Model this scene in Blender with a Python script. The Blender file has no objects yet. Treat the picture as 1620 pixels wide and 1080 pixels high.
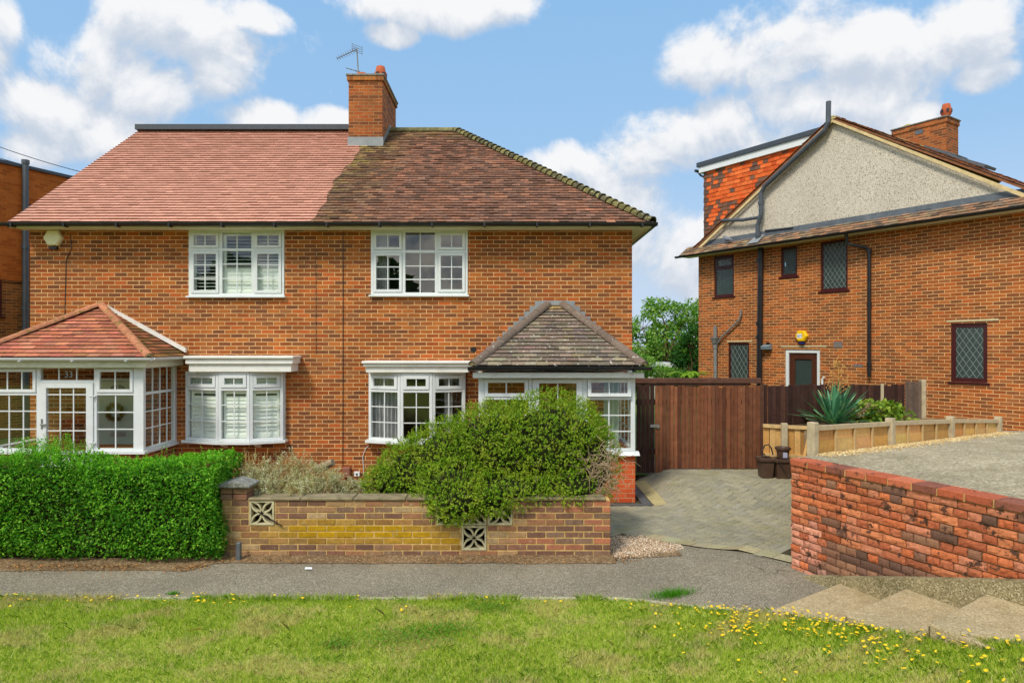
import bpy, math, random
import numpy as np
from mathutils import Matrix, Vector, noise as mnoise
R = math.radians
SC = bpy.context.scene
COL = SC.collection
F = 1040.0; HY = 545.0; CZ = 2.5      # focal length and horizon of the photograph in its own pixels, eye height in metres

# ------------------------------------------------------------------ camera, sun, sky, exposure
cam = bpy.data.cameras.new('camera'); camo = bpy.data.objects.new('camera', cam); COL.objects.link(camo)
camo.location = (0, 0, CZ); camo.rotation_euler = (R(90), 0, 0)
cam.lens = F/1620*36; cam.sensor_width = 36; cam.shift_y = (HY-540)/1620; cam.clip_start = .05; cam.clip_end = 3000
SC.camera = camo
SC.view_settings.view_transform = 'Standard'; SC.view_settings.look = 'None'
SC.view_settings.exposure = 0.85; SC.view_settings.gamma = 1
SUN_EL, SUN_AZ = R(50), R(212)
sl = bpy.data.lights.new('sun', 'SUN'); sl.energy = 1.7; sl.angle = R(13); sl.color = (1, .93, .80)
so = bpy.data.objects.new('sun', sl); COL.objects.link(so)
sd = Vector((math.sin(SUN_AZ)*math.cos(SUN_EL), math.cos(SUN_AZ)*math.cos(SUN_EL), math.sin(SUN_EL)))
so.rotation_euler = sd.to_track_quat('Z', 'Y').to_euler(); so.location = sd*60
SC.render.engine = 'CYCLES'
try:
    SC.cycles.use_denoising = True
    SC.cycles.transparent_max_bounces = 12; SC.cycles.max_bounces = 8
except Exception: pass

class NT:                                  # small helper for node trees
    def __init__(s, tree): s.t = tree; s.n = tree.nodes; s.l = tree.links
    def node(s, typ, **kw):
        n = s.n.new(typ)
        for k, v in kw.items(): setattr(n, k, v)
        return n
    def put(s, sock, v):
        if hasattr(v, 'links') or isinstance(v, bpy.types.NodeSocket): s.l.new(v, sock)
        else: sock.default_value = v
    def math(s, op, a, b=0.0, c=0.0, clamp=False):
        n = s.node('ShaderNodeMath', operation=op, use_clamp=clamp)
        s.put(n.inputs[0], a); s.put(n.inputs[1], b); s.put(n.inputs[2], c)
        return n.outputs[0]
    def mix(s, f, a, b, blend='MIX'):
        n = s.node('ShaderNodeMix', data_type='RGBA', blend_type=blend)
        s.put(n.inputs[0], f); s.put(n.inputs[6], a); s.put(n.inputs[7], b)
        return n.outputs[2]
    def ramp(s, f, stops, interp='LINEAR'):
        n = s.node('ShaderNodeValToRGB'); r = n.color_ramp; r.interpolation = interp
        while len(r.elements) < len(stops): r.elements.new(.5)
        for e, (p, c) in zip(r.elements, stops):
            e.position = p; e.color = (*c[:3], 1) if not isinstance(c, (int, float)) else (c, c, c, 1)
        s.put(n.inputs[0], f); return n.outputs[0]
    def noise(s, vec, scale, detail=3, rough=.55, dist=0):
        n = s.node('ShaderNodeTexNoise'); s.put(n.inputs['Vector'], vec)
        n.inputs['Scale'].default_value = scale; n.inputs['Detail'].default_value = detail
        n.inputs['Roughness'].default_value = rough; n.inputs['Distortion'].default_value = dist
        return n.outputs[0]
    def smooth(s, v, a, b):
        n = s.node('ShaderNodeMapRange', interpolation_type='SMOOTHSTEP'); s.put(n.inputs[0], v)
        n.inputs[1].default_value = a; n.inputs[2].default_value = b
        return n.outputs[0]

def c(r, g, b):                            # sRGB 0..255 -> linear
    f = lambda v: (v/255/12.92) if v/255 <= .04045 else ((v/255+.055)/1.055)**2.4
    return (f(r), f(g), f(b))

# ---- sky: Nishita with procedural cumulus laid out by compass bearing and elevation
W = bpy.data.worlds.new('World'); SC.world = W; W.use_nodes = True
T = NT(W.node_tree); T.n.clear()
wo = T.node('ShaderNodeOutputWorld'); bg = T.node('ShaderNodeBackground'); T.l.new(bg.outputs[0], wo.inputs[0])
bg.inputs['Strength'].default_value = .10
sky = T.node('ShaderNodeTexSky', sky_type='NISHITA'); sky.sun_disc = False
sky.sun_elevation = SUN_EL; sky.sun_rotation = SUN_AZ; sky.air_density = 1.0; sky.dust_density = .6; sky.ozone_density = 1.6
tc = T.node('ShaderNodeTexCoord'); sep = T.node('ShaderNodeSeparateXYZ'); T.l.new(tc.outputs['Generated'], sep.inputs[0])
az = T.math('ARCTAN2', sep.outputs[0], sep.outputs[1]); el = T.math('ARCSINE', sep.outputs[2])
def azel(px, py):
    x, z = (px-810)/F, (HY-py)/F
    return math.atan(x), math.atan(z/math.sqrt(1+x*x))
CL = [(300,55,135,75),(190,125,160,75),(70,170,110,70),(340,100,80,70),(0,60,42,75),(140,205,150,45),(400,30,55,30),
      (700,15,170,42),(620,55,45,24),(800,5,70,40),(410,190,72,38),(520,195,50,25),(330,215,70,20),
      (1110,90,75,60),(1230,60,120,90),(1370,80,100,70),(1540,50,95,75),(1300,165,170,55),(1120,220,150,65),
      (1010,255,90,45),(880,262,75,38),(930,310,120,75),(1040,390,130,110),(1230,240,120,70),
      (1440,190,60,30),(1560,120,60,30),(40,230,60,30)]
CL = [(*b_, 1.0) if len(b_) == 4 else b_ for b_ in CL]
def density(dv):
    a2, e2 = az, T.math('ADD', el, dv)
    cb = T.node('ShaderNodeCombineXYZ'); T.put(cb.inputs[0], a2); T.put(cb.inputs[1], e2); cb.inputs[2].default_value = .37
    n1 = T.noise(cb.outputs[0], 6.5, 9, .60, .35); n2 = T.noise(cb.outputs[0], 30, 6, .62)
    m = None
    for (px, py, rx, ry, pw) in CL:
        a0, e0 = azel(px, py); ra = abs(azel(px+rx, py)[0]-azel(px-rx, py)[0])/2; re = abs(azel(px, py-ry)[1]-azel(px, py+ry)[1])/2
        u = T.math('MULTIPLY', T.math('SUBTRACT', a2, a0), 1/ra); v = T.math('MULTIPLY', T.math('SUBTRACT', e2, e0), 1/re)
        d = T.math('SUBTRACT', 1.0, T.math('ADD', T.math('MULTIPLY', u, u), T.math('MULTIPLY', v, v)))
        d = T.math('MAXIMUM', d, -1.2)
        if pw != 1: d = T.math('SUBTRACT', d, 1-pw)
        m = d if m is None else T.math('SMOOTH_MAX', m, d, .35)
    back = T.math('MULTIPLY', T.smooth(T.math('ABSOLUTE', az), 1.0, 1.5), 1.0)      # plain fleecy cover away from the view
    m = T.math('ADD', m, T.math('MULTIPLY', back, 1.0))
    nn = T.math('ADD', T.math('MULTIPLY', T.math('SUBTRACT', n1, .5), 4.6), T.math('MULTIPLY', T.math('SUBTRACT', n2, .5), 1.1))
    return T.math('ADD', m, nn)
D0 = density(0.0); D1 = density(.035)
cov = T.smooth(D0, -.28, .72)
lit = T.math('SUBTRACT', D0, T.math('MULTIPLY', D1, .85))
lit = T.smooth(lit, -.5, .95)
cloudc = T.mix(lit, (3.25, 3.65, 4.25, 1), (5.15, 5.2, 5.3, 1))
backg = T.smooth(T.math('ABSOLUTE', az), .95, 1.5)           # unseen clouds behind the viewer boosted as added soft frontal fill
cloudc = T.mix(backg, cloudc, (11.2, 10.6, 9.5, 1))
thin = T.smooth(D0, .1, 1.2)
skyc = T.mix(.85, sky.outputs[0], T.mix(T.smooth(el, .05, .62), (2.1, 3.3, 4.7, 1), (1.55, 3.0, 4.85, 1)))
low = T.smooth(el, .30, .02)
skyc = T.mix(T.math('MULTIPLY', low, .6), skyc, (3.5, 3.9, 4.7, 1))
skyc = T.mix(cov, skyc, cloudc)
T.l.new(skyc, bg.inputs['Color'])

# ------------------------------------------------------------------ mesh building
rng = np.random.default_rng(7); random.seed(7)
WM = {}
def wmat(o):
    return WM.get(o.name, Matrix.Identity(4)) if o is not None else Matrix.Identity(4)
def X(px, Y): return (px-810)*Y/F
def Z(py, Y): return CZ-(py-HY)*Y/F
def PX(px, py, Y): return Vector((X(px, Y), Y, Z(py, Y)))

def tag(o, label=None, cat=None, group=None, kind=None, category=None):
    cat = cat or category
    if label: o['label'] = label
    if cat: o['category'] = cat
    if group: o['group'] = group
    if kind: o['kind'] = kind
    return o
def thing(name, loc, label, cat, group=None, rz=0):
    o = bpy.data.objects.new(name, None); COL.objects.link(o); o.empty_display_size = .1
    o.location = loc; o.rotation_euler = (0, 0, rz)
    WM[o.name] = Matrix.Translation(Vector(loc)) @ Matrix.Rotation(rz, 4, 'Z')
    return tag(o, label, cat, group)
def link(name, me, mat, parent=None, **kw):
    o = bpy.data.objects.new(name, me); COL.objects.link(o)
    for m in (mat if isinstance(mat, (list, tuple)) else [mat]): me.materials.append(m)
    if parent is not None:
        o.parent = parent; WM[o.name] = wmat(parent)
    return tag(o, **kw)

class MB:
    def __init__(s, M=None):
        s.v = []; s.f = []; s.col = []; s.M = M; s.cur = None
    def add(s, pts, faces):
        b = len(s.v)
        for p in pts:
            p = Vector(p); s.v.append(s.M @ p if s.M else p)
        for f in faces:
            s.f.append([b+i for i in f]); s.col.append(s.cur)
    def quad(s, *p): s.add(p, [tuple(range(len(p)))])
    def box(s, x0, x1, y0, y1, z0, z1, skip=''):
        p = [(x0,y0,z0),(x1,y0,z0),(x1,y1,z0),(x0,y1,z0),(x0,y0,z1),(x1,y0,z1),(x1,y1,z1),(x0,y1,z1)]
        fs = [(0,3,2,1),(4,5,6,7),(0,1,5,4),(1,2,6,5),(2,3,7,6),(3,0,4,7)]
        s.add(p, fs)
    def cbox(s, x0, x1, y0, y1, z0, z1, b=.004):           # box with chamfered edges
        p = []; 
        for (ax, sx) in ((0,1),(1,1),(2,1)): pass
        xs, ys, zs = (x0,x1), (y0,y1), (z0,z1)
        idx = {}
        for i in (0,1):
            for j in (0,1):
                for k in (0,1):
                    dx, dy, dz = (b if i == 0 else -b), (b if j == 0 else -b), (b if k == 0 else -b)
                    for a in range(3):
                        q = [xs[i]+dx, ys[j]+dy, zs[k]+dz]; q[a] = (xs[i], ys[j], zs[k])[a]
                        idx[(i,j,k,a)] = len(p); p.append(q)
        fs = []
        for a in range(3):
            o = [t for t in range(3) if t != a]
            for sd_ in (0,1):
                ring = []
                for (m, n) in ((0,0),(1,0),(1,1),(0,1)):
                    key = [0,0,0]; key[a] = sd_; key[o[0]] = m; key[o[1]] = n
                    ring.append(idx[(*key, a)])
                fs.append(ring if (sd_ == 1) == (a != 1) else ring[::-1])
        for a in range(3):                                   # edges along axis a
            o = [t for t in range(3) if t != a]
            for m in (0,1):
                for n in (0,1):
                    k0 = [0,0,0]; k1 = [0,0,0]; k0[o[0]] = k1[o[0]] = m; k0[o[1]] = k1[o[1]] = n; k1[a] = 1
                    fs.append([idx[(*k0,o[0])], idx[(*k1,o[0])], idx[(*k1,o[1])], idx[(*k0,o[1])]])
        for i in (0,1):
            for j in (0,1):
                for k in (0,1): fs.append([idx[(i,j,k,0)], idx[(i,j,k,1)], idx[(i,j,k,2)]])
        s.add(p, fs)
    def prism(s, poly, d):                                   # polygon (3-D points) pushed along vector d
        n = len(poly); d = Vector(d); a = [Vector(p) for p in poly]; b = [p+d for p in a]
        s.add(a+b, [tuple(range(n))[::-1], tuple(range(n, 2*n))]+[(i, (i+1) % n, n+(i+1) % n, n+i) for i in range(n)])
    def tube(s, pts, r, n=8, cap=True):
        pts = [Vector(p) for p in pts]; rr = r if isinstance(r, (list, tuple)) else [r]*len(pts)
        rings = []; up = Vector((.13, .31, 1)).normalized(); prev = None
        for i, p in enumerate(pts):
            d = (pts[min(i+1, len(pts)-1)]-pts[max(i-1, 0)])
            d = d.normalized() if d.length > 1e-9 else Vector((0,0,1))
            if prev is None:
                a = d.cross(up if abs(d.dot(up)) < .9 else Vector((1,0,0))).normalized()
            else:
                a = (prev-d*prev.dot(d)); a = a.normalized() if a.length > 1e-6 else d.orthogonal().normalized()
            prev = a; b = d.cross(a)
            rings.append([p+(a*math.cos(2*math.pi*k/n)+b*math.sin(2*math.pi*k/n))*rr[i] for k in range(n)])
        vs = [q for r_ in rings for q in r_]; fs = []
        for i in range(len(pts)-1):
            for k in range(n): fs.append((i*n+k, i*n+(k+1) % n, (i+1)*n+(k+1) % n, (i+1)*n+k))
        if cap: fs.append(tuple(range(n))[::-1]); fs.append(tuple((len(pts)-1)*n+k for k in range(n)))
        s.add(vs, fs)
    def lathe(s, prof, n=16, at=(0,0,0)):
        at = Vector(at); vs = []; fs = []
        for (r, z) in prof:
            for k in range(n): vs.append(at+Vector((r*math.cos(2*math.pi*k/n), r*math.sin(2*math.pi*k/n), z)))
        for i in range(len(prof)-1):
            for k in range(n): fs.append((i*n+k, i*n+(k+1) % n, (i+1)*n+(k+1) % n, (i+1)*n+k))
        fs.append(tuple(range(n))[::-1]); fs.append(tuple((len(prof)-1)*n+k for k in range(n)))
        s.add(vs, fs)
    def build(s, name, mat, parent=None, smooth=False, bevel=0, **kw):
        me = bpy.data.meshes.new(name)
        inv = wmat(parent).inverted() if parent is not None else None
        wv = s.v; lv = [inv @ p for p in wv] if inv is not None else wv
        me.from_pydata([tuple(p) for p in lv], [], s.f)
        uv = me.uv_layers.new(name='UVMap'); k = 0; dat = np.zeros(len(me.loops)*2)
        for f in s.f:                                        # metre-true coordinates along and up each face
            nrm = Vector((0,0,0))
            for i in range(len(f)):
                a, b = wv[f[i]], wv[f[(i+1) % len(f)]]; nrm += Vector(((a.y-b.y)*(a.z+b.z), (a.z-b.z)*(a.x+b.x), (a.x-b.x)*(a.y+b.y)))
            nrm = nrm.normalized() if nrm.length > 1e-12 else Vector((0,0,1))
            t = Vector((0,0,1)).cross(nrm)
            t = t.normalized() if t.length > .05 else Vector((1,0,0))
            b2 = nrm.cross(t)
            for i in f:
                p = wv[i]; dat[k] = p.dot(t); dat[k+1] = p.dot(b2) if abs(nrm.z) > .05 else p.z; k += 2
        uv.data.foreach_set('uv', dat)
        if any(q is not None for q in s.col):
            at = me.attributes.new('Col', 'FLOAT_COLOR', 'FACE')
            at.data.foreach_set('color', np.array([(*(q or (.5,.5,.5))[:3], 1.0) for q in s.col], dtype=np.float32).ravel())
        if smooth: me.polygons.foreach_set('use_smooth', [True]*len(me.polygons))
        me.validate(); me.update()
        o = link(name, me, mat, parent, **kw)
        if bevel:
            m = o.modifiers.new('bevel', 'BEVEL'); m.width = bevel; m.segments = 2; m.limit_method = 'ANGLE'; m.angle_limit = R(40)
        return o

def np_mesh(name, V, mat, parent=None, col=None, **kw):      # V: (n, k, 3) separate k-gons, fast
    n, k, _ = V.shape; me = bpy.data.meshes.new(name)
    V = V.reshape(-1, 3).astype(np.float64)
    if parent is not None:
        m = np.array(wmat(parent).inverted()); V = V @ m[:3,:3].T + m[:3,3]
    me.vertices.add(n*k); me.vertices.foreach_set('co', V.astype(np.float32).ravel())
    me.loops.add(n*k); me.loops.foreach_set('vertex_index', np.arange(n*k, dtype=np.int32))
    me.polygons.add(n); me.polygons.foreach_set('loop_start', np.arange(0, n*k, k, dtype=np.int32))
    me.polygons.foreach_set('loop_total', np.full(n, k, dtype=np.int32))
    if col is not None:
        at = me.attributes.new('Col', 'FLOAT_COLOR', 'FACE')
        at.data.foreach_set('color', np.concatenate([col, np.ones((n,1))], 1).astype(np.float32).ravel())
    me.update(calc_edges=True)
    return link(name, me, mat, parent, **kw)

# ------------------------------------------------------------------ materials
def new_mat(name):
    m = bpy.data.materials.new(name); m.use_nodes = True; t = NT(m.node_tree); t.n.clear()
    out = t.node('ShaderNodeOutputMaterial'); p = t.node('ShaderNodeBsdfPrincipled'); t.l.new(p.outputs[0], out.inputs[0])
    return m, t, p, out
def bump(t, p, h, strength=.4, dist=.01):
    b = t.node('ShaderNodeBump'); b.inputs['Strength'].default_value = strength; b.inputs['Distance'].default_value = dist
    t.put(b.inputs['Height'], h); t.l.new(b.outputs[0], p.inputs['Normal'])
def obj_co(t): return t.node('ShaderNodeNewGeometry').outputs['Position']
def uv_co(t): return t.node('ShaderNodeUVMap').outputs[0]
def v4(x): return (*x[:3], 1)

def plain(name, col, rough=.5, var=.12, nscale=6, dirt=None, dirt_amt=.3, dscale=2.5, metal=0, bmp=0, bscale=60):
    m, t, p, o = new_mat(name); pos = obj_co(t)
    n = t.noise(pos, nscale, 4)
    cc = t.mix(t.smooth(n, .25, .75), v4([x*(1-var) for x in col]), v4([min(1, x*(1+var)) for x in col]))
    if dirt is not None:
        d = t.noise(pos, dscale, 6, .65)
        cc = t.mix(t.math('MULTIPLY', t.smooth(d, .48, .75), dirt_amt), cc, v4(dirt))
    p.inputs['Specular IOR Level'].default_value = .15 if rough >= .75 else .5
    t.l.new(cc, p.inputs['Base Color']); p.inputs['Roughness'].default_value = rough; p.inputs['Metallic'].default_value = metal
    if bmp: bump(t, p, t.noise(pos, bscale, 4), bmp, .01)
    return m

def brick_mat(name, pal, mortar, w=.225, h=.075, mort=.0105, stain=None, stain_amt=.25, glow=1.0):
    m, t, p, o = new_mat(name); uv = uv_co(t); pos = obj_co(t)
    wob = t.node('ShaderNodeTexNoise'); t.put(wob.inputs['Vector'], uv); wob.inputs['Scale'].default_value = 7; wob.inputs['Detail'].default_value = 2
    off = t.node('ShaderNodeVectorMath', operation='SCALE'); 
    sb = t.node('ShaderNodeVectorMath', operation='SUBTRACT'); t.l.new(wob.outputs['Color'], sb.inputs[0]); sb.inputs[1].default_value = (.5,.5,.5)
    t.l.new(sb.outputs[0], off.inputs[0]); off.inputs['Scale'].default_value = .010
    ad = t.node('ShaderNodeVectorMath', operation='ADD'); t.l.new(uv, ad.inputs[0]); t.l.new(off.outputs[0], ad.inputs[1])
    b = t.node('ShaderNodeTexBrick'); t.l.new(ad.outputs[0], b.inputs['Vector'])
    b.offset = .5; b.squash = 1
    b.inputs['Color1'].default_value = (0,0,0,1); b.inputs['Color2'].default_value = (1,1,1,1); b.inputs['Mortar'].default_value = (.5,.5,.5,1)
    b.inputs['Scale'].default_value = 1; b.inputs['Mortar Size'].default_value = mort*.60; b.inputs['Mortar Smooth'].default_value = .25
    b.inputs['Bias'].default_value = 0; b.inputs['Brick Width'].default_value = w; b.inputs['Row Height'].default_value = h
    st = [(i/(len(pal)), q) for i, q in enumerate(pal)]
    bc = t.ramp(b.outputs['Color'], st, 'CONSTANT')
    n2 = t.noise(pos, 55, 4, .7); bc = t.mix(t.math('MULTIPLY', t.smooth(n2, .3, .8), .45), bc, v4(pal[1]), 'MIX')
    n4 = t.noise(uv, 90, 3, .7)
    bc = t.mix(1.0, bc, t.ramp(n4, [(.25, .72), (.75, 1.22)]), 'MULTIPLY')
    mpz = t.node('ShaderNodeMapping'); t.l.new(pos, mpz.inputs[0]); mpz.inputs['Scale'].default_value = (1.5, 1.5, .5)
    n3 = t.noise(mpz.outputs[0], .9, 6, .66)                             # broad drift of tone across the wall
    bc = t.mix(1.0, bc, t.ramp(n3, [(.3, .78), (.7, 1.18)]), 'MULTIPLY')
    mc = t.mix(t.smooth(t.noise(pos, 5, 5, .7), .3, .75), v4([x*.62 for x in mortar]), v4(mortar))
    fac = t.math('MULTIPLY', b.outputs['Fac'], t.smooth(t.noise(pos, 12, 4, .7), .05, .32))
    cc = t.mix(fac, bc, mc)
    if stain is not None:
        s = t.noise(pos, 1.3, 6, .7); cc = t.mix(t.math('MULTIPLY', t.smooth(s, .5, .72), stain_amt), cc, v4(stain))
    t.l.new(cc, p.inputs['Base Color']); p.inputs['Roughness'].default_value = .88; p.inputs['Specular IOR Level'].default_value = .2
    hgt = t.math('ADD', t.math('MULTIPLY', b.outputs['Fac'], -1.0), t.math('MULTIPLY', n4, .5))
    bump(t, p, hgt, .55, .008)
    return m

def col_mat(name, rough=.85, nscale=30, namt=.35, bmp=.4, bscale=80, spots=None, spot_scale=40, spot_lo=.66, spot_hi=.74, extra=None, extra_scale=3, extra_lo=.55, extra_hi=.75, island=.15, bdist=.006):
    """material for meshes that carry one colour per brick, tile or board"""
    m, t, p, o = new_mat(name); pos = obj_co(t)
    a = t.node('ShaderNodeAttribute', attribute_name='Col').outputs['Color']
    n = t.noise(pos, nscale, 5, .68)
    cc = t.mix(1.0, a, t.ramp(n, [(.25, 1-namt), (.75, 1+namt)]), 'MULTIPLY')
    if island:
        g = t.node('ShaderNodeNewGeometry').outputs['Random Per Island']
        cc = t.mix(1.0, cc, t.ramp(g, [(0, 1-island), (1, 1+island)]), 'MULTIPLY')
    if extra is not None:
        e = t.noise(pos, extra_scale, 6, .7); cc = t.mix(t.smooth(e, extra_lo, extra_hi), cc, v4(extra))
    if spots is not None:
        s_ = t.noise(pos, spot_scale, 3, .6); cc = t.mix(t.smooth(s_, spot_lo, spot_hi), cc, v4(spots))
    t.l.new(cc, p.inputs['Base Color']); p.inputs['Roughness'].default_value = rough; p.inputs['Specular IOR Level'].default_value = .2
    if bmp: bump(t, p, t.noise(pos, bscale, 5, .7), bmp, bdist)
    return m

def leaf_mat(name, stops, clump=None, clump_scale=3, trans=.3, rough=.55, dead=None, dead_scale=5, dead_lo=.62, dead_hi=.7, spec=.18):
    m, t, p, o = new_mat(name); pos = obj_co(t)
    g = t.node('ShaderNodeNewGeometry').outputs['Random Per Island']
    cc = t.ramp(g, stops)
    if clump is not None: cc = t.mix(t.smooth(t.noise(pos, clump_scale, 4, .6), .42, .68), cc, t.mix(.7, cc, v4(clump)))
    if dead is not None: cc = t.mix(t.smooth(t.noise(pos, dead_scale, 3), dead_lo, dead_hi), cc, v4(dead))
    t.l.new(cc, p.inputs['Base Color']); p.inputs['Roughness'].default_value = rough; p.inputs['Specular IOR Level'].default_value = spec
    tr = t.node('ShaderNodeBsdfTranslucent'); t.l.new(t.mix(1.0, cc, (1.25, 1.3, .55, 1), 'MULTIPLY'), tr.inputs[0])
    mx = t.node('ShaderNodeMixShader'); mx.inputs[0].default_value = trans
    t.l.new(p.outputs[0], mx.inputs[1]); t.l.new(tr.outputs[0], mx.inputs[2]); t.l.new(mx.outputs[0], o.inputs[0])
    return m

def glass_mat(name, tint=(.93,.97,.95), ior=1.5, rough=.0, diff=0, boost=1.0, bumpy=0):
    m, t, p, o = new_mat(name); t.n.remove(p)
    tr = t.node('ShaderNodeBsdfTransparent'); tr.inputs[0].default_value = v4(tint)
    gl = t.node('ShaderNodeBsdfGlossy'); gl.inputs['Roughness'].default_value = rough
    gm = t.node('ShaderNodeNewGeometry'); dp = t.node('ShaderNodeVectorMath', operation='DOT_PRODUCT'); t.l.new(gm.outputs['Normal'], dp.inputs[0]); t.l.new(gm.outputs['Incoming'], dp.inputs[1])
    f0 = ((ior-1)/(ior+1))**2*2.2
    frs = t.math('ADD', f0, t.math('MULTIPLY', 1-f0, t.math('POWER', t.math('SUBTRACT', 1.0, t.math('ABSOLUTE', dp.outputs['Value']), clamp=True), 5.0)))
    w = t.noise(obj_co(t), 3.0, 2); bb = t.node('ShaderNodeBump'); bb.inputs['Strength'].default_value = .04 if not bumpy else bumpy; bb.inputs['Distance'].default_value = .01
    if bumpy: w = t.noise(obj_co(t), 60, 3)
    t.l.new(w, bb.inputs['Height']); t.l.new(bb.outputs[0], gl.inputs['Normal'])
    mx = t.node('ShaderNodeMixShader'); t.l.new(t.math('MULTIPLY', frs, boost, clamp=True), mx.inputs[0])
    last = tr.outputs[0]
    if diff:
        df = t.node('ShaderNodeBsdfDiffuse'); df.inputs[0].default_value = v4(c(96,122,118)); m2 = t.node('ShaderNodeMixShader'); m2.inputs[0].default_value = diff
        t.l.new(tr.outputs[0], m2.inputs[1]); t.l.new(df.outputs[0], m2.inputs[2]); last = m2.outputs[0]
    t.l.new(last, mx.inputs[1]); t.l.new(gl.outputs[0], mx.inputs[2]); t.l.new(mx.outputs[0], o.inputs[0])
    return m

PAL = [c(146,82,40), c(160,90,44), c(128,74,46), c(172,100,46), c(154,78,38), c(112,70,48), c(182,106,50), c(138,78,40), c(188,96,46), c(130,82,52), c(162,88,38), c(154,98,58)]
PAL2 = [c(168,92,46), c(156,86,44), c(136,80,48), c(180,102,50), c(150,82,44), c(124,76,48), c(188,108,54), c(144,84,46), c(192,100,48), c(132,84,52), c(168,90,42), c(158,98,58)]
M = {}
M['brick'] = brick_mat('house_brick', PAL, c(242,196,136), stain=c(120,70,42), stain_amt=.25)
M['brick_porch'] = brick_mat('porch_brick', [c(196,84,44), c(206,94,52), c(186,76,42), c(200,90,50)], c(214,160,120), mort=.010)
M['brick_right'] = brick_mat('neighbour_brick', PAL2, c(252,204,138), stain=c(150,84,36), stain_amt=.2)
M['brick_left'] = brick_mat('orange_brick', [c(178,92,34), c(186,98,38), c(164,82,30), c(192,104,44)], c(196,126,56), stain=c(130,74,30))
M['brick_left_dark'] = brick_mat('brown_brick', [c(120,76,40), c(140,86,44), c(98,64,38), c(150,92,46)], c(196,146,84))
M['brick_stack'] = brick_mat('chimney_brick', [c(150,86,46), c(164,92,46), c(126,70,42), c(176,98,48), c(112,66,42), c(170,84,40)], c(190,150,106), stain=c(90,70,50), stain_amt=.35)
M['white'] = plain('white_plastic', c(222,226,225), .32, .03, 3, c(176,172,146), .22, 4)
M['cream'] = plain('cream_board', c(222,222,196), .5, .05, 4, c(150,150,100), .35, 3)
M['whitewood'] = plain('white_board', c(236,234,226), .45, .04, 4, c(170,165,130), .25, 5)
M['black'] = plain('black_plastic', c(30,30,32), .35, .15, 8, c(70,70,66), .3, 5)
M['greypipe'] = plain('grey_plastic', c(74,80,86), .4, .12, 8, c(110,112,112), .3, 5)
M['ironpipe'] = plain('grey_iron', c(128,130,128), .55, .15, 12, c(90,84,76), .4, 7)
M['maroon'] = plain('maroon_frame', c(66,24,24), .35, .12, 8)
M['lead'] = plain('lead_sheet', c(140,144,146), .5, .12, 6, c(90,94,92), .4, 5, bmp=.2, bscale=20)
M['lead_dark'] = plain('dark_lead', c(86,92,98), .5, .15, 6, c(130,134,132), .35, 5)
M['darkridge'] = plain('dark_ridge_trim', c(62,68,76), .5, .1, 6)
M['terracotta'] = plain('terracotta', c(180,92,56), .75, .15, 10, c(120,80,56), .4, 6, bmp=.2)
M['mortar'] = plain('cement_mortar', c(206,192,150), .9, .15, 12, c(140,126,96), .4, 6, bmp=.4)
M['glass'] = glass_mat('window_glass', (.95,.97,.95), 1.55, boost=1.0)
M['glass_porch'] = glass_mat('porch_glass', (.86,.91,.88), 1.5)
M['glass_obscure'] = glass_mat('obscured_glass', (.42,.52,.5), 1.5, .12, .30, 1.0, .5)
M['interior'] = plain('room_plaster', c(150,144,128), .8, .05)
M['interior_dark'] = plain('dim_room', c(70,66,58), .8, .1)
M['shutter'] = plain('shutter_white', c(240,246,236), .4, .03)
M['curtain'] = plain('grey_curtain', c(176,178,178), .8, .08)
M['sagedoor'] = plain('sage_door', c(182,192,178), .45, .03)
M['metal'] = plain('brushed_metal', c(170,172,172), .35, .08, metal=.8)
M['tile_new'] = col_mat('new_clay_tile', .8, 25, .08, .15, 60, island=.05)
M['tile_old'] = col_mat('weathered_clay_tile', .9, 18, .42, .4, 90, spots=c(120,116,92), spot_scale=22, spot_lo=.66, spot_hi=.76, island=.3)
M['tile_porch_red'] = col_mat('porch_red_tile', .85, 22, .3, .3, 70, extra=c(96,80,40), extra_scale=2.6, extra_lo=.56, extra_hi=.74, island=.2)
M['tile_porch_grey'] = col_mat('porch_grey_tile', .92, 30, .3, .5, 90, spots=c(206,198,188), spot_scale=19, spot_lo=.635, spot_hi=.665, island=.22)
M['tile_hang'] = col_mat('hung_clay_tile', .8, 25, .22, .3, 70, island=.15)
M['hip_moss'] = col_mat('mossy_bonnet_tile', .95, 20, .4, .7, 60, spots=c(150,146,96), spot_scale=14, spot_lo=.52, spot_hi=.66, island=.25)
M['hip_red'] = col_mat('red_hip_tile', .9, 14, .32, .3, 70, spots=c(120,106,56), spot_scale=9, spot_lo=.52, spot_hi=.66, island=.15)
M['hip_grey'] = col_mat('grey_hip_tile', .92, 20, .25, .4, 70, spots=c(176,172,160), spot_scale=15, spot_lo=.66, spot_hi=.69, island=.12)
M['gbrick'] = col_mat('garden_brick', .92, 26, .32, .55, 110, spots=c(176,160,120), spot_scale=12, spot_lo=.60, spot_hi=.78, island=.12)
M['rbrick'] = col_mat('spalled_brick', .93, 40, .30, .45, 80, island=.10, bdist=.006, extra=c(86,60,48), extra_scale=8.0, extra_lo=.56, extra_hi=.62, spots=c(30,24,20), spot_scale=5.0, spot_lo=.66, spot_hi=.80)
M['gmortar'] = plain('yellow_mortar', c(196,164,104), .95, .25, 14, c(150,110,40), .5, 3, bmp=.6)
M['rmortar'] = plain('dark_mortar', c(120,96,66), .95, .35, 9, c(40,32,24), .8, 2.5, bmp=.8)
M['coping_stone'] = plain('lichen_coping', c(140,126,98), .95, .25, 9, c(92,84,62), .6, 8, bmp=.7, bscale=40)
M['cap_stone'] = plain('lichen_cap', c(126,124,116), .95, .3, 20, c(196,196,190), .6, 25, bmp=.9, bscale=35)
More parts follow.
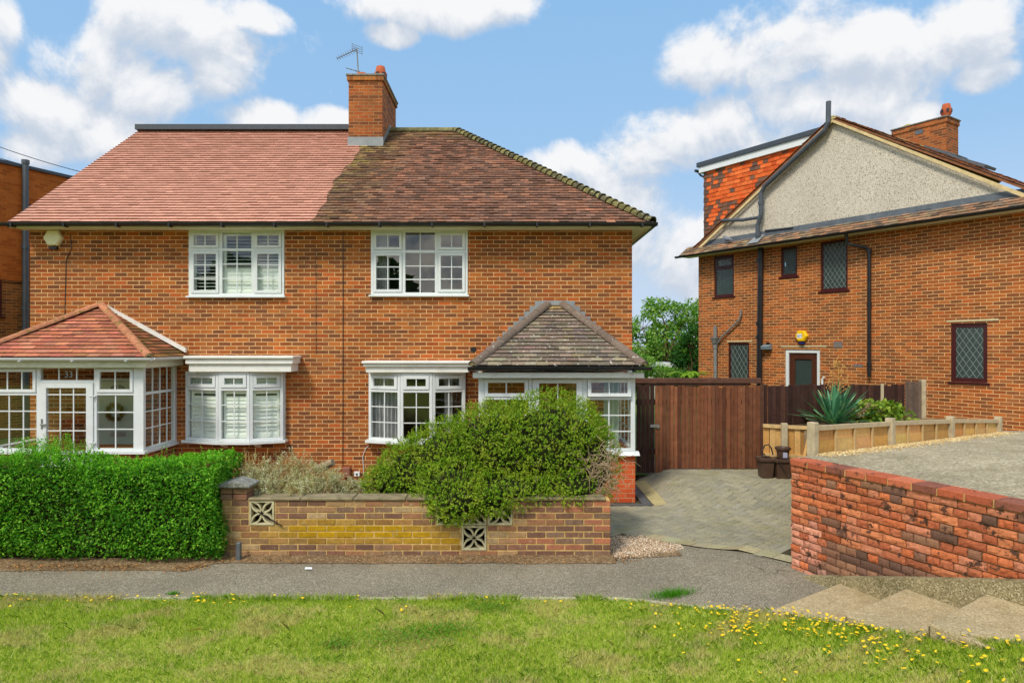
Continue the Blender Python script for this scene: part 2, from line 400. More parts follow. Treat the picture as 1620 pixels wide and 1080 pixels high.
M['screen'] = plain('screen_block_concrete', c(196,186,150), .9, .15, 14, c(130,120,84), .5, 8, bmp=.4)
M['concrete'] = None
def speckle_mat(name, base, dark, light, scale=120, amt=.8, patch=None, patch_scale=2, patch_amt=.5, rough=.92, bmp=.5, lines=0, cracks=0):
    m, t, p, o = new_mat(name); pos = obj_co(t)
    v = t.node('ShaderNodeTexVoronoi'); t.put(v.inputs['Vector'], pos); v.inputs['Scale'].default_value = scale
    sp = t.node('ShaderNodeSeparateColor'); t.l.new(v.outputs['Color'], sp.inputs[0])
    cc = t.ramp(sp.outputs[0], [(0, dark), (.3, base), (.7, base), (.93, light)])
    cc = t.mix(amt, v4(base), cc)
    n = t.noise(pos, 1.1, 6, .65)
    cc = t.mix(1.0, cc, t.ramp(n, [(.3, .82), (.7, 1.16)]), 'MULTIPLY')
    n2 = t.noise(pos, 14, 5, .7); cc = t.mix(1.0, cc, t.ramp(n2, [(.3, .86), (.7, 1.12)]), 'MULTIPLY')
    if patch is not None: cc = t.mix(t.math('MULTIPLY', t.smooth(t.noise(pos, patch_scale, 6, .7), .5, .7), patch_amt), cc, v4(patch))
    if cracks:
        vn = t.node('ShaderNodeTexNoise'); t.put(vn.inputs['Vector'], pos); vn.inputs['Scale'].default_value = 2.2; vn.inputs['Detail'].default_value = 6
        av = t.node('ShaderNodeVectorMath', operation='MULTIPLY_ADD'); t.l.new(vn.outputs['Color'], av.inputs[0]); av.inputs[1].default_value = (.5,.5,.0); t.l.new(pos, av.inputs[2])
        vc = t.node('ShaderNodeTexVoronoi', feature='DISTANCE_TO_EDGE'); t.l.new(av.outputs[0], vc.inputs['Vector']); vc.inputs['Scale'].default_value = cracks
        ck = t.math('MULTIPLY', t.smooth(vc.outputs['Distance'], .006, .001), t.smooth(t.noise(pos, .9, 3), .50, .60))
        cc = t.mix(t.math('MULTIPLY', ck, .8), cc, v4([x*.35 for x in base]))
    t.l.new(cc, p.inputs['Base Color']); p.inputs['Roughness'].default_value = rough; p.inputs['Specular IOR Level'].default_value = .15
    h = v.outputs['Distance']
    if lines:
        mp = t.node('ShaderNodeMapping'); t.l.new(pos, mp.inputs[0]); mp.inputs['Rotation'].default_value = (0, 0, R(-28))
        wv = t.node('ShaderNodeTexWave'); t.l.new(mp.outputs[0], wv.inputs[0]); wv.inputs['Scale'].default_value = lines; wv.inputs['Distortion'].default_value = 2.5; wv.inputs['Detail'].default_value = 3; wv.inputs['Detail Scale'].default_value = 2
        h = t.math('ADD', t.math('MULTIPLY', wv.outputs['Fac'], 1.6), h)
        cc2 = t.mix(1.0, cc, t.ramp(wv.outputs['Fac'], [(.2, .74), (.8, 1.14)]), 'MULTIPLY'); t.l.new(cc2, p.inputs['Base Color'])
    bump(t, p, h, bmp, .006)
    return m
M['asphalt'] = speckle_mat('pavement_asphalt', c(130,120,101), c(94,86,72), c(192,182,162), 140, .75, c(140,129,105), 1.3, .5, bmp=.5, cracks=.75)
M['pebble_concrete'] = speckle_mat('exposed_aggregate_concrete', c(176,156,118), c(132,112,78), c(206,190,156), 110, .7, c(140,118,80), 2.0, .45, bmp=.6)
M['kerb_concrete'] = speckle_mat('mossy_kerb_concrete', c(150,136,100), c(96,88,58), c(200,186,150), 90, .8, c(92,86,52), 3.5, .75, bmp=.7)
M['brushed_concrete'] = speckle_mat('brushed_concrete', c(176,160,130), c(120,110,86), c(208,196,168), 55, .9, c(134,124,92), 1.2, .6, bmp=.9, lines=5, cracks=.45)
M['edging'] = speckle_mat('lawn_edging_concrete', c(186,176,148), c(140,130,104), c(210,202,180), 90, .5, c(140,130,96), 4, .5)
M['soil'] = speckle_mat('dry_soil', c(126,102,74), c(84,64,44), c(170,146,112), 60, .8, c(90,70,48), 5, .5, bmp=.9)
M['lawn_soil'] = speckle_mat('lawn_thatch', c(152,158,62), c(120,130,44), c(190,188,104), 50, .6, c(112,130,44), 2, .6, bmp=.8)
M['ground'] = plain('rough_grass_ground', c(92,112,50), .95, .25, .6, c(120,112,70), .4, .15)
M['render'] = None
def render_mat():
    m, t, p, o = new_mat('pebbledash_render'); pos = obj_co(t)
    v = t.node('ShaderNodeTexVoronoi'); t.put(v.inputs['Vector'], pos); v.inputs['Scale'].default_value = 72
    sp = t.node('ShaderNodeSeparateColor'); t.l.new(v.outputs['Color'], sp.inputs[0])
    cc = t.ramp(sp.outputs[0], [(0, c(112,96,78)), (.13, c(170,157,138)), (.2, c(202,191,171)), (.8, c(212,202,183)), (1, c(228,221,206))])
    cc = t.mix(1.0, cc, t.ramp(t.noise(pos, .8, 5), [(.3, .9), (.7, 1.07)]), 'MULTIPLY')
    t.l.new(cc, p.inputs['Base Color']); p.inputs['Roughness'].default_value = .92
    bump(t, p, v.outputs['Distance'], .5, .02); return m
M['render'] = render_mat()
M['paver'] = col_mat('block_paver', .92, 40, .3, .5, 120, spots=c(206,200,180), spot_scale=60, spot_lo=.68, spot_hi=.73, island=.10, extra=c(132,128,88), extra_scale=1.6, extra_lo=.5, extra_hi=.8)
M['stone'] = col_mat('shingle_stone', .85, 60, .2, .2, 100, island=.2)
M['litter'] = col_mat('fallen_leaf', .9, 60, .25, 0, island=.3)
M['darkwood'] = col_mat('stained_dark_boards', .8, 9, .35, .5, 40, extra=c(120,92,70), extra_scale=5, extra_lo=.66, extra_hi=.9, island=.2)
M['newwood'] = col_mat('pale_softwood', .8, 14, .2, .4, 50, extra=c(150,108,56), extra_scale=7, extra_lo=.58, extra_hi=.8, island=.1)
M['greywood'] = plain('weathered_post', c(186,170,138), .85, .15, 10, c(140,124,96), .5, 6, bmp=.4)
M['brownplastic'] = plain('brown_plastic', c(78,56,44), .5, .12, 8, c(104,84,66), .4, 5)
M['yellow'] = plain('yellow_plastic', c(246,196,20), .4, .03)
M['creambox'] = plain('cream_plastic', c(226,224,182), .4, .03)
M['navy'] = plain('navy_print', c(24,36,110), .5, .05)
M['labelwhite'] = plain('label_white', c(236,240,246), .4, .02)
M['straw'] = col_mat('dry_straw', .9, 30, .2, 0, island=.25)

# ------------------------------------------------------------------ lie of the land
def sst(x, a, b):
    t = min(1, max(0, (x-a)/(b-a))); return t*t*(3-2*t)
def zt(x, y):                                                # pavement and verge: flat, climbing towards the steps on the right
    x2 = min(x, 3.3); r = 0
    if x2 > 1.0: r = .172*((x2-1.0)/1.3)**2.45
    r = min(r, .69)
    return r*(1-sst(y, 6.4, 8.6))
def zdrive(x, y): return min(zt(x, y), .12)+.22*sst(y, 9.6, 11.2)*sst(x, 2.2, 2.9)
WD = Vector((.408, -.913, 0)); WP = Vector((2.97, 7.03, 0)); WN = Vector((-.913, -.408, 0))   # retaining wall line, running towards the street
LB = [(-90, 6.42), (.5, 6.42), (1.0, 6.42), (1.25, 6.36), (1.55, 6.22), (1.9, 6.0), (2.2, 5.78), (2.40, 5.54), (2.65, 5.08), (3.04, 4.39), (3.6, 3.4), (4.4, 1.9), (6.0, -1.0), (9.5, -8), (40, -60)]
def interp(tab, x):
    for (a, b), (c_, d) in zip(tab, tab[1:]):
        if x <= c_: return b+(d-b)*max(0, (x-a))/(c_-a)
    return tab[-1][1]
def lawn_y(x): return interp(LB, x)
def strip(name, mat, xs, ylo, yhi, zf, n=14, pw=1, **kw):          # a draped sheet between two curves
    b = MB(); ny = n+1
    vs = []; fs = []
    for x in xs:
        a, e = ylo(x), yhi(x)
        for j in range(ny):
            y = e-(e-a)*(1-j/n)**pw; vs.append((x, y, zf(x, y)))
    for i in range(len(xs)-1):
        for j in range(n): fs.append((i*ny+j, (i+1)*ny+j, (i+1)*ny+j+1, i*ny+j+1))
    b.add(vs, fs); return b.build(name, mat, None, smooth=True, **kw)
g = MB(); g.quad((-900,-900,-.12), (900,-900,-.12), (900,900,-.12), (-900,900,-.12))
g.build('ground', M['ground'], kind='structure')
xs_ = sorted(set([-30,-20,-14,-10]+[round(-8+.25*i, 3) for i in range(80)]))
strip('pavement', M['asphalt'], [x for x in xs_ if x <= 4.6], lambda x: min(lawn_y(x), 6.42)-.3 if x < 2.3 else 3.0, lambda x: 7.9 if x < 1.0 else interp([(-5, 8.5), (1.72, 8.6), (1.95, 8.4), (2.24, 8.15), (2.63, 7.7), (3.03, 7.26), (9, 7.1)], x), lambda x, y: min(zt(x, y), .12)-.004, 24, kind='structure')
strip('lawn', M['lawn_soil'], sorted(set([x for x in xs_ if x <= 7.5]+[.8+.06*i for i in range(60)])), lambda x: -40 if x < 4 else -41, lawn_y, lambda x, y: zt(x, y)+.008, 60, 3, kind='structure')
# concrete edging strip of the verge
b = MB(); pts = [(-14+.4*i, lawn_y(-14+.4*i)) for i in range(37)]+[(.9+.13*i, lawn_y(.9+.13*i)) for i in range(10)]
for (x0, y0), (x1, y1) in zip(pts, pts[1:]):
    b.cur = None
    t_ = Vector((x1-x0, y1-y0, 0)).normalized(); n_ = Vector((-t_.y, t_.x, 0))*.05
    z0, z1 = zt(x0, y0)+.022, zt(x1, y1)+.022
    A = Vector((x0, y0, z0)); B_ = Vector((x1, y1, z1))
    b.add([A, B_, B_+n_, A+n_, A-Vector((0,0,.1)), B_-Vector((0,0,.1)), B_+n_-Vector((0,0,.1)), A+n_-Vector((0,0,.1))], [(0,1,2,3), (3,2,6,7), (0,4,5,1)])
b.build('kerb_edging', M['edging'], kind='structure')

# front garden soil
strip('garden_soil', M['soil'], [-40,-20,-12,-9,-6,-4,-3.4]+[-3.2+.2*i for i in range(20)]+[.75, .8], lambda x: 7.88, lambda x: 12.2, lambda x, y: .42*(1-sst(y, 8.0, 11.4))*(1 if x < .6 else max(0, 1-(x-.6)/.22))+.02, 12, kind='structure')
strip('back_ground', M['ground'], [-30,-15,0,4,8,12,20,40], lambda x: 12.1, lambda x: 60, lambda x, y: .10, 4, kind='structure')

# block paved driveway: herringbone blocks on a bed
def drive_front(x): return interp([(-5, 8.5), (1.72, 8.5), (1.95, 8.3), (2.24, 8.05), (2.63, 7.6), (3.03, 7.16), (3.3, 6.9), (4, 6.6)], x)
strip('driveway', plain('paving_sand', c(70,64,46), .95, .25, 20), [.8+.15*i for i in range(34)], lambda x: drive_front(x)+.01, lambda x: 13.2, lambda x, y: zdrive(x, y)+.004, 26, kind='structure')
def wall_side(x, y): return (Vector((x, y, 0))-WP).dot(WN)   # >0: street side of the retaining wall
b = MB(); S_ = .105; a45 = math.cos(R(45))
pal_p = [c(150,143,120), c(146,140,118), c(153,146,122), c(147,142,123), c(142,136,115), c(151,143,117)]
def paver(pts, zoff):
    cx = sum(p[0] for p in pts)/4; cy = sum(p[1] for p in pts)/4
    tz = rng.normal(0, .0015)
    top = [(cx+(p[0]-cx)*.91, cy+(p[1]-cy)*.91) for p in pts]; mid = [(cx+(p[0]-cx)*.985, cy+(p[1]-cy)*.985) for p in pts]
    T_ = [(x, y, zdrive(x, y)+zoff+.012+tz) for x, y in top]; Q = [(x, y, zdrive(x, y)+zoff+.006+tz) for x, y in mid]
    b.add(T_+Q, [(0,1,2,3)]+[(i, 4+i, 4+(i+1) % 4, (i+1) % 4) for i in range(4)])
for i in range(-70, 120):
    for j in range(-70, 120):
        r_ = (i-j) % 4
        if r_ == 0: q = [(i,j),(i+2,j),(i+2,j+1),(i,j+1)]
        elif r_ == 3: q = [(i,j),(i+1,j),(i+1,j+2),(i,j+2)]
        else: continue
        pts = [((u-v)*a45*S_+2.5, (u+v)*a45*S_+9.0) for u, v in q]
        cx = sum(p[0] for p in pts)/4; cy = sum(p[1] for p in pts)/4
        if cx < .95 or cx > 5.8 or cy > 13.1 or cy < drive_front(cx)+.10: continue
        if cy > 10.2 and cx < 2.25: continue
        if cx > 3 and cy < 7.6 and wall_side(cx, cy) < .3: continue
        k = mnoise.noise((cx*.9, cy*.9, 3))
        b.cur = tuple(v*(1+.16*k) for v in pal_p[rng.integers(0, 6)]); paver(pts, 0)
# border courses: front edge and along the porch
xx = 1.72
while xx < 3.6:
    y0, y1 = drive_front(xx), drive_front(xx+.2); sl_ = Vector((.2, y1-y0, 0)).normalized(); n_ = Vector((-sl_.y, sl_.x, 0))*.21
    p0 = Vector((xx, y0, 0)); p1 = p0+sl_*.205
    b.cur = tuple(v*(.9+.1*rng.random()) for v in c(170,158,124)); paver([(p0.x, p0.y), (p1.x, p1.y), (p1.x+n_.x, p1.y+n_.y), (p0.x+n_.x, p0.y+n_.y)], .005); xx += sl_.x*.21
yy = 10.2
while yy < 11.9:
    b.cur = tuple(v*1.1 for v in c(170,156,112)); paver([(2.2, yy), (2.41, yy), (2.41, yy+.105), (2.2, yy+.105)], .003); yy += .108
b.build('paving_blocks', M['paver'], kind='structure')
b = MB(); b.box(2.03, 2.17, 10.24, 11.9, 0, .03); b.box(1.0, 2.17, 10.14, 10.235, 0, .03)
b.build('drain_channel', plain('drain_grey', c(84,84,82), .7, .2, 20), kind='structure')

# raised concrete drive of the neighbour
def zrd(x, y): return interp([(-20, 1.29), (5, 1.28), (7.6, 1.23), (10.9, 1.05), (13.2, .77), (16, .5), (40, .4)], y)
FA, FB = Vector((3.47, 7.60, 0)), Vector((8.05, 10.9, 0))    # low timber fence
vs = []; fs = []; n1, n2 = 40, 26
for i in range(n1+1):
    for j in range(n2+1):
        s_ = -.15+i*.32; base = WP-WN*.24+WD*(9.0-s_) if False else None
        y = 2.6+i*.28
        xl = WP.x-WN.x*.22+WD.x*((y-WP.y+WN.y*.22)/WD.y) if y < 7.35 else FA.x+.05+(FB.x-FA.x)*(y-FA.y)/(FB.y-FA.y)
        if y > 10.9: xl = 8.1
        x = xl+(15-xl)*(j/n2)**1.6; vs.append((x, y, zrd(x, y)))
for i in range(n1):
    for j in range(n2): a = i*(n2+1)+j; fs.append((a, a+1, a+n2+2, a+n2+1))
b = MB(); b.add(vs, fs); b.build('concrete_drive', M['brushed_concrete'], smooth=True, kind='structure')
# planted bed behind the low fence
b = MB(); b.prism([(3.45, 7.75, -.05), (8.0, 10.98, -.05), (9.2, 13.4, -.05), (5.3, 13.4, -.05), (5.2, 11.7, -.05)], (0, 0, 1.05))
b.build('bed_soil', M['soil'], kind='structure')
# ------------------------------------------------------------------ walls with openings, windows, tiled slopes
def holed(mb, O, U, w, z0, z1, holes, inward, reveal=.1, uoff=0):
    """upright wall sheet from O along U (length w) between heights z0,z1; holes are (u0,u1,za,zb)"""
    us = sorted({uoff, w, *[h[0] for h in holes], *[h[1] for h in holes]}); zs = sorted({z0, z1, *[h[2] for h in holes], *[h[3] for h in holes]})
    P = lambda u, z, d=0: O+U*u+Vector((0,0,z))+inward*d
    for a, b_ in zip(us, us[1:]):
        for c_, d in zip(zs, zs[1:]):
            cu, cz = (a+b_)/2, (c_+d)/2
            if any(h[0] < cu < h[1] and h[2] < cz < h[3] for h in holes): continue
            mb.quad(P(a,c_), P(b_,c_), P(b_,d), P(a,d))
    for (a, b_, c_, d) in holes:
        mb.quad(P(a,c_), P(a,d), P(a,d,reveal), P(a,c_,reveal)); mb.quad(P(b_,c_), P(b_,c_,reveal), P(b_,d,reveal), P(b_,d))
        mb.quad(P(a,d), P(b_,d), P(b_,d,reveal), P(a,d,reveal)); mb.quad(P(a,c_), P(a,c_,reveal), P(b_,c_,reveal), P(b_,c_))

def frame_M(O, U, inward): return Matrix(((U.x, inward.x, 0, O.x), (U.y, inward.y, 0, O.y), (U.z, inward.z, 1, O.z), (0, 0, 0, 1)))
class Win:
    """collects one window (or a run of them): frame, sashes, panes, glazing bars"""
    def __init__(s, parent, mats=('white', 'glass'), fw=.045, sw=.055):
        s.parent = parent; s.fm, s.gm = mats; s.frame = MB(); s.pane = MB(); s.bars = MB(); s.sash = []; s.fw = fw; s.sw = sw; s.extra = []
    def light(s, Mx, u0, u1, v0, v1, kind='s', nx=1, hs=(), bw=.018, tilt=0, vs=None, proud=.016):
        """one opening u0..u1, v0..v1 of the frame; kind s = sash, f = fixed"""
        if tilt: Mx = Mx @ Matrix.Translation((0, 0, v1)) @ Matrix.Rotation(-tilt, 4, 'X') @ Matrix.Translation((0, 0, -v1))
        if kind == 's':
            m = MB(Mx); w = s.sw; e = .004
            m.cbox(u0+e, u0+w, -proud, .03, v0+e, v1-e, .003); m.cbox(u1-w, u1-e, -proud, .03, v0+e, v1-e, .003)
            m.cbox(u0+w, u1-w, -proud, .03, v0+e, v0+w, .003); m.cbox(u0+w, u1-w, -proud, .03, v1-w, v1-e, .003)
            s.sash.append(m); u0 += w; u1 -= w; v0 += w; v1 -= w; gy = .004
        else: gy = .018
        s.pane.M = Mx; s.pane.quad((u0-.005, gy, v0-.005), (u1+.005, gy, v0-.005), (u1+.005, gy, v1+.005), (u0-.005, gy, v1+.005))
        s.bars.M = Mx
        vl = vs if vs is not None else [u0+(u1-u0)*(k+1)/(nx+1) for k in range(nx)]
        for u in vl: s.bars.box(u-bw/2, u+bw/2, gy-.006, gy+.012, v0, v1)
        for h in hs:
            ed = [u0]+list(vl)+[u1]
            for a, b_ in zip(ed, ed[1:]):
                s.bars.box(a+(bw/2 if a != u0 else 0), b_-(bw/2 if b_ != u1 else 0), gy-.006, gy+.012, v0+(v1-v0)*h-bw/2, v0+(v1-v0)*h+bw/2)
        return (u0, u1, v0, v1)
    def bar_frame(s, Mx, u0, u1, v0, v1, d0=0, d1=.06): s.frame.M = Mx; s.frame.cbox(u0, u1, d0, d1, v0, v1, .003)
    def done(s, name='window', part=None, **kw):
        w = part if part is not None else s.frame.build(name, M[s.fm], s.parent, **kw)
        if part is not None and s.frame.v: s.frame.build('window_frame', M[s.fm], w)
        if s.pane.v: s.pane.build('pane', M[s.gm], w)
        if s.bars.v: s.bars.build('glazing_bar', M[s.fm], w)
        for m in s.sash: m.build('sash', M[s.fm], w)
        return w

def tiled(mb, P0, U, V, gauge, width, L, Rr, vmax, colf, thick=.012, lift=.012, jit=.003, lap=.02, v0=0.0, u_anchor=0.0, edge=.4):
    """courses of separate tiles on the plane P0 + u U + v V, cut to L(v)..Rr(v)"""
    U = U.normalized(); V = V.normalized(); N = U.cross(V).normalized(); r = 0
    v = v0
    while v < vmax-.01:
        va, vb = v, min(v+gauge+lap, vmax)
        la, lb, ra, rb = L(va), L(vb), Rr(va), Rr(vb)
        lo, hi = min(la, lb), max(ra, rb)
        u = math.floor((lo-u_anchor)/width)*width+u_anchor-(width/2 if r % 2 else 0)
        while u < hi:
            a, b_ = u+.0015, u+width-.0015
            ba, bb, ta, tb = max(a, la), min(b_, ra), max(a, lb), min(b_, rb)
            if bb-ba > .012 or tb-ta > .012:
                bb = max(bb, ba+.002); tb = max(tb, ta+.002)
                h = lift+thick+rng.normal(0, jit); h2 = .002; dv = rng.normal(0, jit*.8)
                P = lambda uu, vv, hh: P0+U*uu+V*vv+N*hh
                mb.cur = colf((ba+bb)/2, (va+vb)/2)
                mb.add([P(ba,va+dv,h), P(bb,va+dv,h), P(tb,vb,h2+thick*.6), P(ta,vb,h2+thick*.6)], [(0,1,2,3)])
                mb.cur = tuple(q*edge for q in mb.cur)         # shade line under each course, painted into the tile's edge colour
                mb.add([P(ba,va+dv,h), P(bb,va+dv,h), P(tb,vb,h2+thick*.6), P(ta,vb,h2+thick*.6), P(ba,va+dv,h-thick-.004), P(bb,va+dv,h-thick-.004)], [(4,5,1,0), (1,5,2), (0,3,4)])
            u += width
        v += gauge; r += 1
    mb.cur = None
def bonnet(mb, P, D, up, w, ln, r, colr, seg=7, taper=.8, th=.012):
    """one half-round hip or ridge tile starting at P and running ln along D"""
    D = D.normalized(); S = D.cross(up).normalized(); Un = S.cross(D).normalized(); mb.cur = colr
    vs = []
    for (k, sc) in ((0, 1.0), (1, taper)):
        for (rr) in (r*sc, r*sc-th):
            for i in range(seg+1):
                a = math.pi*i/seg; vs.append(P+D*(ln*k)+S*(-math.cos(a)*rr*w)+Un*(math.sin(a)*rr-.0))
    n = seg+1; fs = []
    for i in range(seg):
        fs.append((i, i+1, 2*n+i+1, 2*n+i)); fs.append((i+1, i, n+i, n+i+1))
    mb.add(vs, fs); mb.cur = None

# ------------------------------------------------------------------ the pair of houses
YF = 12.10; XL, XR = -8.87, 2.21; YB = 19.6
house = thing('semi_detached_house', (-3.3, 15.8, 0), 'joined pair of brick houses, half new pink and half old brown tiled roof', 'house')
UP = Vector((0,0,1)); UX = Vector((1,0,0)); UY = Vector((0,1,0))
zs_, zt_ = Z(468, YF), Z(364, YF)
upL = (X(299,YF), X(450,YF), zs_, zt_); upR = (X(587,YF), X(740,YF), Z(466.5,YF), zt_)
byL = (X(300,YF), X(452,YF), Z(697,YF), Z(568,YF)); byR = (X(586,YF), X(738,YF), Z(697,YF), Z(574,YF))
fd = (X(157,YF), X(224,YF), .12, Z(606,YF))
w = MB(); holes = [upL, upR, byL, byR]
O = Vector((0, YF, 0))
holed(w, O, UX, XR, -.25, Z(356, YF), holes, UY, .16, XL)
zt2 = Z(356, YF)
w.quad((XR,YF,-.25),(XR,YB,-.25),(XR,YB,zt2),(XR,YF,zt2)); w.quad((XL,YB,-.25),(XL,YF,-.25),(XL,YF,zt2),(XL,YB,zt2)); w.quad((XR,YB,-.25),(XL,YB,-.25),(XL,YB,zt2),(XR,YB,zt2))
ridgeY, ridgeZ, eaveY, eaveZ = 15.85, 7.64, 11.72, 4.66
w.quad((XL,YF,zt2),(XL,YB,zt2),(XL,ridgeY,ridgeZ-.1))
w.build('brick_wall', M['brick'], house)
# rooms behind the windows
def room(x0, x1, y0, y1, z0, z1, m='interior'):
    r = MB(); r.quad((x0,y1,z0),(x1,y1,z0),(x1,y1,z1),(x0,y1,z1)); r.quad((x0,y0,z0),(x0,y1,z0),(x0,y1,z1),(x0,y0,z1)); r.quad((x1,y1,z0),(x1,y0,z0),(x1,y0,z1),(x1,y1,z1))
    r.quad((x0,y0,z0),(x1,y0,z0),(x1,y1,z0),(x0,y1,z0)); r.quad((x0,y0,z1),(x1,y0,z1),(x1,y1,z1),(x0,y1,z1))
    for (a, b_, c_, d) in [h for h in holes if x0 < (h[0]+h[1])/2 < x1 and z0 < (h[2]+h[3])/2 < z1][:1]:      # inner face of the outer wall
        r.quad((x0,y0,z0),(a,y0,z0),(a,y0,z1),(x0,y0,z1)); r.quad((b_,y0,z0),(x1,y0,z0),(x1,y0,z1),(b_,y0,z1)); r.quad((a,y0,z0),(b_,y0,z0),(b_,y0,c_),(a,y0,c_)); r.quad((a,y0,d),(b_,y0,d),(b_,y0,z1),(a,y0,z1))
    return r
for args in [(-8.7,-3.4,12.27,15.5,2.55,4.62), (-3.3,2.1,12.27,15.5,2.55,4.62), (-6.6,-3.4,12.27,16,.1,2.45), (-3.3,-.4,12.27,16,.1,2.45)]:
    room(*args).build('room', M['interior'], house)

# upper windows
def shutter_slats(mb, Mx, u0, u1, v0, v1, y, openf=lambda v: .0, pitch=.062):
    mb.M = Mx; mb.box(u0, u0+.045, y, y+.03, v0, v1); mb.box(u1-.045, u1, y, y+.03, v0, v1)
    mb.box(u0+.045, u1-.045, y, y+.03, v0, v0+.06); mb.box(u0+.045, u1-.045, y, y+.03, v1-.06, v1)
    v = v0+.09
    while v < v1-.09:
        a = openf(v); hw = .036
        dy, dz = hw*math.sin(a), hw*math.cos(a)
        mb.prism([(u0+.045, y+.015-dy, v-dz), (u0+.045, y+.015+dy, v+dz), (u0+.045, y+.022+dy, v+dz), (u0+.045, y+.022-dy, v-dz)], (u1-u0-.09, 0, 0)); v += pitch
def upper_window(hole, colpx, trans_px, hsC, hsS, label=None):
    x0, x1, z0, z1 = hole; wn = Win(house); Mx = frame_M(Vector((0, YF-.015, 0)), UX, UY); f = wn.fw
    zt_r = Z(trans_px, YF)
    wn.bar_frame(Mx, x0, x0+f, z0, z1); wn.bar_frame(Mx, x1-f, x1, z0, z1)
    cs = [X(p, YF) for p in colpx]
    wn.bar_frame(Mx, x0+f, x1-f, z0, z0+f); wn.bar_frame(Mx, x0+f, x1-f, z1-f, z1)
    for m_ in cs: wn.bar_frame(Mx, m_-.028, m_+.028, z0+f, z1-f)
    ed = [x0+f, cs[0]-.028, cs[0]+.028, cs[1]-.028, cs[1]+.028, x1-f]
    for k in range(3):
        a, b_ = ed[2*k], ed[2*k+1]; kd = 'f' if k == 1 else 's'
        wn.bar_frame(Mx, a, b_, zt_r-.025, zt_r+.025)
        wn.light(Mx, a, b_, zt_r+.025, z1-f, kd, 1)
        wn.light(Mx, a, b_, z0+f, zt_r-.025, kd, 1, (hsC if k == 1 else hsS))
    o = wn.done('window')
    s_ = MB(); s_.cbox(x0-.03, x1+.03, YF-.075, YF+.03, z0-.035, z0-.001, .004); s_.build('window_sill', M['white'], o)
    return o, ed
oL, edL = upper_window(upL, (349.5, 400.5), 395, (.35, .69), (.33, .70))
oR, edR = upper_window(upR, (639, 690.5), 398, (.33, .67), (.31, .67))
sh = MB(); Mx = frame_M(Vector((0, YF+.075, 0)), UX, UY)
z0, z1 = upL[2], upL[3]
for k, fn in enumerate([lambda v: 1.25, lambda v: (.15 if v < z0+.50 else 1.25), lambda v: (.15 if v < z0+.52 else 1.1)]):
    a, b_ = upL[0]+.05+k*.56, upL[0]+.05+k*.56+.55; shutter_slats(sh, Mx, a, b_, z0+.03, z1-.03, 0, fn)
sh.build('shutter', M['shutter'], oL)
cu = MB()
def curtain(mb, x0, x1, y, z0, z1, folds, amp=.03):
    n = folds*6; vs = []; fs = []
    for i in range(n+1):
        x = x0+(x1-x0)*i/n; yy = y+amp*math.sin(i/6*2*math.pi)
        vs += [(x, yy, z0), (x, yy, z1)]
    for i in range(n): fs.append((2*i, 2*i+2, 2*i+3, 2*i+1))
    mb.M = None; mb.add(vs, fs)
curtain(cu, upR[0]+.02, upR[0]+.30, YF+.22, upR[2], upR[3], 5); cu.build('curtain', M['curtain'], oR, smooth=True)

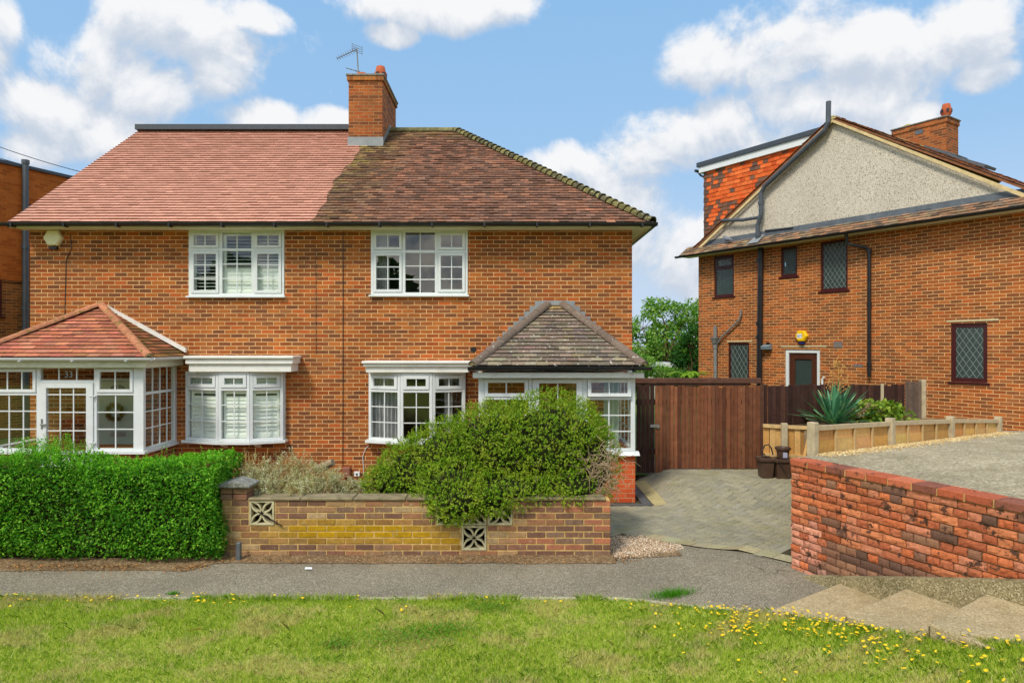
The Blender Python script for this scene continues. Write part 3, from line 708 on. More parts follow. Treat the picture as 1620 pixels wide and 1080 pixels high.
# bay windows
def bay(px, cap_px, top_px, trans_px, sill_px, hs, proj=.34, blinds=True, inner=None, cap_right=None):
    xa, xb = X(px[0], YF), X(px[3], YF)
    y1 = YF-proj
    p = [Vector((xa, YF-.12, 0)), Vector((X(px[1], y1), y1, 0)), Vector((X(px[2], y1), y1, 0)), Vector((xb, YF-.12, 0))]
    z0, z1, zr = Z(sill_px, y1+.1), Z(top_px, y1+.1), Z(trans_px, y1+.1)
    wn = Win(house, fw=.04, sw=.062)
    for k in range(3):
        U = (p[k+1]-p[k]); L_ = U.length; U.normalize(); inw = UP.cross(U); Mx = frame_M(p[k], U, inw); f = .055
        wn.bar_frame(Mx, .004, f, z0, z1, 0, .07); wn.bar_frame(Mx, L_-f, L_-.004, z0, z1, 0, .07)
        wn.bar_frame(Mx, f, L_-f, z0, z0+.05, 0, .065); wn.bar_frame(Mx, f, L_-f, z1-.05, z1, 0, .065); wn.bar_frame(Mx, f, L_-f, zr-.025, zr+.025, 0, .065)
        wn.light(Mx, f, L_-f, zr+.025, z1-.05, 's', 1); wn.light(Mx, f, L_-f, z0+.05, zr-.025, 'f', 1, hs)
    o = wn.done('bay_window')
    # cheeks, canopy, sill, brackets
    for (q, sg) in ((p[0], 1), (p[3], -1)): ck = MB(); ck.box(min(q.x, q.x+.05*sg), max(q.x, q.x+.05*sg), q.y+.072, YF-.002, z0, z1); ck.build('bay_cheek', M['white'], o)
    cn = MB(); zc0, zc1 = Z(cap_px[2], y1), Z(cap_px[0], y1-.12)
    xl, xr_ = X(cap_px[3], y1-.12), X(cap_px[4], y1-.12)
    cn.cbox(xl+.06, xr_-.06, y1-.05, YF-.003, zc0, (zc0+zc1)/2, .006)
    cn.cbox(xl+.02, xr_-.02, y1-.09, YF-.003, (zc0+zc1)/2+.001, zc1-.045, .006)
    cn.cbox(xl, xr_, y1-.13, YF-.003, zc1-.044, zc1, .008)
    cn.build('canopy', M['whitewood'], o)
    st = MB(); e = .07
    q = [Vector((p[0].x-.05, YF-.003, 0)), Vector((p[0].x-.05, p[0].y-.05, 0)), p[1]+Vector((-.02,-e,0)), p[2]+Vector((.02,-e,0)), Vector((p[3].x+.05, p[3].y-.05, 0)), Vector((p[3].x+.05, YF-.003, 0))]
    st.prism([Vector((v.x, v.y, z0-.045)) for v in q][::-1], (0,0,.043)); st.build('window_sill', M['white'], o)
    for k in (.38, .72):
        bk = MB(); xx = xa+(xb-xa)*k; bk.prism([(xx, YF-.004, z0-.16), (xx, YF-.004, z0-.047), (xx, YF-.26, z0-.047), (xx, YF-.2, z0-.10)], (.05, 0, 0)); bk.build('bracket', M['whitewood'], o)
    if blinds:
        s2 = MB()
        for k in range(3):
            U = (p[k+1]-p[k]); L_ = U.length; U.normalize(); Mx = frame_M(p[k], U, UP.cross(U))
            shutter_slats(s2, Mx, .06, L_-.06, z0+.05, zr-.03, .085, lambda v: .28, .07); shutter_slats(s2, Mx, .06, L_-.06, zr, z1-.04, .085, lambda v: .5, .07)
        s2.build('shutter', M['shutter'], o)
    return o
bL = bay((298, 345, 395, 452), (563, 575, 588, 290, 464), 588, 615, 697, (.36, .70))
bR = bay((585, 633, 684, 737), (571, 580, 589, 572, 746), 589, 618, 697, (.34, .68), blinds=False)
for (a_, b_, n_) in ((590, 628, 6), (703, 716, 2)): cu = MB(); curtain(cu, X(a_,YF), X(b_,YF), YF+.02, .65, 2.0, n_, .035); cu.build('curtain', M['curtain'], bR, smooth=True)

# roof
party = lambda y: -3.60+.05*(y-11.75)
V = Vector((0, ridgeY-eaveY, ridgeZ-eaveZ)); VL = V.length; Pe = Vector((0, eaveY, eaveZ))
hipL, hipR0, hipR1 = -8.97, 2.50, -1.37
yv = lambda v: eaveY+(ridgeY-eaveY)*v/VL
und = MB(); und.quad((hipL,eaveY,eaveZ),(hipR0,eaveY,eaveZ),(hipR1,ridgeY,ridgeZ),(hipL,ridgeY,ridgeZ))
und.quad((hipL,19.98,eaveZ),(hipL,ridgeY,ridgeZ),(hipR1,ridgeY,ridgeZ),(hipR0,19.98,eaveZ)); und.quad((hipR0,eaveY,eaveZ),(hipR0,19.98,eaveZ),(hipR1,ridgeY,ridgeZ))
roof = und.build('roof', plain('roof_underlay', c(90,60,44), .9, .2, 4), house)
def seam(v): return party(yv(v))+.05*math.sin(v*2.4)+.025*math.sin(v*9.0)
def newcol(u, v):
    k = 1+.05*rng.normal(); return tuple(min(1, x*k) for x in c(212,154,131))
OLDP = [c(128,92,76), c(114,82,70), c(142,98,78), c(102,78,68), c(150,102,80), c(124,94,82), c(94,74,64), c(134,90,72), c(162,106,82)]
def oldcol(u, v):
    y = yv(v); n = mnoise.noise((u*.55, v*.9, 1.7)); n2 = mnoise.noise((u*1.6, v*3.5, 5.1))
    b_ = OLDP[min(8, max(0, int(4.3+n*3.4+n2*2.2+rng.normal()*1.3)))]
    b_ = tuple(.58*q+.42*e for q, e in zip(b_, c(142,100,76)))
    moss = max(0, min(1, (1.25-(u-party(y)))/1.2))*(.35+.65*sst(v, .5, 4.2))*(.75+.5*mnoise.noise((u*2, v*2.2, 9)))
    moss = max(moss, sst(v, 4.1, 5.1)*.7*(.6+.6*mnoise.noise((u*3, v*3, 2))))
    soot = max(0, 1-abs(u-party(y)-.42)/.45)*.75
    ms = c(164,148,78) if rng.random() < .55 else c(116,102,66)
    col = [a*(1-moss*.7)+q*moss*.7 for a, q in zip(b_, ms)]
    return tuple(x*(1-.45*soot*(1-moss*.5)) for x in col)
G = VL/43
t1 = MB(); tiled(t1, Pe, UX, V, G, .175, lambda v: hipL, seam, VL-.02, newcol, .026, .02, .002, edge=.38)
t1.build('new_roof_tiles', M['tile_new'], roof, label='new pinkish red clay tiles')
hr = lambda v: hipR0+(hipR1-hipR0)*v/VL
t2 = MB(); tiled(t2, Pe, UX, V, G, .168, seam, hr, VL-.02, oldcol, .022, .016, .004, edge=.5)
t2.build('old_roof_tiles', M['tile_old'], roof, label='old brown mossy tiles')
# side hip slope and back seen only from elsewhere
hb = MB(); A = Vector((hipR0, eaveY, eaveZ)); B_ = Vector((hipR1, ridgeY, ridgeZ)); D = (B_-A); n = 40
for i in range(n):
    k = .85+.3*rng.random(); cc = tuple(x*k for x in (c(112,104,66) if rng.random() < .6 else c(90,84,62)))
    bonnet(hb, A+D*(i/n)+Vector((0,0,.015)), D+Vector((0,0,-.35))*.35, UP, 1.0, D.length/n*1.5, .115, cc, 7, .55, .016)
hb.build('hip_tiles', M['hip_moss'], house)
rb = MB(); x = hipR1-.05; 
while x > X(626, 15.85)-.1:
    k = .9+.25*rng.random(); bonnet(rb, Vector((x, ridgeY, ridgeZ-.03)), -UX, UP, 1.1, .34, .12, tuple(v*k for v in c(120,114,78)), 7, .97); x -= .33
rb.build('ridge_tiles', M['hip_moss'], house)
rd = MB(); rd.box(hipL+.0, X(560,15.5), ridgeY-.22, ridgeY+.5, ridgeZ-.02, ridgeZ+.10); rd.build('ridge_trim', M['darkridge'], house)
vg = MB(); vg.prism([(hipL-.02, eaveY-.02, eaveZ-.07), (hipL-.02, ridgeY, ridgeZ-.07), (hipL-.02, ridgeY, ridgeZ+.015), (hipL-.02, eaveY-.02, eaveZ+.015)], (.05, 0, 0)); vg.build('verge_trim', M['greypipe'], house)
# eaves: soffit, fascia, gutter
sf = MB(); sf.box(XL-.1, hipR0-.04, eaveY+.03, YF-.003, zt2-.10, zt2-.075); sf.box(XR+.003, hipR0-.04, YF-.002, YB, zt2-.10, zt2-.075); sf.build('soffit', M['cream'], house)
fb = MB(); fb.box(XL-.1, hipR0-.02, eaveY+.005, eaveY+.029, zt2-.115, eaveZ-.01); fb.box(hipR0-.039, hipR0-.02, eaveY+.031, YB, zt2-.115, eaveZ-.01); fb.build('fascia_board', M['cream'], house)
def gutter(mb, A, B_, r=.055, out=Vector((0,-1,0)), n=8, th=.006):
    A = Vector(A); B_ = Vector(B_); vs = []
    for P in (A, B_):
        for rr in (r, r-th):
            for i in range(n+1):
                a = math.pi*i/n; vs.append(P+out*(-math.cos(a)*rr)+UP*(-math.sin(a)*rr))
    k = n+1; fs = []
    for i in range(n): fs += [(i, i+1, 2*k+i+1, 2*k+i), (k+i, 3*k+i, 3*k+i+1, k+i+1)]
    fs += [(0, 2*k, 3*k, k), (n, k+n, 3*k+n, 2*k+n), tuple(range(n+1)), tuple(range(2*k, 2*k+n+1))[::-1]]
    mb.add(vs, fs)
gt = MB(); gy = eaveY-.052; gz = eaveZ+.0
gutter(gt, (XL-.35, gy, gz), (hipR0+.08, gy, gz), .06); gutter(gt, (hipR0+.04, gy+.06, gz), (hipR0+.04, YB, gz), .06, Vector((1,0,0)))
x = XL
while x < hipR0: gt.box(x, x+.03, gy-.066, gy+.07, gz-.075, gz+.006); x += .93
gt.build('gutter', M['black'], house)

# chimney stack between the two homes
ch0, ch1 = X(551.5, 14.97), X(605, 14.97); cy0, cy1 = 14.97, 16.7
cb = MB(); ztop = Z(128, cy0)
cb.box(ch0, ch1, cy0, cy1, 6.6, ztop); chim = cb.build('chimney', M['brick_stack'], house)
cc = MB(); cc.cbox(ch0-.035, ch1+.035, cy0-.035, cy1+.035, ztop+.001, ztop+.10, .006); cc.build('corbel_course', brick_mat('soldier_brick', [c(176,110,52), c(150,90,48), c(110,90,60), c(190,120,60)], c(170,140,100), w=.085, h=.3), chim)
cc = MB(); cc.cbox(ch0-.055, ch1+.055, cy0-.055, cy1+.055, ztop+.101, ztop+.15, .012); cc.build('cap_slab', M['cap_stone'], chim)
fl = MB(); fl.box(ch0-.02, ch1+.02, cy0-.016, cy0-.002, 6.9, Z(217, cy0)); 
for i in range(8):
    y = cy0+i*.12; z = 6.93+.722*i*.12; fl.box(ch1+.002, ch1+.014, y, y+.14, z, z+.26)
fl.box(ch0-.02, ch1+.05, cy0-.2, cy0-.017, 6.86, 6.90) if False else None
fl.build('lead_flashing', M['lead'], chim)
def pot(parent, x, y, z, sc=1.0, kind=0):
    p = MB()
    if kind == 0: p.lathe([(.13,0),(.14,.05),(.125,.08),(.10,.36),(.125,.38),(.125,.43),(.10,.44),(.085,.43)], 18, (x,y,z))
    elif kind == 1: p.lathe([(.10,0),(.10,.08),(.135,.13),(.145,.2),(.14,.28),(.12,.31),(.10,.42),(.085,.43)], 18, (x,y,z))
    else: p.lathe([(.17,0),(.17,.04),(.14,.06),(.13,.09),(.05,.1)], 16, (x,y,z))
    p.build('chimney_pot', M['terracotta'], parent, smooth=True)
    if kind == 1:
        for k in range(6):
            q = MB(); a = k*math.pi/3+.2; q.M = Matrix.Translation((x,y,z+.2)) @ Matrix.Rotation(a, 4, 'Z'); q.box(.132, .15, -.035, .035, -.035, .06); q.build('pot_vent', M['black'], parent)
xm = (ch0+ch1)/2
pot(chim, xm+.22, cy0+.62, ztop+.15, .9, 1); pot(chim, xm-.05, cy0+.35, ztop+.15, 1, 2); pot(chim, xm+.1, cy0+1.2, ztop+.15, 1, 2); pot(chim, xm-.12, cy0+.2, ztop+.14, 1, 2)
# ------------------------------------------------------------------ porch on the left: glazed, red tiled
YP = 11.0
pxl, pxr = -8.75, X(227, YP); zsill, zhead = Z(709, YP), Z(581, YP)
pf = MB(); pn = MB(); pbars = MB(); 
pl = MB(); pl.box(pxl, pxr-.02, YP+.03, YF-.003, -.2, zsill-.09); plo = None
wn = Win(house, ('white', 'glass_porch'), .05, .055)
Mx = frame_M(Vector((0, YP, 0)), UX, UY)
u = lambda p: X(p, YP); zz = lambda p: Z(p, YP)
posts = [(pxl, pxl+.07), (u(57.5), u(64)), (u(148.5), u(153)), (u(211), u(227))]
for a, b_ in posts: wn.bar_frame(Mx, a, b_, zsill-.045, zhead, 0, .07)
for k in (0, 2): wn.bar_frame(Mx, posts[k][1], posts[k+1][0], zsill-.045, zsill, 0, .068); 
for k in (0, 1, 2): wn.bar_frame(Mx, posts[k][1], posts[k+1][0], zhead-.02, zhead, 0, .068)
zr = zz(623); 
for k in (0, 2): wn.bar_frame(Mx, posts[k][1], posts[k+1][0], zr-.022, zr+.022, 0, .068)
wn.light(Mx, posts[0][1], posts[1][0], zr+.022, zhead-.02, 's', 2, vs=[u(11.5), u(34.5)]); wn.light(Mx, posts[0][1], posts[1][0], zsill, zr-.022, 'f', 2, (.36, .70), vs=[u(13.5), u(36)])
wn.light(Mx, posts[2][1], posts[3][0], zr+.022, zhead-.02, 's', 1); wn.light(Mx, posts[2][1], posts[3][0], zsill, zr-.022, 'f', 1, (.36, .68))
zdt = zz(603); wn.bar_frame(Mx, posts[1][1], posts[2][0], zdt-.02, zdt+.02, 0, .068)
wn.light(Mx, posts[1][1], posts[2][0], zdt+.02, zhead-.02, 'f', 2)
# side panel back to the wall
Ms = frame_M(Vector((pxr-.02, YP+.07, 0)), UY, -UX); Ls = YF-YP-.07-.003
Ms = frame_M(Vector((pxr, YP+.07, 0)), UY, -UX)
wn.bar_frame(Ms, Ls-.08, Ls, zsill-.045, zhead, 0, .07); wn.bar_frame(Ms, 0, Ls-.08, zsill-.045, zsill, 0, .068); wn.bar_frame(Ms, 0, Ls-.08, zhead-.02, zhead, 0, .068); wn.bar_frame(Ms, .0, Ls-.08, zr-.022, zr+.022, 0, .068)
wn.light(Ms, .005, Ls-.08, zr+.022, zhead-.02, 'f', 3); wn.light(Ms, .005, Ls-.08, zsill, zr-.022, 'f', 3, (.36, .68))
porchL = wn.done('porch')
pl.build('brick_base', M['brick'], porchL)
flr = MB(); flr.box(pxl+.02, pxr-.03, YP+.075, YF-.01, zsill-.6, zsill-.55); 
sl2 = MB(); sl2.prism([(pxl-.05, YP-.06, zsill-.088), (pxr+.05, YP-.06, zsill-.088), (pxr+.05, YF-.003, zsill-.088), (pxr-.0, YF-.003, zsill-.088), (pxr-.0, YP+.02, zsill-.088), (pxl-.05, YP+.02, zsill-.088)], (0, 0, .042)); sl2.build('window_sill', M['white'], porchL)
# inner sill shelf and left side panel
il = MB(); il.box(pxl+.01, pxl+.16, YP+.08, YF-.01, zsill-.02, zsill+.02); il.build('inner_sill', M['white'], porchL)
# porch door
dm = MB(Mx); da, db = posts[1][1]+.004, posts[2][0]-.004; dz0, dz1 = .12, zdt-.024; gl0, gl1 = u(74), u(137); gz1 = zz(613.5)
dm.cbox(da, gl0, -.02, .05, dz0, dz1, .003); dm.cbox(gl1, db, -.02, .05, dz0, dz1, .003); dm.cbox(gl0, gl1, -.02, .05, gz1, dz1, .003); dm.cbox(gl0, gl1, -.02, .05, dz0, zz(716), .003)
dm.build('porch_door', M['white'], porchL)
d2 = MB(); d2.M = Mx; d2.quad((gl0,.01,zz(716)), (gl1,.01,zz(716)), (gl1,.01,gz1), (gl0,.01,gz1)); d2.build('pane', M['glass_porch'], porchL)
d3 = MB(Mx); vv = [gl0+(gl1-gl0)*k/3 for k in (1, 2)]
for q in vv: d3.box(q-.009, q+.009, .002, .016, zz(716), gz1)
for hpx in (624, 652, 681):
    e_ = [gl0]+vv+[gl1]
    for a, b_ in zip(e_, e_[1:]): d3.box(a+(.009 if a != gl0 else 0), b_-(.009 if b_ != gl1 else 0), .002, .016, zz(hpx)-.009, zz(hpx)+.009)
d3.build('glazing_bar', M['white'], porchL)
hn = MB(Mx); hn.cbox(da+.02, da+.05, -.03, -.0205, zz(678), zz(662), .003); hn.cbox(da+.025, da+.12, -.055, -.035, zz(671)-.012, zz(671)+.012, .004); hn.build('door_handle', M['metal'], porchL)
for hpx in (626, 700): hg = MB(Mx); hg.cbox(db-.05, db+.05, -.034, -.0205, zz(hpx)-.012, zz(hpx)+.012, .003); hg.cbox(db-.006, db+.012, -.04, -.035, zz(hpx)-.05, zz(hpx)+.06, .002); hg.build('door_hinge', M['white'], porchL)
# house number on the door light
def text_mesh(txt, size, depth=.002):
    cu_ = bpy.data.curves.new('lettering', 'FONT'); cu_.body = txt; cu_.size = size; cu_.extrude = depth; cu_.align_x = 'CENTER'; cu_.align_y = 'CENTER'
    ob = bpy.data.objects.new('lettering', cu_); COL.objects.link(ob)
    me = bpy.data.meshes.new_from_object(ob.evaluated_get(bpy.context.evaluated_depsgraph_get())); bpy.data.objects.remove(ob); return me
def lettering(name, txt, size, Mw, mat, parent):
    me = text_mesh(txt, size); me.transform(wmat(parent).inverted() @ Mw); return link(name, me, mat, parent)
lettering('house_number', '33', .15, Matrix.Translation((u(108), YP+.008, zz(592.5))) @ Matrix.Rotation(R(90), 4, 'X'), plain('number_grey', c(150,158,152), .5), porchL)
# front door of the house seen through the porch
fdm = MB(); fdm.cbox(X(156,YF)-.0, X(222,YF), YF-.035, YF-.003, .12, Z(602,YF), .004)
fdo = fdm.build('front_door', M['sagedoor'], house)
fm = MB(); a0, a1 = X(151,YF), X(227,YF); fm.cbox(a0, X(155.5,YF), YF-.05, YF-.003, .12, Z(598,YF), .003); fm.cbox(X(222.5,YF), a1, YF-.05, YF-.003, .12, Z(598,YF), .003); fm.cbox(X(155.5,YF), X(222.5,YF), YF-.05, YF-.003, Z(601.5,YF), Z(598,YF), .003); fm.build('door_frame', M['white'], fdo)
fp = MB(); xm = (X(156,YF)+X(222,YF))/2
for sx in (-1, 1):
    for (za, zb) in ((.3, Z(694,YF)), (Z(678,YF), Z(626,YF))):
        x0, x1 = sorted((xm+sx*.05, xm+sx*.30)); fp.cbox(x0, x1, YF-.047, YF-.036, za, zb, .008)
fp.build('door_panel', M['sagedoor'], fdo)
lb = MB(); z0, z1 = Z(689,YF), Z(682.5,YF); lb.cbox(xm-.14, xm+.14, YF-.058, YF-.048, z0, z1, .004); lb.build('letter_box', M['metal'], fdo)
fa = MB(); fa.prism([(xm+.2*math.cos(math.pi*k/10), YF-.052, Z(622,YF)+.17*math.sin(math.pi*k/10)) for k in range(11)], (0, .012, 0)); fa.build('fanlight', M['lead_dark'], fdo)
fr_ = MB(); 
for k in (2, 5, 8): a = math.pi*k/10; fr_.tube([(xm, YF-.056, Z(622,YF)), (xm+.2*math.cos(a), YF-.056, Z(622,YF)+.17*math.sin(a))], .007, 4)
fr_.tube([(xm+.21*math.cos(math.pi*k/10), YF-.056, Z(622,YF)+.18*math.sin(math.pi*k/10)) for k in range(11)], .010, 4); fr_.build('fanlight_bar', M['white'], fdo)
# wreath
wr = []; cx_, cz_ = X(185,YF), Z(651,YF)
for k in range(900):
    a = rng.random()*2*math.pi; r_ = .135+rng.normal(0, .022); p = np.array([cx_+r_*math.cos(a), YF-.075+rng.normal(0,.016), cz_+r_*math.sin(a)])
    d = rng.normal(size=3); d /= np.linalg.norm(d); e = np.cross(d, rng.normal(size=3)); e /= np.linalg.norm(e); l = .022
    wr.append([p-d*l, p+e*.006, p+d*l, p-e*.006])
np_mesh('wreath', np.array(wr), leaf_mat('dried_twig', [(0, c(92,66,30)), (.5, c(140,104,50)), (1, c(176,136,70))], trans=.1), label='round brown twig wreath hanging on the pale green front door', category='wreath')
for o_ in (): pass

# porch roof: hipped against the wall
def porch_roof(parent, apexL, apexR, zA, eL, eR, yE, zE, colF, colS, tmat, hipmat, hipcol, gauge, tw, hip_r, hip_len, left_out=None, lift=.01):
    Vf = Vector((0, YF-yE, zA-zE)); L_ = Vf.length; P0 = Vector((0, yE, zE))
    base = MB(); base.quad((eL,yE,zE),(eR,yE,zE),(apexR,YF-.003,zA),(apexL,YF-.003,zA)); base.quad((eL,yE,zE),(apexL,YF-.003,zA),(eL,YF-.003,zE)); base.quad((eR,yE,zE),(eR,YF-.003,zE),(apexR,YF-.003,zA))
    base.quad((eL,yE,zE-.02),(eL,YF-.003,zE-.02),(eR,YF-.003,zE-.02),(eR,yE,zE-.02))
    rf = base.build('porch_roof', M['tile_porch_grey'] if tmat == 'tile_porch_grey' else M['tile_porch_red'], parent)
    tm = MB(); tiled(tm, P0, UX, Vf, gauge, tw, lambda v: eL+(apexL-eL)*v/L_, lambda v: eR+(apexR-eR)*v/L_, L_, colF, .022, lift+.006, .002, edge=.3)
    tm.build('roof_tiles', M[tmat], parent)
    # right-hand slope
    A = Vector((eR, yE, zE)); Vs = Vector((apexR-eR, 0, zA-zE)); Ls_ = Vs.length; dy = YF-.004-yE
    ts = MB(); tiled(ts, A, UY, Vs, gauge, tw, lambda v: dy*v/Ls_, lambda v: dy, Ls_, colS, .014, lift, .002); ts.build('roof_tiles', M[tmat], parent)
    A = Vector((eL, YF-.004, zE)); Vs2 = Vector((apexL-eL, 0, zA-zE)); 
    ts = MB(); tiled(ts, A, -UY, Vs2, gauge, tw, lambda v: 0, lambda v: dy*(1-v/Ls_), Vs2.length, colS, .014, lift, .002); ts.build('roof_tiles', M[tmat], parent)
    for (e_, a_) in ((eL, apexL), (eR, apexR)):
        h = MB(); A = Vector((e_, yE, zE)); D = Vector((a_-e_, YF-yE-.06, zA-zE)); n = max(3, round(D.length/hip_len))
        for i in range(n):
            k = .9+.2*rng.random(); bonnet(h, A+D*(i/n)+Vector((0,0,.012)), D, UP, 1.0, D.length/n*1.02, hip_r, tuple(q*k for q in hipcol), 9, .93, .014)
        # mortar plug at the foot
        h.cur = tuple(q*.9 for q in c(196,176,126)); Dn = D.normalized(); S = Dn.cross(UP).normalized(); Un = S.cross(Dn)
        h.add([A+Vector((0,0,.012))+S*(-math.cos(math.pi*i/8)*hip_r*.88)+Un*(math.sin(math.pi*i/8)*hip_r*.88)+Dn*.012 for i in range(9)], [tuple(range(9))])
        h.build('hip_tiles', M[hipmat], parent)
    return rf
RED = [c(180,112,86), c(172,104,80), c(188,120,92), c(162,98,76), c(176,114,88)]
SID = [c(150,92,62), c(122,84,56), c(140,100,56), c(108,86,48), c(166,104,72)]
porch_roof(porchL, X(163,YF), X(163.5,YF), Z(484,YF), -9.02, X(236,10.82), 10.82, Z(566,10.82),
           lambda u_, v: tuple(q*(1+.06*rng.normal()) for q in RED[rng.integers(0,5)]), lambda u_, v: SID[rng.integers(0,5)], 'tile_porch_red', 'hip_red', c(176,118,88), .105, .20, .075, .42)
vb = MB(); a = Vector((X(164,YF), YF-.07, Z(479,YF))); b2 = Vector((X(296,YF), YF-.07, Z(551,YF)))
vb.prism([a, b2, b2+Vector((0,0,-.075)), a+Vector((-.0,0,-.075))][::-1], (0, .065, 0)); vb.build('verge_board', M['whitewood'], porchL)
gg = MB(); gutter(gg, (-9.05, 10.77, Z(566,10.77)), (X(240,10.77), 10.77, Z(566,10.77)), .05); gutter(gg, (X(240,10.77)-.02, 10.82, Z(566,10.77)), (X(240,10.77)-.02, YF-.01, Z(566,10.77)), .05, UX); 
for q in (32, 115, 200): gg.box(X(q,10.77), X(q,10.77)+.025, 10.712, 10.83, Z(566,10.77)-.06, Z(566,10.77)-.047)
gg.build('gutter', M['white'], porchL)
fb = MB(); fb.cbox(-9.0, X(232,10.88), 10.86, 10.885, zhead+.002, Z(568,10.9), .003); fb.cbox(X(232,10.88)-.025, X(232,10.88), 10.887, YF-.004, zhead+.002, Z(568,10.9), .003); fb.box(-9.0, X(232,10.88)-.03, 10.89, YF-.004, zhead+.004, zhead+.02); fb.build('fascia_board', M['cream'], porchL)

# ------------------------------------------------------------------ porch on the right: grey tiled
YQ = 10.40
u = lambda p: X(p, YQ); zz = lambda p: Z(p, YQ)
qx0, qx1 = u(757), u(1005); qs, qh = zz(714), zz(597)
wn = Win(house, ('white', 'glass_porch'), .05, .06); Mx = frame_M(Vector((0, YQ, 0)), UX, UY)
posts = [(qx0, u(766)), (u(836), u(842)), (u(922), u(929)), (u(998), qx1)]
for a, b_ in posts: wn.bar_frame(Mx, a, b_, qs-.0, qh, 0, .07)
for k in (0, 2): wn.bar_frame(Mx, posts[k][1], posts[k+1][0], qs, qs+.05, 0, .068)
for k in (0, 1, 2): wn.bar_frame(Mx, posts[k][1], posts[k+1][0], qh-.02, qh, 0, .068)
zr = zz(630)
for k in (0, 2): wn.bar_frame(Mx, posts[k][1], posts[k+1][0], zr-.022, zr+.022, 0, .068)
wn.light(Mx, posts[0][1], posts[1][0], zr+.022, qh-.02, 's', 1); wn.light(Mx, posts[0][1], posts[1][0], qs+.05, zr-.022, 'f', 1, (.35, .68))
wn.light(Mx, posts[2][1], posts[3][0], zr+.022, qh-.02, 's', 1, tilt=R(9), proud=.02); wn.light(Mx, posts[2][1], posts[3][0], qs+.05, zr-.022, 'f', 1, (.35, .68))
for sx, ux in ((1, qx1), (-1, qx0)):
    Ms = frame_M(Vector((ux, YQ+.07, 0)), UY, -UX*sx) if sx == 1 else frame_M(Vector((ux, YF-.003, 0)), -UY, UX)
    Ls = YF-YQ-.073
    e0, e1 = (0, Ls)
    wn.bar_frame(Ms, e0, e0+.06, qs, qh, 0, .068); wn.bar_frame(Ms, e1-.06, e1, qs, qh, 0, .068); wn.bar_frame(Ms, e0+.06, e1-.06, qs, qs+.05, 0, .068); wn.bar_frame(Ms, e0+.06, e1-.06, qh-.05, qh, 0, .068)
    wn.light(Ms, e0+.06, e1-.06, qs+.05, qh-.05, 'f', 3, (.25, .5, .75))
porchR = wn.done('porch')
dm = MB(Mx); da, db = posts[1][1]+.004, posts[2][0]-.004; gl0, gl1 = u(853), u(912)
dm.cbox(da, gl0, -.02, .05, .05, qh-.024, .003); dm.cbox(gl1, db, -.02, .05, .05, qh-.024, .003); dm.cbox(gl0, gl1, -.02, .05, zz(606), qh-.024, .003); dm.cbox(gl0, gl1, -.02, .05, .05, .75, .003); dm.build('porch_door', M['white'], porchR)
d2 = MB(Mx); d2.quad((gl0,.01,.75), (gl1,.01,.75), (gl1,.01,zz(606)), (gl0,.01,zz(606))); d2.build('pane', M['glass_porch'], porchR)
d3 = MB(Mx); d3.box((gl0+gl1)/2-.009, (gl0+gl1)/2+.009, .002, .016, .75, zz(606)); d3.build('glazing_bar', M['white'], porchR)
pl = MB(); pl.box(qx0, u(841), YQ+.01, YF-.003, -.1, qs-.055); pl.box(u(923), qx1, YQ+.01, YF-.003, -.1, qs-.055); pl.build('brick_base', M['brick_porch'], porchR)
for a, b_ in ((qx0-.04, u(841)), (u(923), qx1+.06)): s2 = MB(); s2.prism([(a, YQ-.075, qs-.054), (a, YQ+.01, qs-.001), (a, YQ+.1, qs-.001), (a, YQ+.1, qs-.054)], (b_-a, 0, 0)); s2.build('window_sill', M['white'], porchR)
cu = MB(); curtain(cu, u(960), u(985), YQ+.35, qs, qh, 3, .03); cu.build('curtain', plain('green_white_curtain', c(190,204,190), .8, .05), porchR, smooth=True)
GRY = [c(132,116,98), c(120,106,92), c(142,126,106), c(126,110,90), c(112,100,88)]
GS = lambda u_, v: tuple(q*(1+.05*rng.normal()) for q in (c(170,146,98) if v > 1.95 else GRY[rng.integers(0,5)]))
porch_roof(porchR, X(866,YF), X(890,YF), Z(484,YF), X(748,10.2), X(1019,10.2), 10.2, Z(580,10.2), GS, GS, 'tile_porch_grey', 'hip_grey', c(116,100,88), .125, .19, .085, .40)
gg = MB(); gutter(gg, (X(740,10.14), 10.14, Z(580.5,10.14)), (X(1031,10.14), 10.14, Z(580.5,10.14)), .055)
for q in (780, 850, 943, 1001): gg.box(X(q,10.14), X(q,10.14)+.03, 10.078, 10.2, Z(580.5,10.14)-.07, Z(580.5,10.14)-.05)
gg.build('gutter', M['black'], porchR)
fb = MB(); fb.cbox(X(748,10.23), X(1019,10.23), 10.215, 10.24, qh+.002, Z(589,10.23), .003); fb.box(X(748,10.23)+.0, X(1019,10.23), 10.242, YF-.004, qh+.004, qh+.02); fb.build('fascia_board', M['whitewood'], porchR)
# stepped lead where the porch roof meets the brickwork
ld = MB()
for (x0, x1) in ((X(855,YF), X(752,YF)), (X(901,YF), X(1000,YF))):
    n = 12
    for i in range(n):
        xa, xb = x0+(x1-x0)*i/n, x0+(x1-x0)*(i+1)/n; zt_a = Z(481,YF)+(Z(578,YF)-Z(481,YF))*i/n
        ld.box(min(xa,xb), max(xa,xb)+.0, YF-.007-.0003*i, YF-.001, zt_a-.26, zt_a+.055)
ld.box(X(855,YF), X(901,YF), YF-.012, YF-.001, Z(486,YF), Z(475.5,YF)); ld.build('lead_flashing', M['lead'], porchR)
bt = MB(); bt.prism([(X(749,YF)+.02*math.cos(k)*3, YF-.004, Z(553,YF)+.05*math.sin(k*1.0)) for k in (0,.9,1.8,2.7,3.6,4.6,5.4)], (0,.003,0)); bt.build('bitumen_patch', M['black'], porchR)

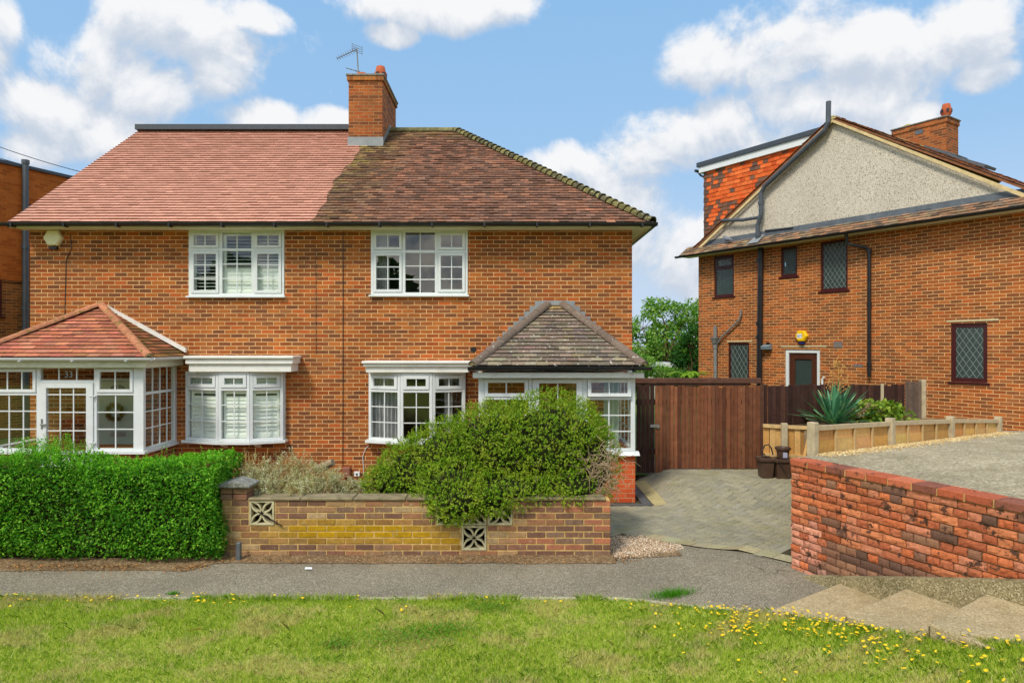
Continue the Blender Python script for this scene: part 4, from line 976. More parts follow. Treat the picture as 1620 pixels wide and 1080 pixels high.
# thin cables on the front
cb = MB(); cb.tube([(X(543,YF), YF-.008, Z(366,YF)), (X(543,YF), YF-.008, Z(560,YF)), (X(542.5,YF), YF-.008, Z(735,YF))], .006, 5); cb.tube([(X(500,YF), YF-.007, Z(395,YF)), (X(500.5,YF), YF-.007, Z(560,YF))], .004, 5)
cb.tube([(X(112,YF), YF-.008, Z(372,YF)), (X(114,YF), YF-.008, Z(392,YF)), (X(105,YF), YF-.008, Z(412,YF)), (X(103,YF), YF-.008, Z(500,YF))], .006, 5); cb.build('cable', M['black'], house)

# ------------------------------------------------------------------ small fittings on the pair of houses
def hexbox(name, ctr, U, inw, r, d, mat, label, cat, base=True):
    t = thing(name, ctr, label, cat); Mx = frame_M(Vector(ctr), U, inw); m = MB(Mx)
    hx = [(r*math.cos(math.pi/3*k), r*math.sin(math.pi/3*k)*.93) for k in range(6)]
    rings = [[(x*s_, y_, z*s_) for x, z in hx] for s_, y_ in ((1, -.002), (1, -d*.7), (.86, -d))]
    n = 6; m.add(rings[0]+rings[1]+rings[2], [(i, (i+1) % n, n+(i+1) % n, n+i) for i in range(n)]+[(n+i, n+(i+1) % n, 2*n+(i+1) % n, 2*n+i) for i in range(n)]+[tuple(range(2*n, 3*n))])
    m.build('cover', mat, t, bevel=.004); 
    k = MB(Mx); k.cbox(-.07, .07, -d*.75, -.002, -r*.93-.045, -r*.93+.0, .006); k.build('strobe', M['navy'] if not base else M['black'], t)
    return t, Mx
hexbox('alarm_box', (X(87,YF), YF-.002, Z(377,YF)), UX, UY, .175, .09, M['creambox'], 'cream hexagonal alarm box high on the brick wall under the eaves', 'alarm box')
mb_ = thing('meter_box', (X(550,YF), YF-.002, Z(755,YF)), 'small brown utility box low on the brick wall beside the white socket', 'utility box')
q = MB(); q.cbox(X(544,YF), X(555.5,YF), YF-.10, YF-.003, Z(754,YF), Z(738,YF), .01); q.build('cover', plain('brown_box', c(140,92,74), .5, .06), mb_)
q = MB(); q.tube([(X(553,YF), YF-.03, Z(754,YF)), (X(553,YF), YF-.04, Z(764,YF)), (X(557,YF), YF-.06, Z(766,YF)), (X(572,YF), YF-.1, Z(765,YF))], .008, 6); q.build('cable', plain('orange_cable', c(190,100,50), .5), mb_)
sk = thing('outdoor_socket', (X(565,YF), YF-.002, Z(753,YF)), 'small white socket low on the brick wall right of the brown box', 'socket')
q = MB(); q.cbox(X(561,YF), X(570,YF), YF-.05, YF-.003, Z(752.5,YF), Z(745,YF), .006); q.build('back_box', M['white'], sk)
q = MB(); q.box(X(564.4,YF), X(566.8,YF), YF-.053, YF-.0502, Z(751,YF), Z(747.5,YF)); q.build('slot', M['black'], sk)
q = MB(); q.tube([(X(576,YF), YF-.01, Z(752,YF)), (X(575,YF), YF-.012, Z(735,YF)), (X(574,YF), YF-.012, Z(722,YF)), (X(578,YF), YF-.012, Z(710,YF)), (X(583,YF), YF-.012, Z(705,YF))], .006, 6); q.build('cable', M['white'], sk)
# television aerial on the stack
ae = thing('tv_aerial', (X(566,15.4), 15.4, 8.7), 'grey metal television aerial with two yagi arms on the tall chimney', 'aerial')
P = lambda a, b_: PX(a, b_, 15.4)
q = MB(); q.tube([P(567,119), P(564.5,76)], .016, 6); q.build('mast', M['ironpipe'], ae)
def yagi(A, B_, n, L0, L1, back):
    q = MB(); q.tube([A, B_], .011, 5); D = (B_-A).normalized(); S = D.cross(Vector((.15,0,1))).normalized(); Uu = S.cross(D)
    for i in range(n):
        k = i/(n-1); p = A+(B_-A)*(.02+.96*k); l = L0+(L1-L0)*k; ax = Uu if back else S
        q.tube([p-ax*l, p+ax*l], .006, 4)
    return q
q = yagi(P(533,93), P(563,79), 9, .10, .15, False); q.build('arm', M['ironpipe'], ae)
q = MB(); A = P(565,78)
for dz in (-.07, -.02, .03, .08): q.tube([A+Vector((-.1,-.1,dz)), A+Vector((.09,.1,dz))], .006, 4)
for k in (-1, 1): q.tube([A+Vector((.095*k,.1*k,-.09)), A+Vector((.095*k,.1*k,.1))], .006, 4)
q.build('reflector', M['ironpipe'], ae)
q = yagi(P(548,108), P(592,121), 7, .03, .12, False); q.build('arm', M['ironpipe'], ae)
# overhead wires far left
for (a, b_, yy) in (((-30,222),(170,282),19.0), ((-30,241),(150,285),19.0)):
    q = MB(); A, B_ = PX(*a, yy), PX(*b_, yy+1.5); q.tube([A.lerp(B_, k/10)+Vector((0,0,-.25*4*(k/10)*(1-k/10)*.3)) for k in range(11)], .012, 5)
    tag(q.build('overhead_wire', M['greypipe']), 'thin grey overhead wire crossing the sky above the orange brick house, '+('upper of two' if a[1] == 222 else 'lower of two'), 'wire', 'overhead wires')

# ------------------------------------------------------------------ orange brick house on the far left
LD = Vector((.407, .913, 0)); LN = Vector((-.913, .407, 0)); LP = Vector((-12.9, 17, 0))-LD*7
lh = thing('neighbour_house', LP+Vector((0,0,.1)), 'orange brick flat-roofed house at the far left edge beyond the pair', 'house')
def LPt(px, py):
    k = (px-810)/F; t = (k*LP.y-LP.x)/(LD.x-k*LD.y); p = LP+LD*t; return t, CZ-(py-HY)*p.y/F
LL = 8.9; ztp = 7.12; zsp = LPt(5, 448)[1]
w1 = LPt(-12, 445)[0], LPt(3.2, 445)[0], LPt(0, 500)[1], LPt(0, 442)[1]
w2 = LPt(46, 325)[0], LPt(63, 325)[0], LPt(55, 347)[1], LPt(55, 325)[1]
m = MB(); holed(m, LP, LD, LL, zsp, ztp, [w2], LN, .1); m.quad(LP+LD*LL+UP*zsp, LP+LD*LL+LN*8+UP*zsp, LP+LD*LL+LN*8+UP*ztp, LP+LD*LL+UP*ztp)
m.quad(LP+UP*zsp, LP+UP*ztp, LP+LN*8+UP*ztp, LP+LN*8+UP*zsp); m.build('upper_wall', M['brick_left'], lh)
m = MB(); holed(m, LP, LD, LL, -.1, zsp, [w1], LN, .1); m.quad(LP+LD*LL+UP*-.1, LP+LD*LL+LN*8+UP*-.1, LP+LD*LL+LN*8+UP*zsp, LP+LD*LL+UP*zsp); m.build('lower_wall', M['brick_left_dark'], lh)
Ml = frame_M(LP, LD, LN); m = MB(Ml); m.box(-.1, LL+.08, -.06, 8, ztp, ztp+.08); m.build('parapet_trim', M['darkridge'], lh)
def simple_window(parent, Mx, h, mats=('maroon', 'glass_obscure'), transom=None, lead=None, fw=.06, sill=True, nx=0):
    u0, u1, v0, v1 = h; wn = Win(parent, mats, fw, .05); f = fw
    wn.bar_frame(Mx, u0, u0+f, v0, v1, .0, .07); wn.bar_frame(Mx, u1-f, u1, v0, v1, .0, .07); wn.bar_frame(Mx, u0+f, u1-f, v0, v0+f, .0, .07); wn.bar_frame(Mx, u0+f, u1-f, v1-f, v1, .0, .07)
    if transom is not None:
        wn.bar_frame(Mx, u0+f, u1-f, transom-.03, transom+.03, .0, .07); wn.light(Mx, u0+f, u1-f, transom+.03, v1-f, 's', 0); wn.light(Mx, u0+f, u1-f, v0+f, transom-.03, 'f', 0)
    else: wn.light(Mx, u0+f, u1-f, v0+f, v1-f, 'f', nx)
    o = wn.done('window')
    if lead:
        q = MB(Mx); a0, a1, b0, b1 = u0+f, u1-f, v0+f, v1-f; nn = lead; dx = (a1-a0)/nn; dz = dx*1.55
        for sg in (1, -1):
            k = -40
            while k < 80:
                c0 = a0+k*dx                                  # line u = c0 + sg*(v-b0)*dx/dz
                ts = sorted([b0, b1]); pts = []
                for v_ in (b0, b1):
                    pass
                vlo, vhi = b0, b1
                f_ = lambda v_: c0+sg*(v_-b0)*dx/dz
                va = b0+(a0-c0)*dz/dx*sg; vb = b0+(a1-c0)*dz/dx*sg
                lo, hi = max(b0, min(va, vb)), min(b1, max(va, vb))
                if hi-lo > .01:
                    p0, p1 = Vector((f_(lo), .012, lo)), Vector((f_(hi), .012, hi)); q.tube([p0, p1], .0042, 4, False)
                k += 1
        q.build('lead_came', plain('lead_came_grey', c(146,156,150), .5) if 'lead_came_grey' not in bpy.data.materials else bpy.data.materials['lead_came_grey'], o)
    if sill: q = MB(Mx); q.cbox(u0-.05, u1+.05, -.06, .05, v0-.05, v0-.001, .006); q.build('window_sill', M[mats[0]], o)
    bk = MB(Mx); bk.quad((u0-.2,.5,v0-.2), (u1+.2,.5,v0-.2), (u1+.2,.5,v1+.2), (u0-.2,.5,v1+.2)); bk.build('room', M['interior_dark'], o)
    return o
simple_window(lh, Ml, w1, ('maroon', 'glass')); simple_window(lh, Ml, w2, ('maroon', 'glass'))
dp = MB(); t, zz_ = LPt(37, 252); q0 = LP+LD*t-LN*.09; dp.tube([q0+UP*7.3, q0+UP*.0], .075, 10); dp.tube([q0+UP*7.22, q0+UP*7.32], .095, 10)
for hz in (3.4, 5.0): dp.tube([q0+UP*hz, q0+UP*(hz+.08)], .095, 10)
dp.build('drainpipe', M['greypipe'], lh)
sc_ = thing('security_camera', PX(42, 408, 12.6), 'small white security camera on the left corner of the house', 'camera')
q = MB(); a = Vector((XL-.002, 12.5, Z(408,12.5))); q.tube([a, a+Vector((-.06,-.02,.02))], .02, 8); q.build('bracket', M['white'], sc_)
q = MB(); q.tube([a+Vector((-.05,.05,.0)), a+Vector((-.10,-.14,-.03))], .035, 10); q.build('camera_body', M['metal'], sc_)
q = MB(); q.tube([a+Vector((-.0,.0,.28)), a+Vector((-.08,0,.2)), a+Vector((-.11,0,.08)), a+Vector((-.08,0,-.1)), a+Vector((-.05,0,-.14)), a+Vector((-.0,0,-.1))], .007, 6); q.build('cable', M['white'], sc_)
# ------------------------------------------------------------------ detached-looking neighbour on the right
RE = Vector((.5525, -.8335, 0)); RI = Vector((.8335, .5525, 0)); RP = Vector((5.59, 19.7, 0))
nh = thing('neighbouring_house', RP+Vector((0,0,.3)), 'orange brick house with pebbledash gable and tile hung dormer, right of the gate', 'house')
MR = frame_M(RP, RE, RI)
def RH(px, py, off=0):
    Pq = RP+RI*off; k = (px-810)/F; s_ = (k*Pq.y-Pq.x)/(RE.x-k*RE.y); p = Pq+RE*s_; return s_, CZ-(py-HY)*p.y/F
def rrect(x0, x1, yt0, yb0, yt1=None, yb1=None):
    a, b_ = RH(x0, yt0), RH(x1, yt1 if yt1 else yt0); zb = RH(x0, yb0)[1]
    return (a[0], b_[0], zb, (a[1]+b_[1])/2 if yt1 else a[1])
W1 = rrect(1129.5, 1161, 407, 470); W2 = rrect(1235, 1261, 392, 438); W3 = rrect(1298, 1341, 388, 461)
W1 = (W1[0], W1[1], W1[2], 5.06); W2 = (W2[0], W2[1], W2[2], 5.06); W3 = (W3[0], W3[1], W3[2], 5.06)
W4 = rrect(1152, 1185, 542, 603); W5 = rrect(1504, 1562, 512, 603); DR = (RH(1242,552)[0], RH(1297,552)[0], .55, RH(1242,552.5)[1])
zeav = 5.12; SR = 8.35
m = MB(); holed(m, RP, RE, SR, -.3, zeav, [W1, W2, W3, W4, W5, DR], RI, .11)
Ml_ = MB(MR); m.M = MR; m.quad((0,10,-.3),(0,0,-.3),(0,0,zeav),(0,10,zeav)); m.quad((SR,0,-.3),(SR,10,-.3),(SR,10,zeav),(SR,0,zeav)); m.M = None
m.build('brick_wall', M['brick_right'], nh)
simple_window(nh, MR @ Matrix.Translation((0,.03,0)), W1, transom=RH(1130,426)[1]); simple_window(nh, MR @ Matrix.Translation((0,.03,0)), W2)
simple_window(nh, MR @ Matrix.Translation((0,.03,0)), W3, lead=5); simple_window(nh, MR @ Matrix.Translation((0,.03,0)), W4, lead=4); simple_window(nh, MR @ Matrix.Translation((0,.03,0)), W5, lead=4, fw=.085)
# side door
MD = MR @ Matrix.Translation((0, .02, 0)); q = MB(MD); f = .09
q.cbox(DR[0], DR[0]+f, 0, .09, DR[2], DR[3], .004); q.cbox(DR[1]-f, DR[1], 0, .09, DR[2], DR[3], .004); q.cbox(DR[0]+f, DR[1]-f, 0, .09, DR[3]-f, DR[3], .004); door = q.build('side_door', M['white'], nh)
q = MB(MD); a, b_, t_ = DR[0]+f, DR[1]-f, DR[3]-f; g_ = .16
q.cbox(a, a+g_, .03, .08, DR[2], t_, .003); q.cbox(b_-g_, b_, .03, .08, DR[2], t_, .003); q.cbox(a+g_, b_-g_, .03, .08, t_-g_, t_, .003); q.cbox(a+g_, b_-g_, .03, .08, DR[2], DR[2]+.5, .003); q.build('door_leaf', plain('brown_door', c(78,42,26), .4, .15), door)
q = MB(MD); q.quad((a+g_, .06, DR[2]+.5), (b_-g_, .06, DR[2]+.5), (b_-g_, .06, t_-g_), (a+g_, .06, t_-g_)); q.build('pane', M['glass_obscure'], door)
q = MB(MD); q.box(a, b_, .12, .14, DR[2], t_); q.build('inner_blind', plain('black_lining', c(24,26,24), .6), door)
# cement lintel strips
for (x0, x1, y_) in ((1236, 1308, 547.5), (1498, 1580, 508), (1150, 1190, 540)):
    q = MB(MR); s0, zq = RH(x0, y_); s1, _ = RH(x1, y_); q.prism([(s0, -.012, zq-.02), (s1, -.012, zq-.012), (s1, -.012, zq+.025), ((s0*.4+s1*.6), -.012, zq+.02), (s0, -.012, zq+.015)], (0, .011, 0)); q.build('lintel_strip', M['mortar'], nh)
# airbricks
q = MB(MR)
for (x_, y_, w_, h_) in ((1326, 545, .22, .15), (1358, 578, .21, .07)):
    s0, zq = RH(x_, y_)
    q = MB(MR); q.box(s0-w_/2, s0+w_/2, -.012, -.001, zq-h_/2, zq+h_/2); q.build('air_brick', plain('airbrick_grey', c(122,112,108), .8, .3, 40), nh)
# pent strip of tiles above the wall, lead, gable
zg = 5.44; 
q = MB(MR); q.prism([(-.36, -.36, zeav+.0), (-.36, 0.0, zg), (-.36, .0, zeav)], (SR+.6, 0, 0)); q.build('eaves_box', M['cream'], nh)
tl = MB(); P0 = RP-RI*.40+UP*(zeav+.035); Vp = RI*.40+UP*(zg-zeav-.02)
PT = [c(138,106,82), c(150,112,84), c(120,98,78), c(160,120,90), c(110,94,78), c(142,122,92)]
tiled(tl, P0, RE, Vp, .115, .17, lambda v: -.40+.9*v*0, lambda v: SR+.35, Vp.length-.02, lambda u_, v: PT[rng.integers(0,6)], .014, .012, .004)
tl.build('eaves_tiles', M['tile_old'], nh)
q = MB(MR); q.prism([(.02, -.20, zg-.125), (.02, -.03, zg+.02), (.02, -.015, zg+.13), (.02, -.012, zg-.1)][::-1], (SR-.1, 0, 0)); q.build('lead_flashing', M['lead_dark'], nh)
apx = RH(1321, 192); sA, zA = apx[0], apx[1]; sl0, sl1 = RH(1113, 388)[0], 8.10
gm = MB(MR); gm.prism([(sl0, -.01, zg), (sl1, -.01, zg), (sA, -.01, zA)], (0, .3, 0)); gm.build('gable_wall', M['render'], nh)
# roof slopes and verges
zE0, zE1 = zg-.15, zg-.1
rfm = MB(MR); th = .06
for (s0, z0_) in ((sl0-.35, zE0), (sl1+.35, zE1)):
    rfm.prism([(s0, -.10, z0_), (sA, -.10, zA+.02), (sA, -.10, zA+.08), (s0, -.10, z0_+.06)] if s0 < sA else [(s0, -.10, z0_), (s0, -.10, z0_+.06), (sA, -.10, zA+.08), (sA, -.10, zA+.02)], (0, 10.2, 0))
rfo = rfm.build('roof', plain('brown_tile_roof', c(140,92,64), .9, .2, 8, c(100,80,60), .5, 5), nh)
vb = MB(MR)
for (s0, z0_) in ((sl0-.12, zg-.09), (sl1+.12, zg-.06)):
    pts = [(s0, -.125, z0_-.06), (sA, -.125, zA-.045), (sA, -.125, zA+.025), (s0, -.125, z0_+.03)]
    vb.prism(pts if s0 < sA else pts[::-1], (0, .023, 0))
vb.build('verge_board', plain('verge_mortar', c(214,190,140), .8, .12, 8, c(150,120,80), .4, 6), nh)
RT = [c(190,112,64), c(160,96,60), c(206,124,70), c(130,86,58), c(176,120,76)]
tl = MB(); Vf = (RP+RE*sA+UP*(zA+.09))-(RP+RE*(sl1+.37)+UP*(zE1+.07)); P0 = RP+RE*(sl1+.37)+UP*(zE1+.07)-RI*.13
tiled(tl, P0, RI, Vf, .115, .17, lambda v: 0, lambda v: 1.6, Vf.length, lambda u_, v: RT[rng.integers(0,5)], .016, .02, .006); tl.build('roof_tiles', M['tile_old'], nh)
tl = MB(); P0 = RP+RE*(sl0-.35)+UP*(zE0+.065)+RI*.03; Vf = (RP+RE*sA+UP*(zA+.085))-(RP+RE*(sl0-.35)+UP*(zE0+.065))
tiled(tl, P0, -RI, Vf, .115, .17, lambda v: 0, lambda v: .16, Vf.length, lambda u_, v: RT[rng.integers(0,5)], .016, .012, .005); tl.build('roof_tiles', M['tile_old'], nh)
rg = MB(); 
for i in range(14): bonnet(rg, RP+RE*sA+UP*(zA+.03)+RI*(-.12+i*.40), RI, UP, 1.1, .41, .09, tuple(v*(.9+.2*rng.random()) for v in c(170,150,100)), 8, .97)
rg.cur = c(206,192,140); A = RP+RE*sA+UP*(zA+.03)-RI*.125; rg.add([A+RE*(.09*math.cos(math.pi*k/8))+UP*(.09*math.sin(math.pi*k/8)) for k in range(9)], [tuple(range(9))[::-1]])
rg.build('ridge_tiles', M['hip_grey'], nh)
# dormer at the rear
sd0 = .10; dd = .16; zdT = RH(1107, 249)[1]; zdT = 7.95
z_at = lambda s_: zE0+(zA-zE0)*(s_-(sl0-.35))/(sA-(sl0-.35))
dm_ = MB(MR); dm_.prism([(sd0, dd, z_at(sd0)-.1), (sA-.1, dd, z_at(sA-.1)-.1), (sA-.1, dd, zdT-.3), (sd0, dd, zdT-.3)], (0, 5.0, 0)); dor = dm_.build('dormer', M['tile_hang'], nh)
HT = [c(212,94,40), c(222,104,46), c(204,86,36), c(226,112,56)]
def hcol(u_, v):
    n = mnoise.noise((u_*1.1, v*1.9, 4.4))
    if u_ < .12 or (n > .22 and rng.random() < .75) or rng.random() < .05: return c(118,84,66) if rng.random() < .7 else c(98,76,66)
    return HT[rng.integers(0,4)]
tl = MB(); P0 = RP+RE*sd0+RI*(dd-.004)+UP*(z_at(sd0)-.25)
tiled(tl, P0, RE, UP, .118, .168, lambda v: -.03, lambda v: min(sA-sd0, max(.05, (v-.25+.12)*(sA-sd0)/(z_at(sA)-z_at(sd0)))) if True else 0, 0, hcol) if False else None
zb_ = z_at(sd0)-.12; HH = zdT-.30-zb_
lim = lambda v: max(.0, 0)
inv = lambda z: (z-zE0)/(zA-zE0)*(sA-(sl0-.35))+(sl0-.35)-sd0           # where the roof line stands at height z
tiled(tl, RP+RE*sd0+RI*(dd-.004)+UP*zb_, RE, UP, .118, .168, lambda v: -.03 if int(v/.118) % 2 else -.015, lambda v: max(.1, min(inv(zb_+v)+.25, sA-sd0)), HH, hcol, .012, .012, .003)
tl.build('hung_tiles', M['tile_hang'], dor)
q = MB(MR); q.box(sd0-.14, sA-.0, dd-.10, 5.3, zdT-.30, zdT-.12); q.build('fascia_board', M['white'], dor)
q = MB(MR); q.box(sd0-.20, sA-.0, dd-.14, 5.35, zdT-.119, zdT+.01); q.build('roof_edge', M['darkridge'], dor)
q = MB(MR); q.tube([(sd0-.22, 5, zdT-.22), (sd0-.22, dd-.16, zdT-.22)], .045, 8); q.tube([(sd0-.22, dd-.02, zdT-.25), (sd0-.14, dd-.02, zdT-.36), (sd0-.03, dd-.02, zdT-.42)], .03, 8); q.build('gutter', M['black'], dor)
# gutter of the wall
q = MB(); A = RP-RI*.46+UP*(zeav+.03); gutter(q, A-RE*.48, A+RE*(SR+.3), .058, -RI); q.build('gutter', M['black'], nh)
# pipes
def pipe(parent, pts, r, mat, off=-.10, coll=(), name='drainpipe', n=10):
    q = MB(MR); P3 = [(RH(x_, y_)[0], off, RH(x_, y_)[1]) for x_, y_ in pts]; q.tube(P3, r, n)
    for (x_, y_) in coll:
        s_, z_ = RH(x_, y_); q.tube([(s_, off, z_-.05), (s_, off, z_+.05)], r*1.28, n)
    return q.build(name, M[mat], parent, smooth=False)
pipe(nh, [(1207, 390), (1204.5, 612)], .072, 'black', -.10, ((1206, 413), (1204.7, 512), (1204.6, 533)), 'soil_pipe')
pipe(nh, [(1317, 163), (1316.5, 196), (1311, 208), (1216, 296), (1210.5, 306), (1210, 340), (1205, 358), (1204.8, 385)], .062, 'greypipe', -.17, ((1210,322), (1205,372)), 'vent_pipe')
pipe(nh, [(1148, 349.5), (1180, 349), (1209, 344.5)], .045, 'greypipe', -.16, (), 'waste_pipe'); pipe(nh, [(1212, 365), (1256, 360)], .02, 'greypipe', -.05, (), 'waste_pipe')
q = MB(MR); s_, z_ = RH(1204.5, 383); q.box(s_-.16, s_+.16, -.42, -.03, z_-.16, z_-.13) if False else q.prism([(s_-.17, -.40, zeav+.10), (s_+.17, -.40, zeav+.10), (s_+.13, -.03, zg+.03), (s_-.13, -.03, zg+.03)], (0, -.004, .012)); q.build('pipe_slate', M['lead'], nh)
s_, z_ = RH(1354, 380); s1_, z1_ = RH(1378, 393)
q = MB(MR); q.tube([(s_, -.42, zeav-.02), (s_, -.36, z_-.12), (s1_-.06, -.09, z1_+.02), (s1_, -.08, z1_-.12), (s1_, -.08, 1.75)], .042, 10)
for zc_ in (z1_-.1, 3.4, 2.0): q.tube([(s1_, -.08, zc_), (s1_, -.08, zc_+.08)], .055, 10)
q.build('drainpipe', M['black'], nh)
pipe(nh, [(1135, 516), (1135.5, 612)], .05, 'ironpipe', -.10, ((1135, 540), (1135, 548)), 'iron_pipe'); pipe(nh, [(1136, 545), (1144, 533), (1171, 507), (1174.5, 499), (1174.5, 490)], .026, 'ironpipe', -.07, (), 'iron_pipe')
q = MB(MR); s_, z_ = RH(1135, 536); q.lathe([(.06,-.14),(.09,-.05),(.13,.03),(.13,.05)], 10, (s_, -.12, z_)); q.build('hopper', M['ironpipe'], nh)
pipe(nh, [(1303, 612), (1303, 600), (1306, 596)], .026, 'white', -.06, (), 'overflow_pipe')
# stack of the neighbour
o_ = 5.4; s0 = RH(1411, 205, o_)[0]; s1 = RH(1499, 184, o_)[0]; zt_c = 9.13
q = MB(MR); q.box(s0+.03, s1-.03, o_, o_+.75, 6.0, zt_c-.20); nc = q.build('chimney', M['brick_stack'], nh)
q = MB(MR); q.cbox(s0, s1, o_-.03, o_+.78, zt_c-.199, zt_c-.06, .006); q.build('corbel_course', M['brick_stack'], nc)
q = MB(MR); q.cbox(s0-.03, s1+.03, o_-.06, o_+.81, zt_c-.059, zt_c-.02, .01); q.build('cap_slab', M['cap_stone'], nc)
q = MB(MR); q.box((s0+s1)/2-.1, (s0+s1)/2+.12, o_-.012, o_-.001, zt_c-.36, zt_c-.24); q.build('vent_plate', M['lead_dark'], nc)
for (k, kd) in ((.12,2), (.35,2), (.6,2), (.82,2)): p_ = MR @ Vector((s0+(s1-s0)*k, o_+.35, zt_c-.02)); pot(nc, p_.x, p_.y, p_.z, 1, kd)
p_ = MR @ Vector((s1-.16, o_+.3, zt_c-.02)); pot(nc, p_.x, p_.y, p_.z, 1, 1)
q = MB(MR); q.prism([(s0+.0, o_+.1, zt_c-.02), (s0+.75, o_+.1, zt_c-.02), (s0+.4, o_+.1, zt_c+.06)], (0, .4, 0)); q.build('moss', plain('yellow_moss', c(186,160,40), .95, .25, 12), nc)
# roof windows on the front slope
for (k, d_, open_) in ((.24, 2.6, .05), (.44, 2.2, .05)):
    c0 = Vector((sA+(sl1-sA)*k, d_, zA+.1-(zA-zE1)*k*(sl1-sA)/(sl1+.35-sA))); ang = math.atan2(zA-zE1, sl1+.35-sA)
    Mq = MR @ Matrix.Translation(c0) @ Matrix.Rotation(ang, 4, 'Y') @ Matrix.Rotation(-open_, 4, 'Y'); q = MB(Mq); q.box(-.1, .75, 0, .6, .0, .07); ro = q.build('roof_window', M['lead_dark'], nh)
    q = MB(Mq); q.box(.0, .65, .08, .52, .072, .078); q.build('pane', M['glass'], ro)
# fittings on the neighbour
hs, hz_ = RH(1270, 531.5); al, MA = hexbox('alarm_box', MR @ Vector((hs, -.002, hz_)), RE, RI, .17, .10, M['yellow'], 'yellow hexagonal alarm box on the brick wall above the brown side door', 'alarm box', False)
q = MB(MA); q.box(-.095, .045, -.1035, -.1005, -.05, .055); q.build('label_plate', M['labelwhite'], al)
lettering('label_text', 'ADT', .075, MA @ Matrix.Translation((-.025, -.105, .0)) @ Matrix.Rotation(R(90), 4, 'X'), M['navy'], al)
ls, lz = RH(1216, 549); wl = thing('wall_light', MR @ Vector((ls, -.002, lz)), 'small grey floodlight on the brick wall left of the brown side door', 'wall light')
q = MB(MR); q.prism([(ls-.12, -.02, lz-.06), (ls-.12, -.17, lz-.06), (ls-.12, -.19, lz+.02), (ls-.12, -.05, lz+.07), (ls-.12, -.02, lz+.06)], (.24, 0, 0)); q.build('housing', plain('grey_lamp', c(120,136,142), .5), wl)
q = MB(MR); q.cbox(ls-.05, ls+.05, -.06, -.003, lz+.03, lz+.13, .01); q.build('sensor', M['black'], wl)
pg = thing('pigeon', MR @ Vector((RH(1112, 382)[0], -.15, 5.32)), 'grey pigeon perched on the eaves tiles below the pebbledash gable', 'bird')
ps, pz = RH(1158, 382); a = MR @ Vector((ps, -.2, 5.36)); 
pg.location = a; WM[pg.name] = Matrix.Translation(a)
q = MB(MR); a = Vector((ps, -.2, 5.36))
q.tube([a+Vector((.20,0,.06)), a+Vector((.13,0,.085)), a+Vector((.05,0,.11)), a+Vector((-.03,0,.13)), a+Vector((-.07,0,.155)), a+Vector((-.085,0,.185)), a+Vector((-.10,0,.21)), a+Vector((-.125,0,.207)), a+Vector((-.15,0,.20))], [.012, .03, .058, .065, .05, .032, .030, .022, .004], 10)
q.tube([a+Vector((.03,.015,.08)), a+Vector((.02,.015,-.01))], .006, 5); q.tube([a+Vector((.03,-.015,.08)), a+Vector((.02,-.015,-.01))], .006, 5)
q.build('body', plain('pigeon_grey', c(112,118,130), .7, .2, 30), pg, smooth=True)
# ------------------------------------------------------------------ front garden wall of mottled brick
YW = 7.75
gw = thing('garden_wall', (-1.1, YW+.05, 0), 'low mottled brick garden wall with yellow lichen and pierced screen blocks beside the pavement', 'wall')
gx0, gx1 = X(350, YW), X(966, YW); ztw = .665; ch_ = ztw/9.0
blocks = [(X(394,YW), X(434,YW), 5, 9), (X(730,YW), X(770,YW), 1, 5), (X(730,YW), X(770,YW), 5, 9), (X(690,YW), X(729,YW), 5, 9), (X(771,YW), X(811,YW), 5, 9)]
blocks = [(a, b_, r0, r1) for a, b_, r0, r1 in blocks]
GB = [c(146,112,84), c(136,96,76), c(160,122,88), c(126,92,74), c(166,132,94), c(114,84,68), c(152,108,78), c(172,144,106), c(132,104,84)]
def gcol(x, z):
    k = GB[rng.integers(0, 9)]
    if x > .1: k = GB[[1,3,5,3,8,6][rng.integers(0,6)]]
    n = mnoise.noise((x*1.3, z*3, 2.2))
    l = max(0, 1-abs(z-(.26-.10*sst(x,-1.6,-.4)))/.17)*sst(x, -3.3, -2.3)*(1-sst(x, -.75, -.55))
    l = min(.95, l*1.7*(.75+.9*n)) if l > 0 else 0
    if .1 < x < 1.2 and rng.random() < .12: k = c(160,104,78)
    if x > 1.05 and rng.random() < .5: k = c(176,112,82)
    y = c(178,138,8); return tuple(a*(1-max(0,l))+q*max(0,l) for a, q in zip(k, y))
def brick_front(mb, x0, x1, y, z0, z1, colr, dep=.06, e=.004, ch=.006):
    mb.cur = colr; mb.cbox(x0, x1, y+e, y+dep, z0, z1, ch); mb.cur = None
bm_ = MB(); 
for r in range(9):
    z0, z1 = r*ch_+.005, (r+1)*ch_-.005; x = gx0-(0 if r % 2 else .112)
    while x < gx1:
        a, b_ = max(x+.005, gx0), min(x+.225-.005, gx1); x += .225
        if b_-a < .03: continue
        segs = [(a, b_)]
        for (p, q_, r0, r1) in blocks:
            if r0 <= r < r1:
                ns = []
                for (s0, s1) in segs:
                    if s1 <= p-.008 or s0 >= q_+.008: ns.append((s0, s1)); continue
                    if s0 < p-.03: ns.append((s0, p-.010))
                    if s1 > q_+.03: ns.append((q_+.010, s1))
                segs = ns
        for s0, s1 in segs: brick_front(bm_, s0, s1, YW, z0, z1, gcol((s0+s1)/2, z0), e=.002+.004*rng.random())
    # right end
    for (ya, yb) in ((YW+.0, YW+.10),): bm_.cur = gcol(1.1, z0); bm_.cbox(gx1-.06, gx1+.004, YW+.062, YW+.21, z0, z1, .006); bm_.cur = None
bm_.build('brick_face', M['gbrick'], gw)
q = MB(); 
zs0 = -.08
ed = sorted({gx0+.003, gx1-.006, *[b_[0] for b_ in blocks], *[b_[1] for b_ in blocks]})
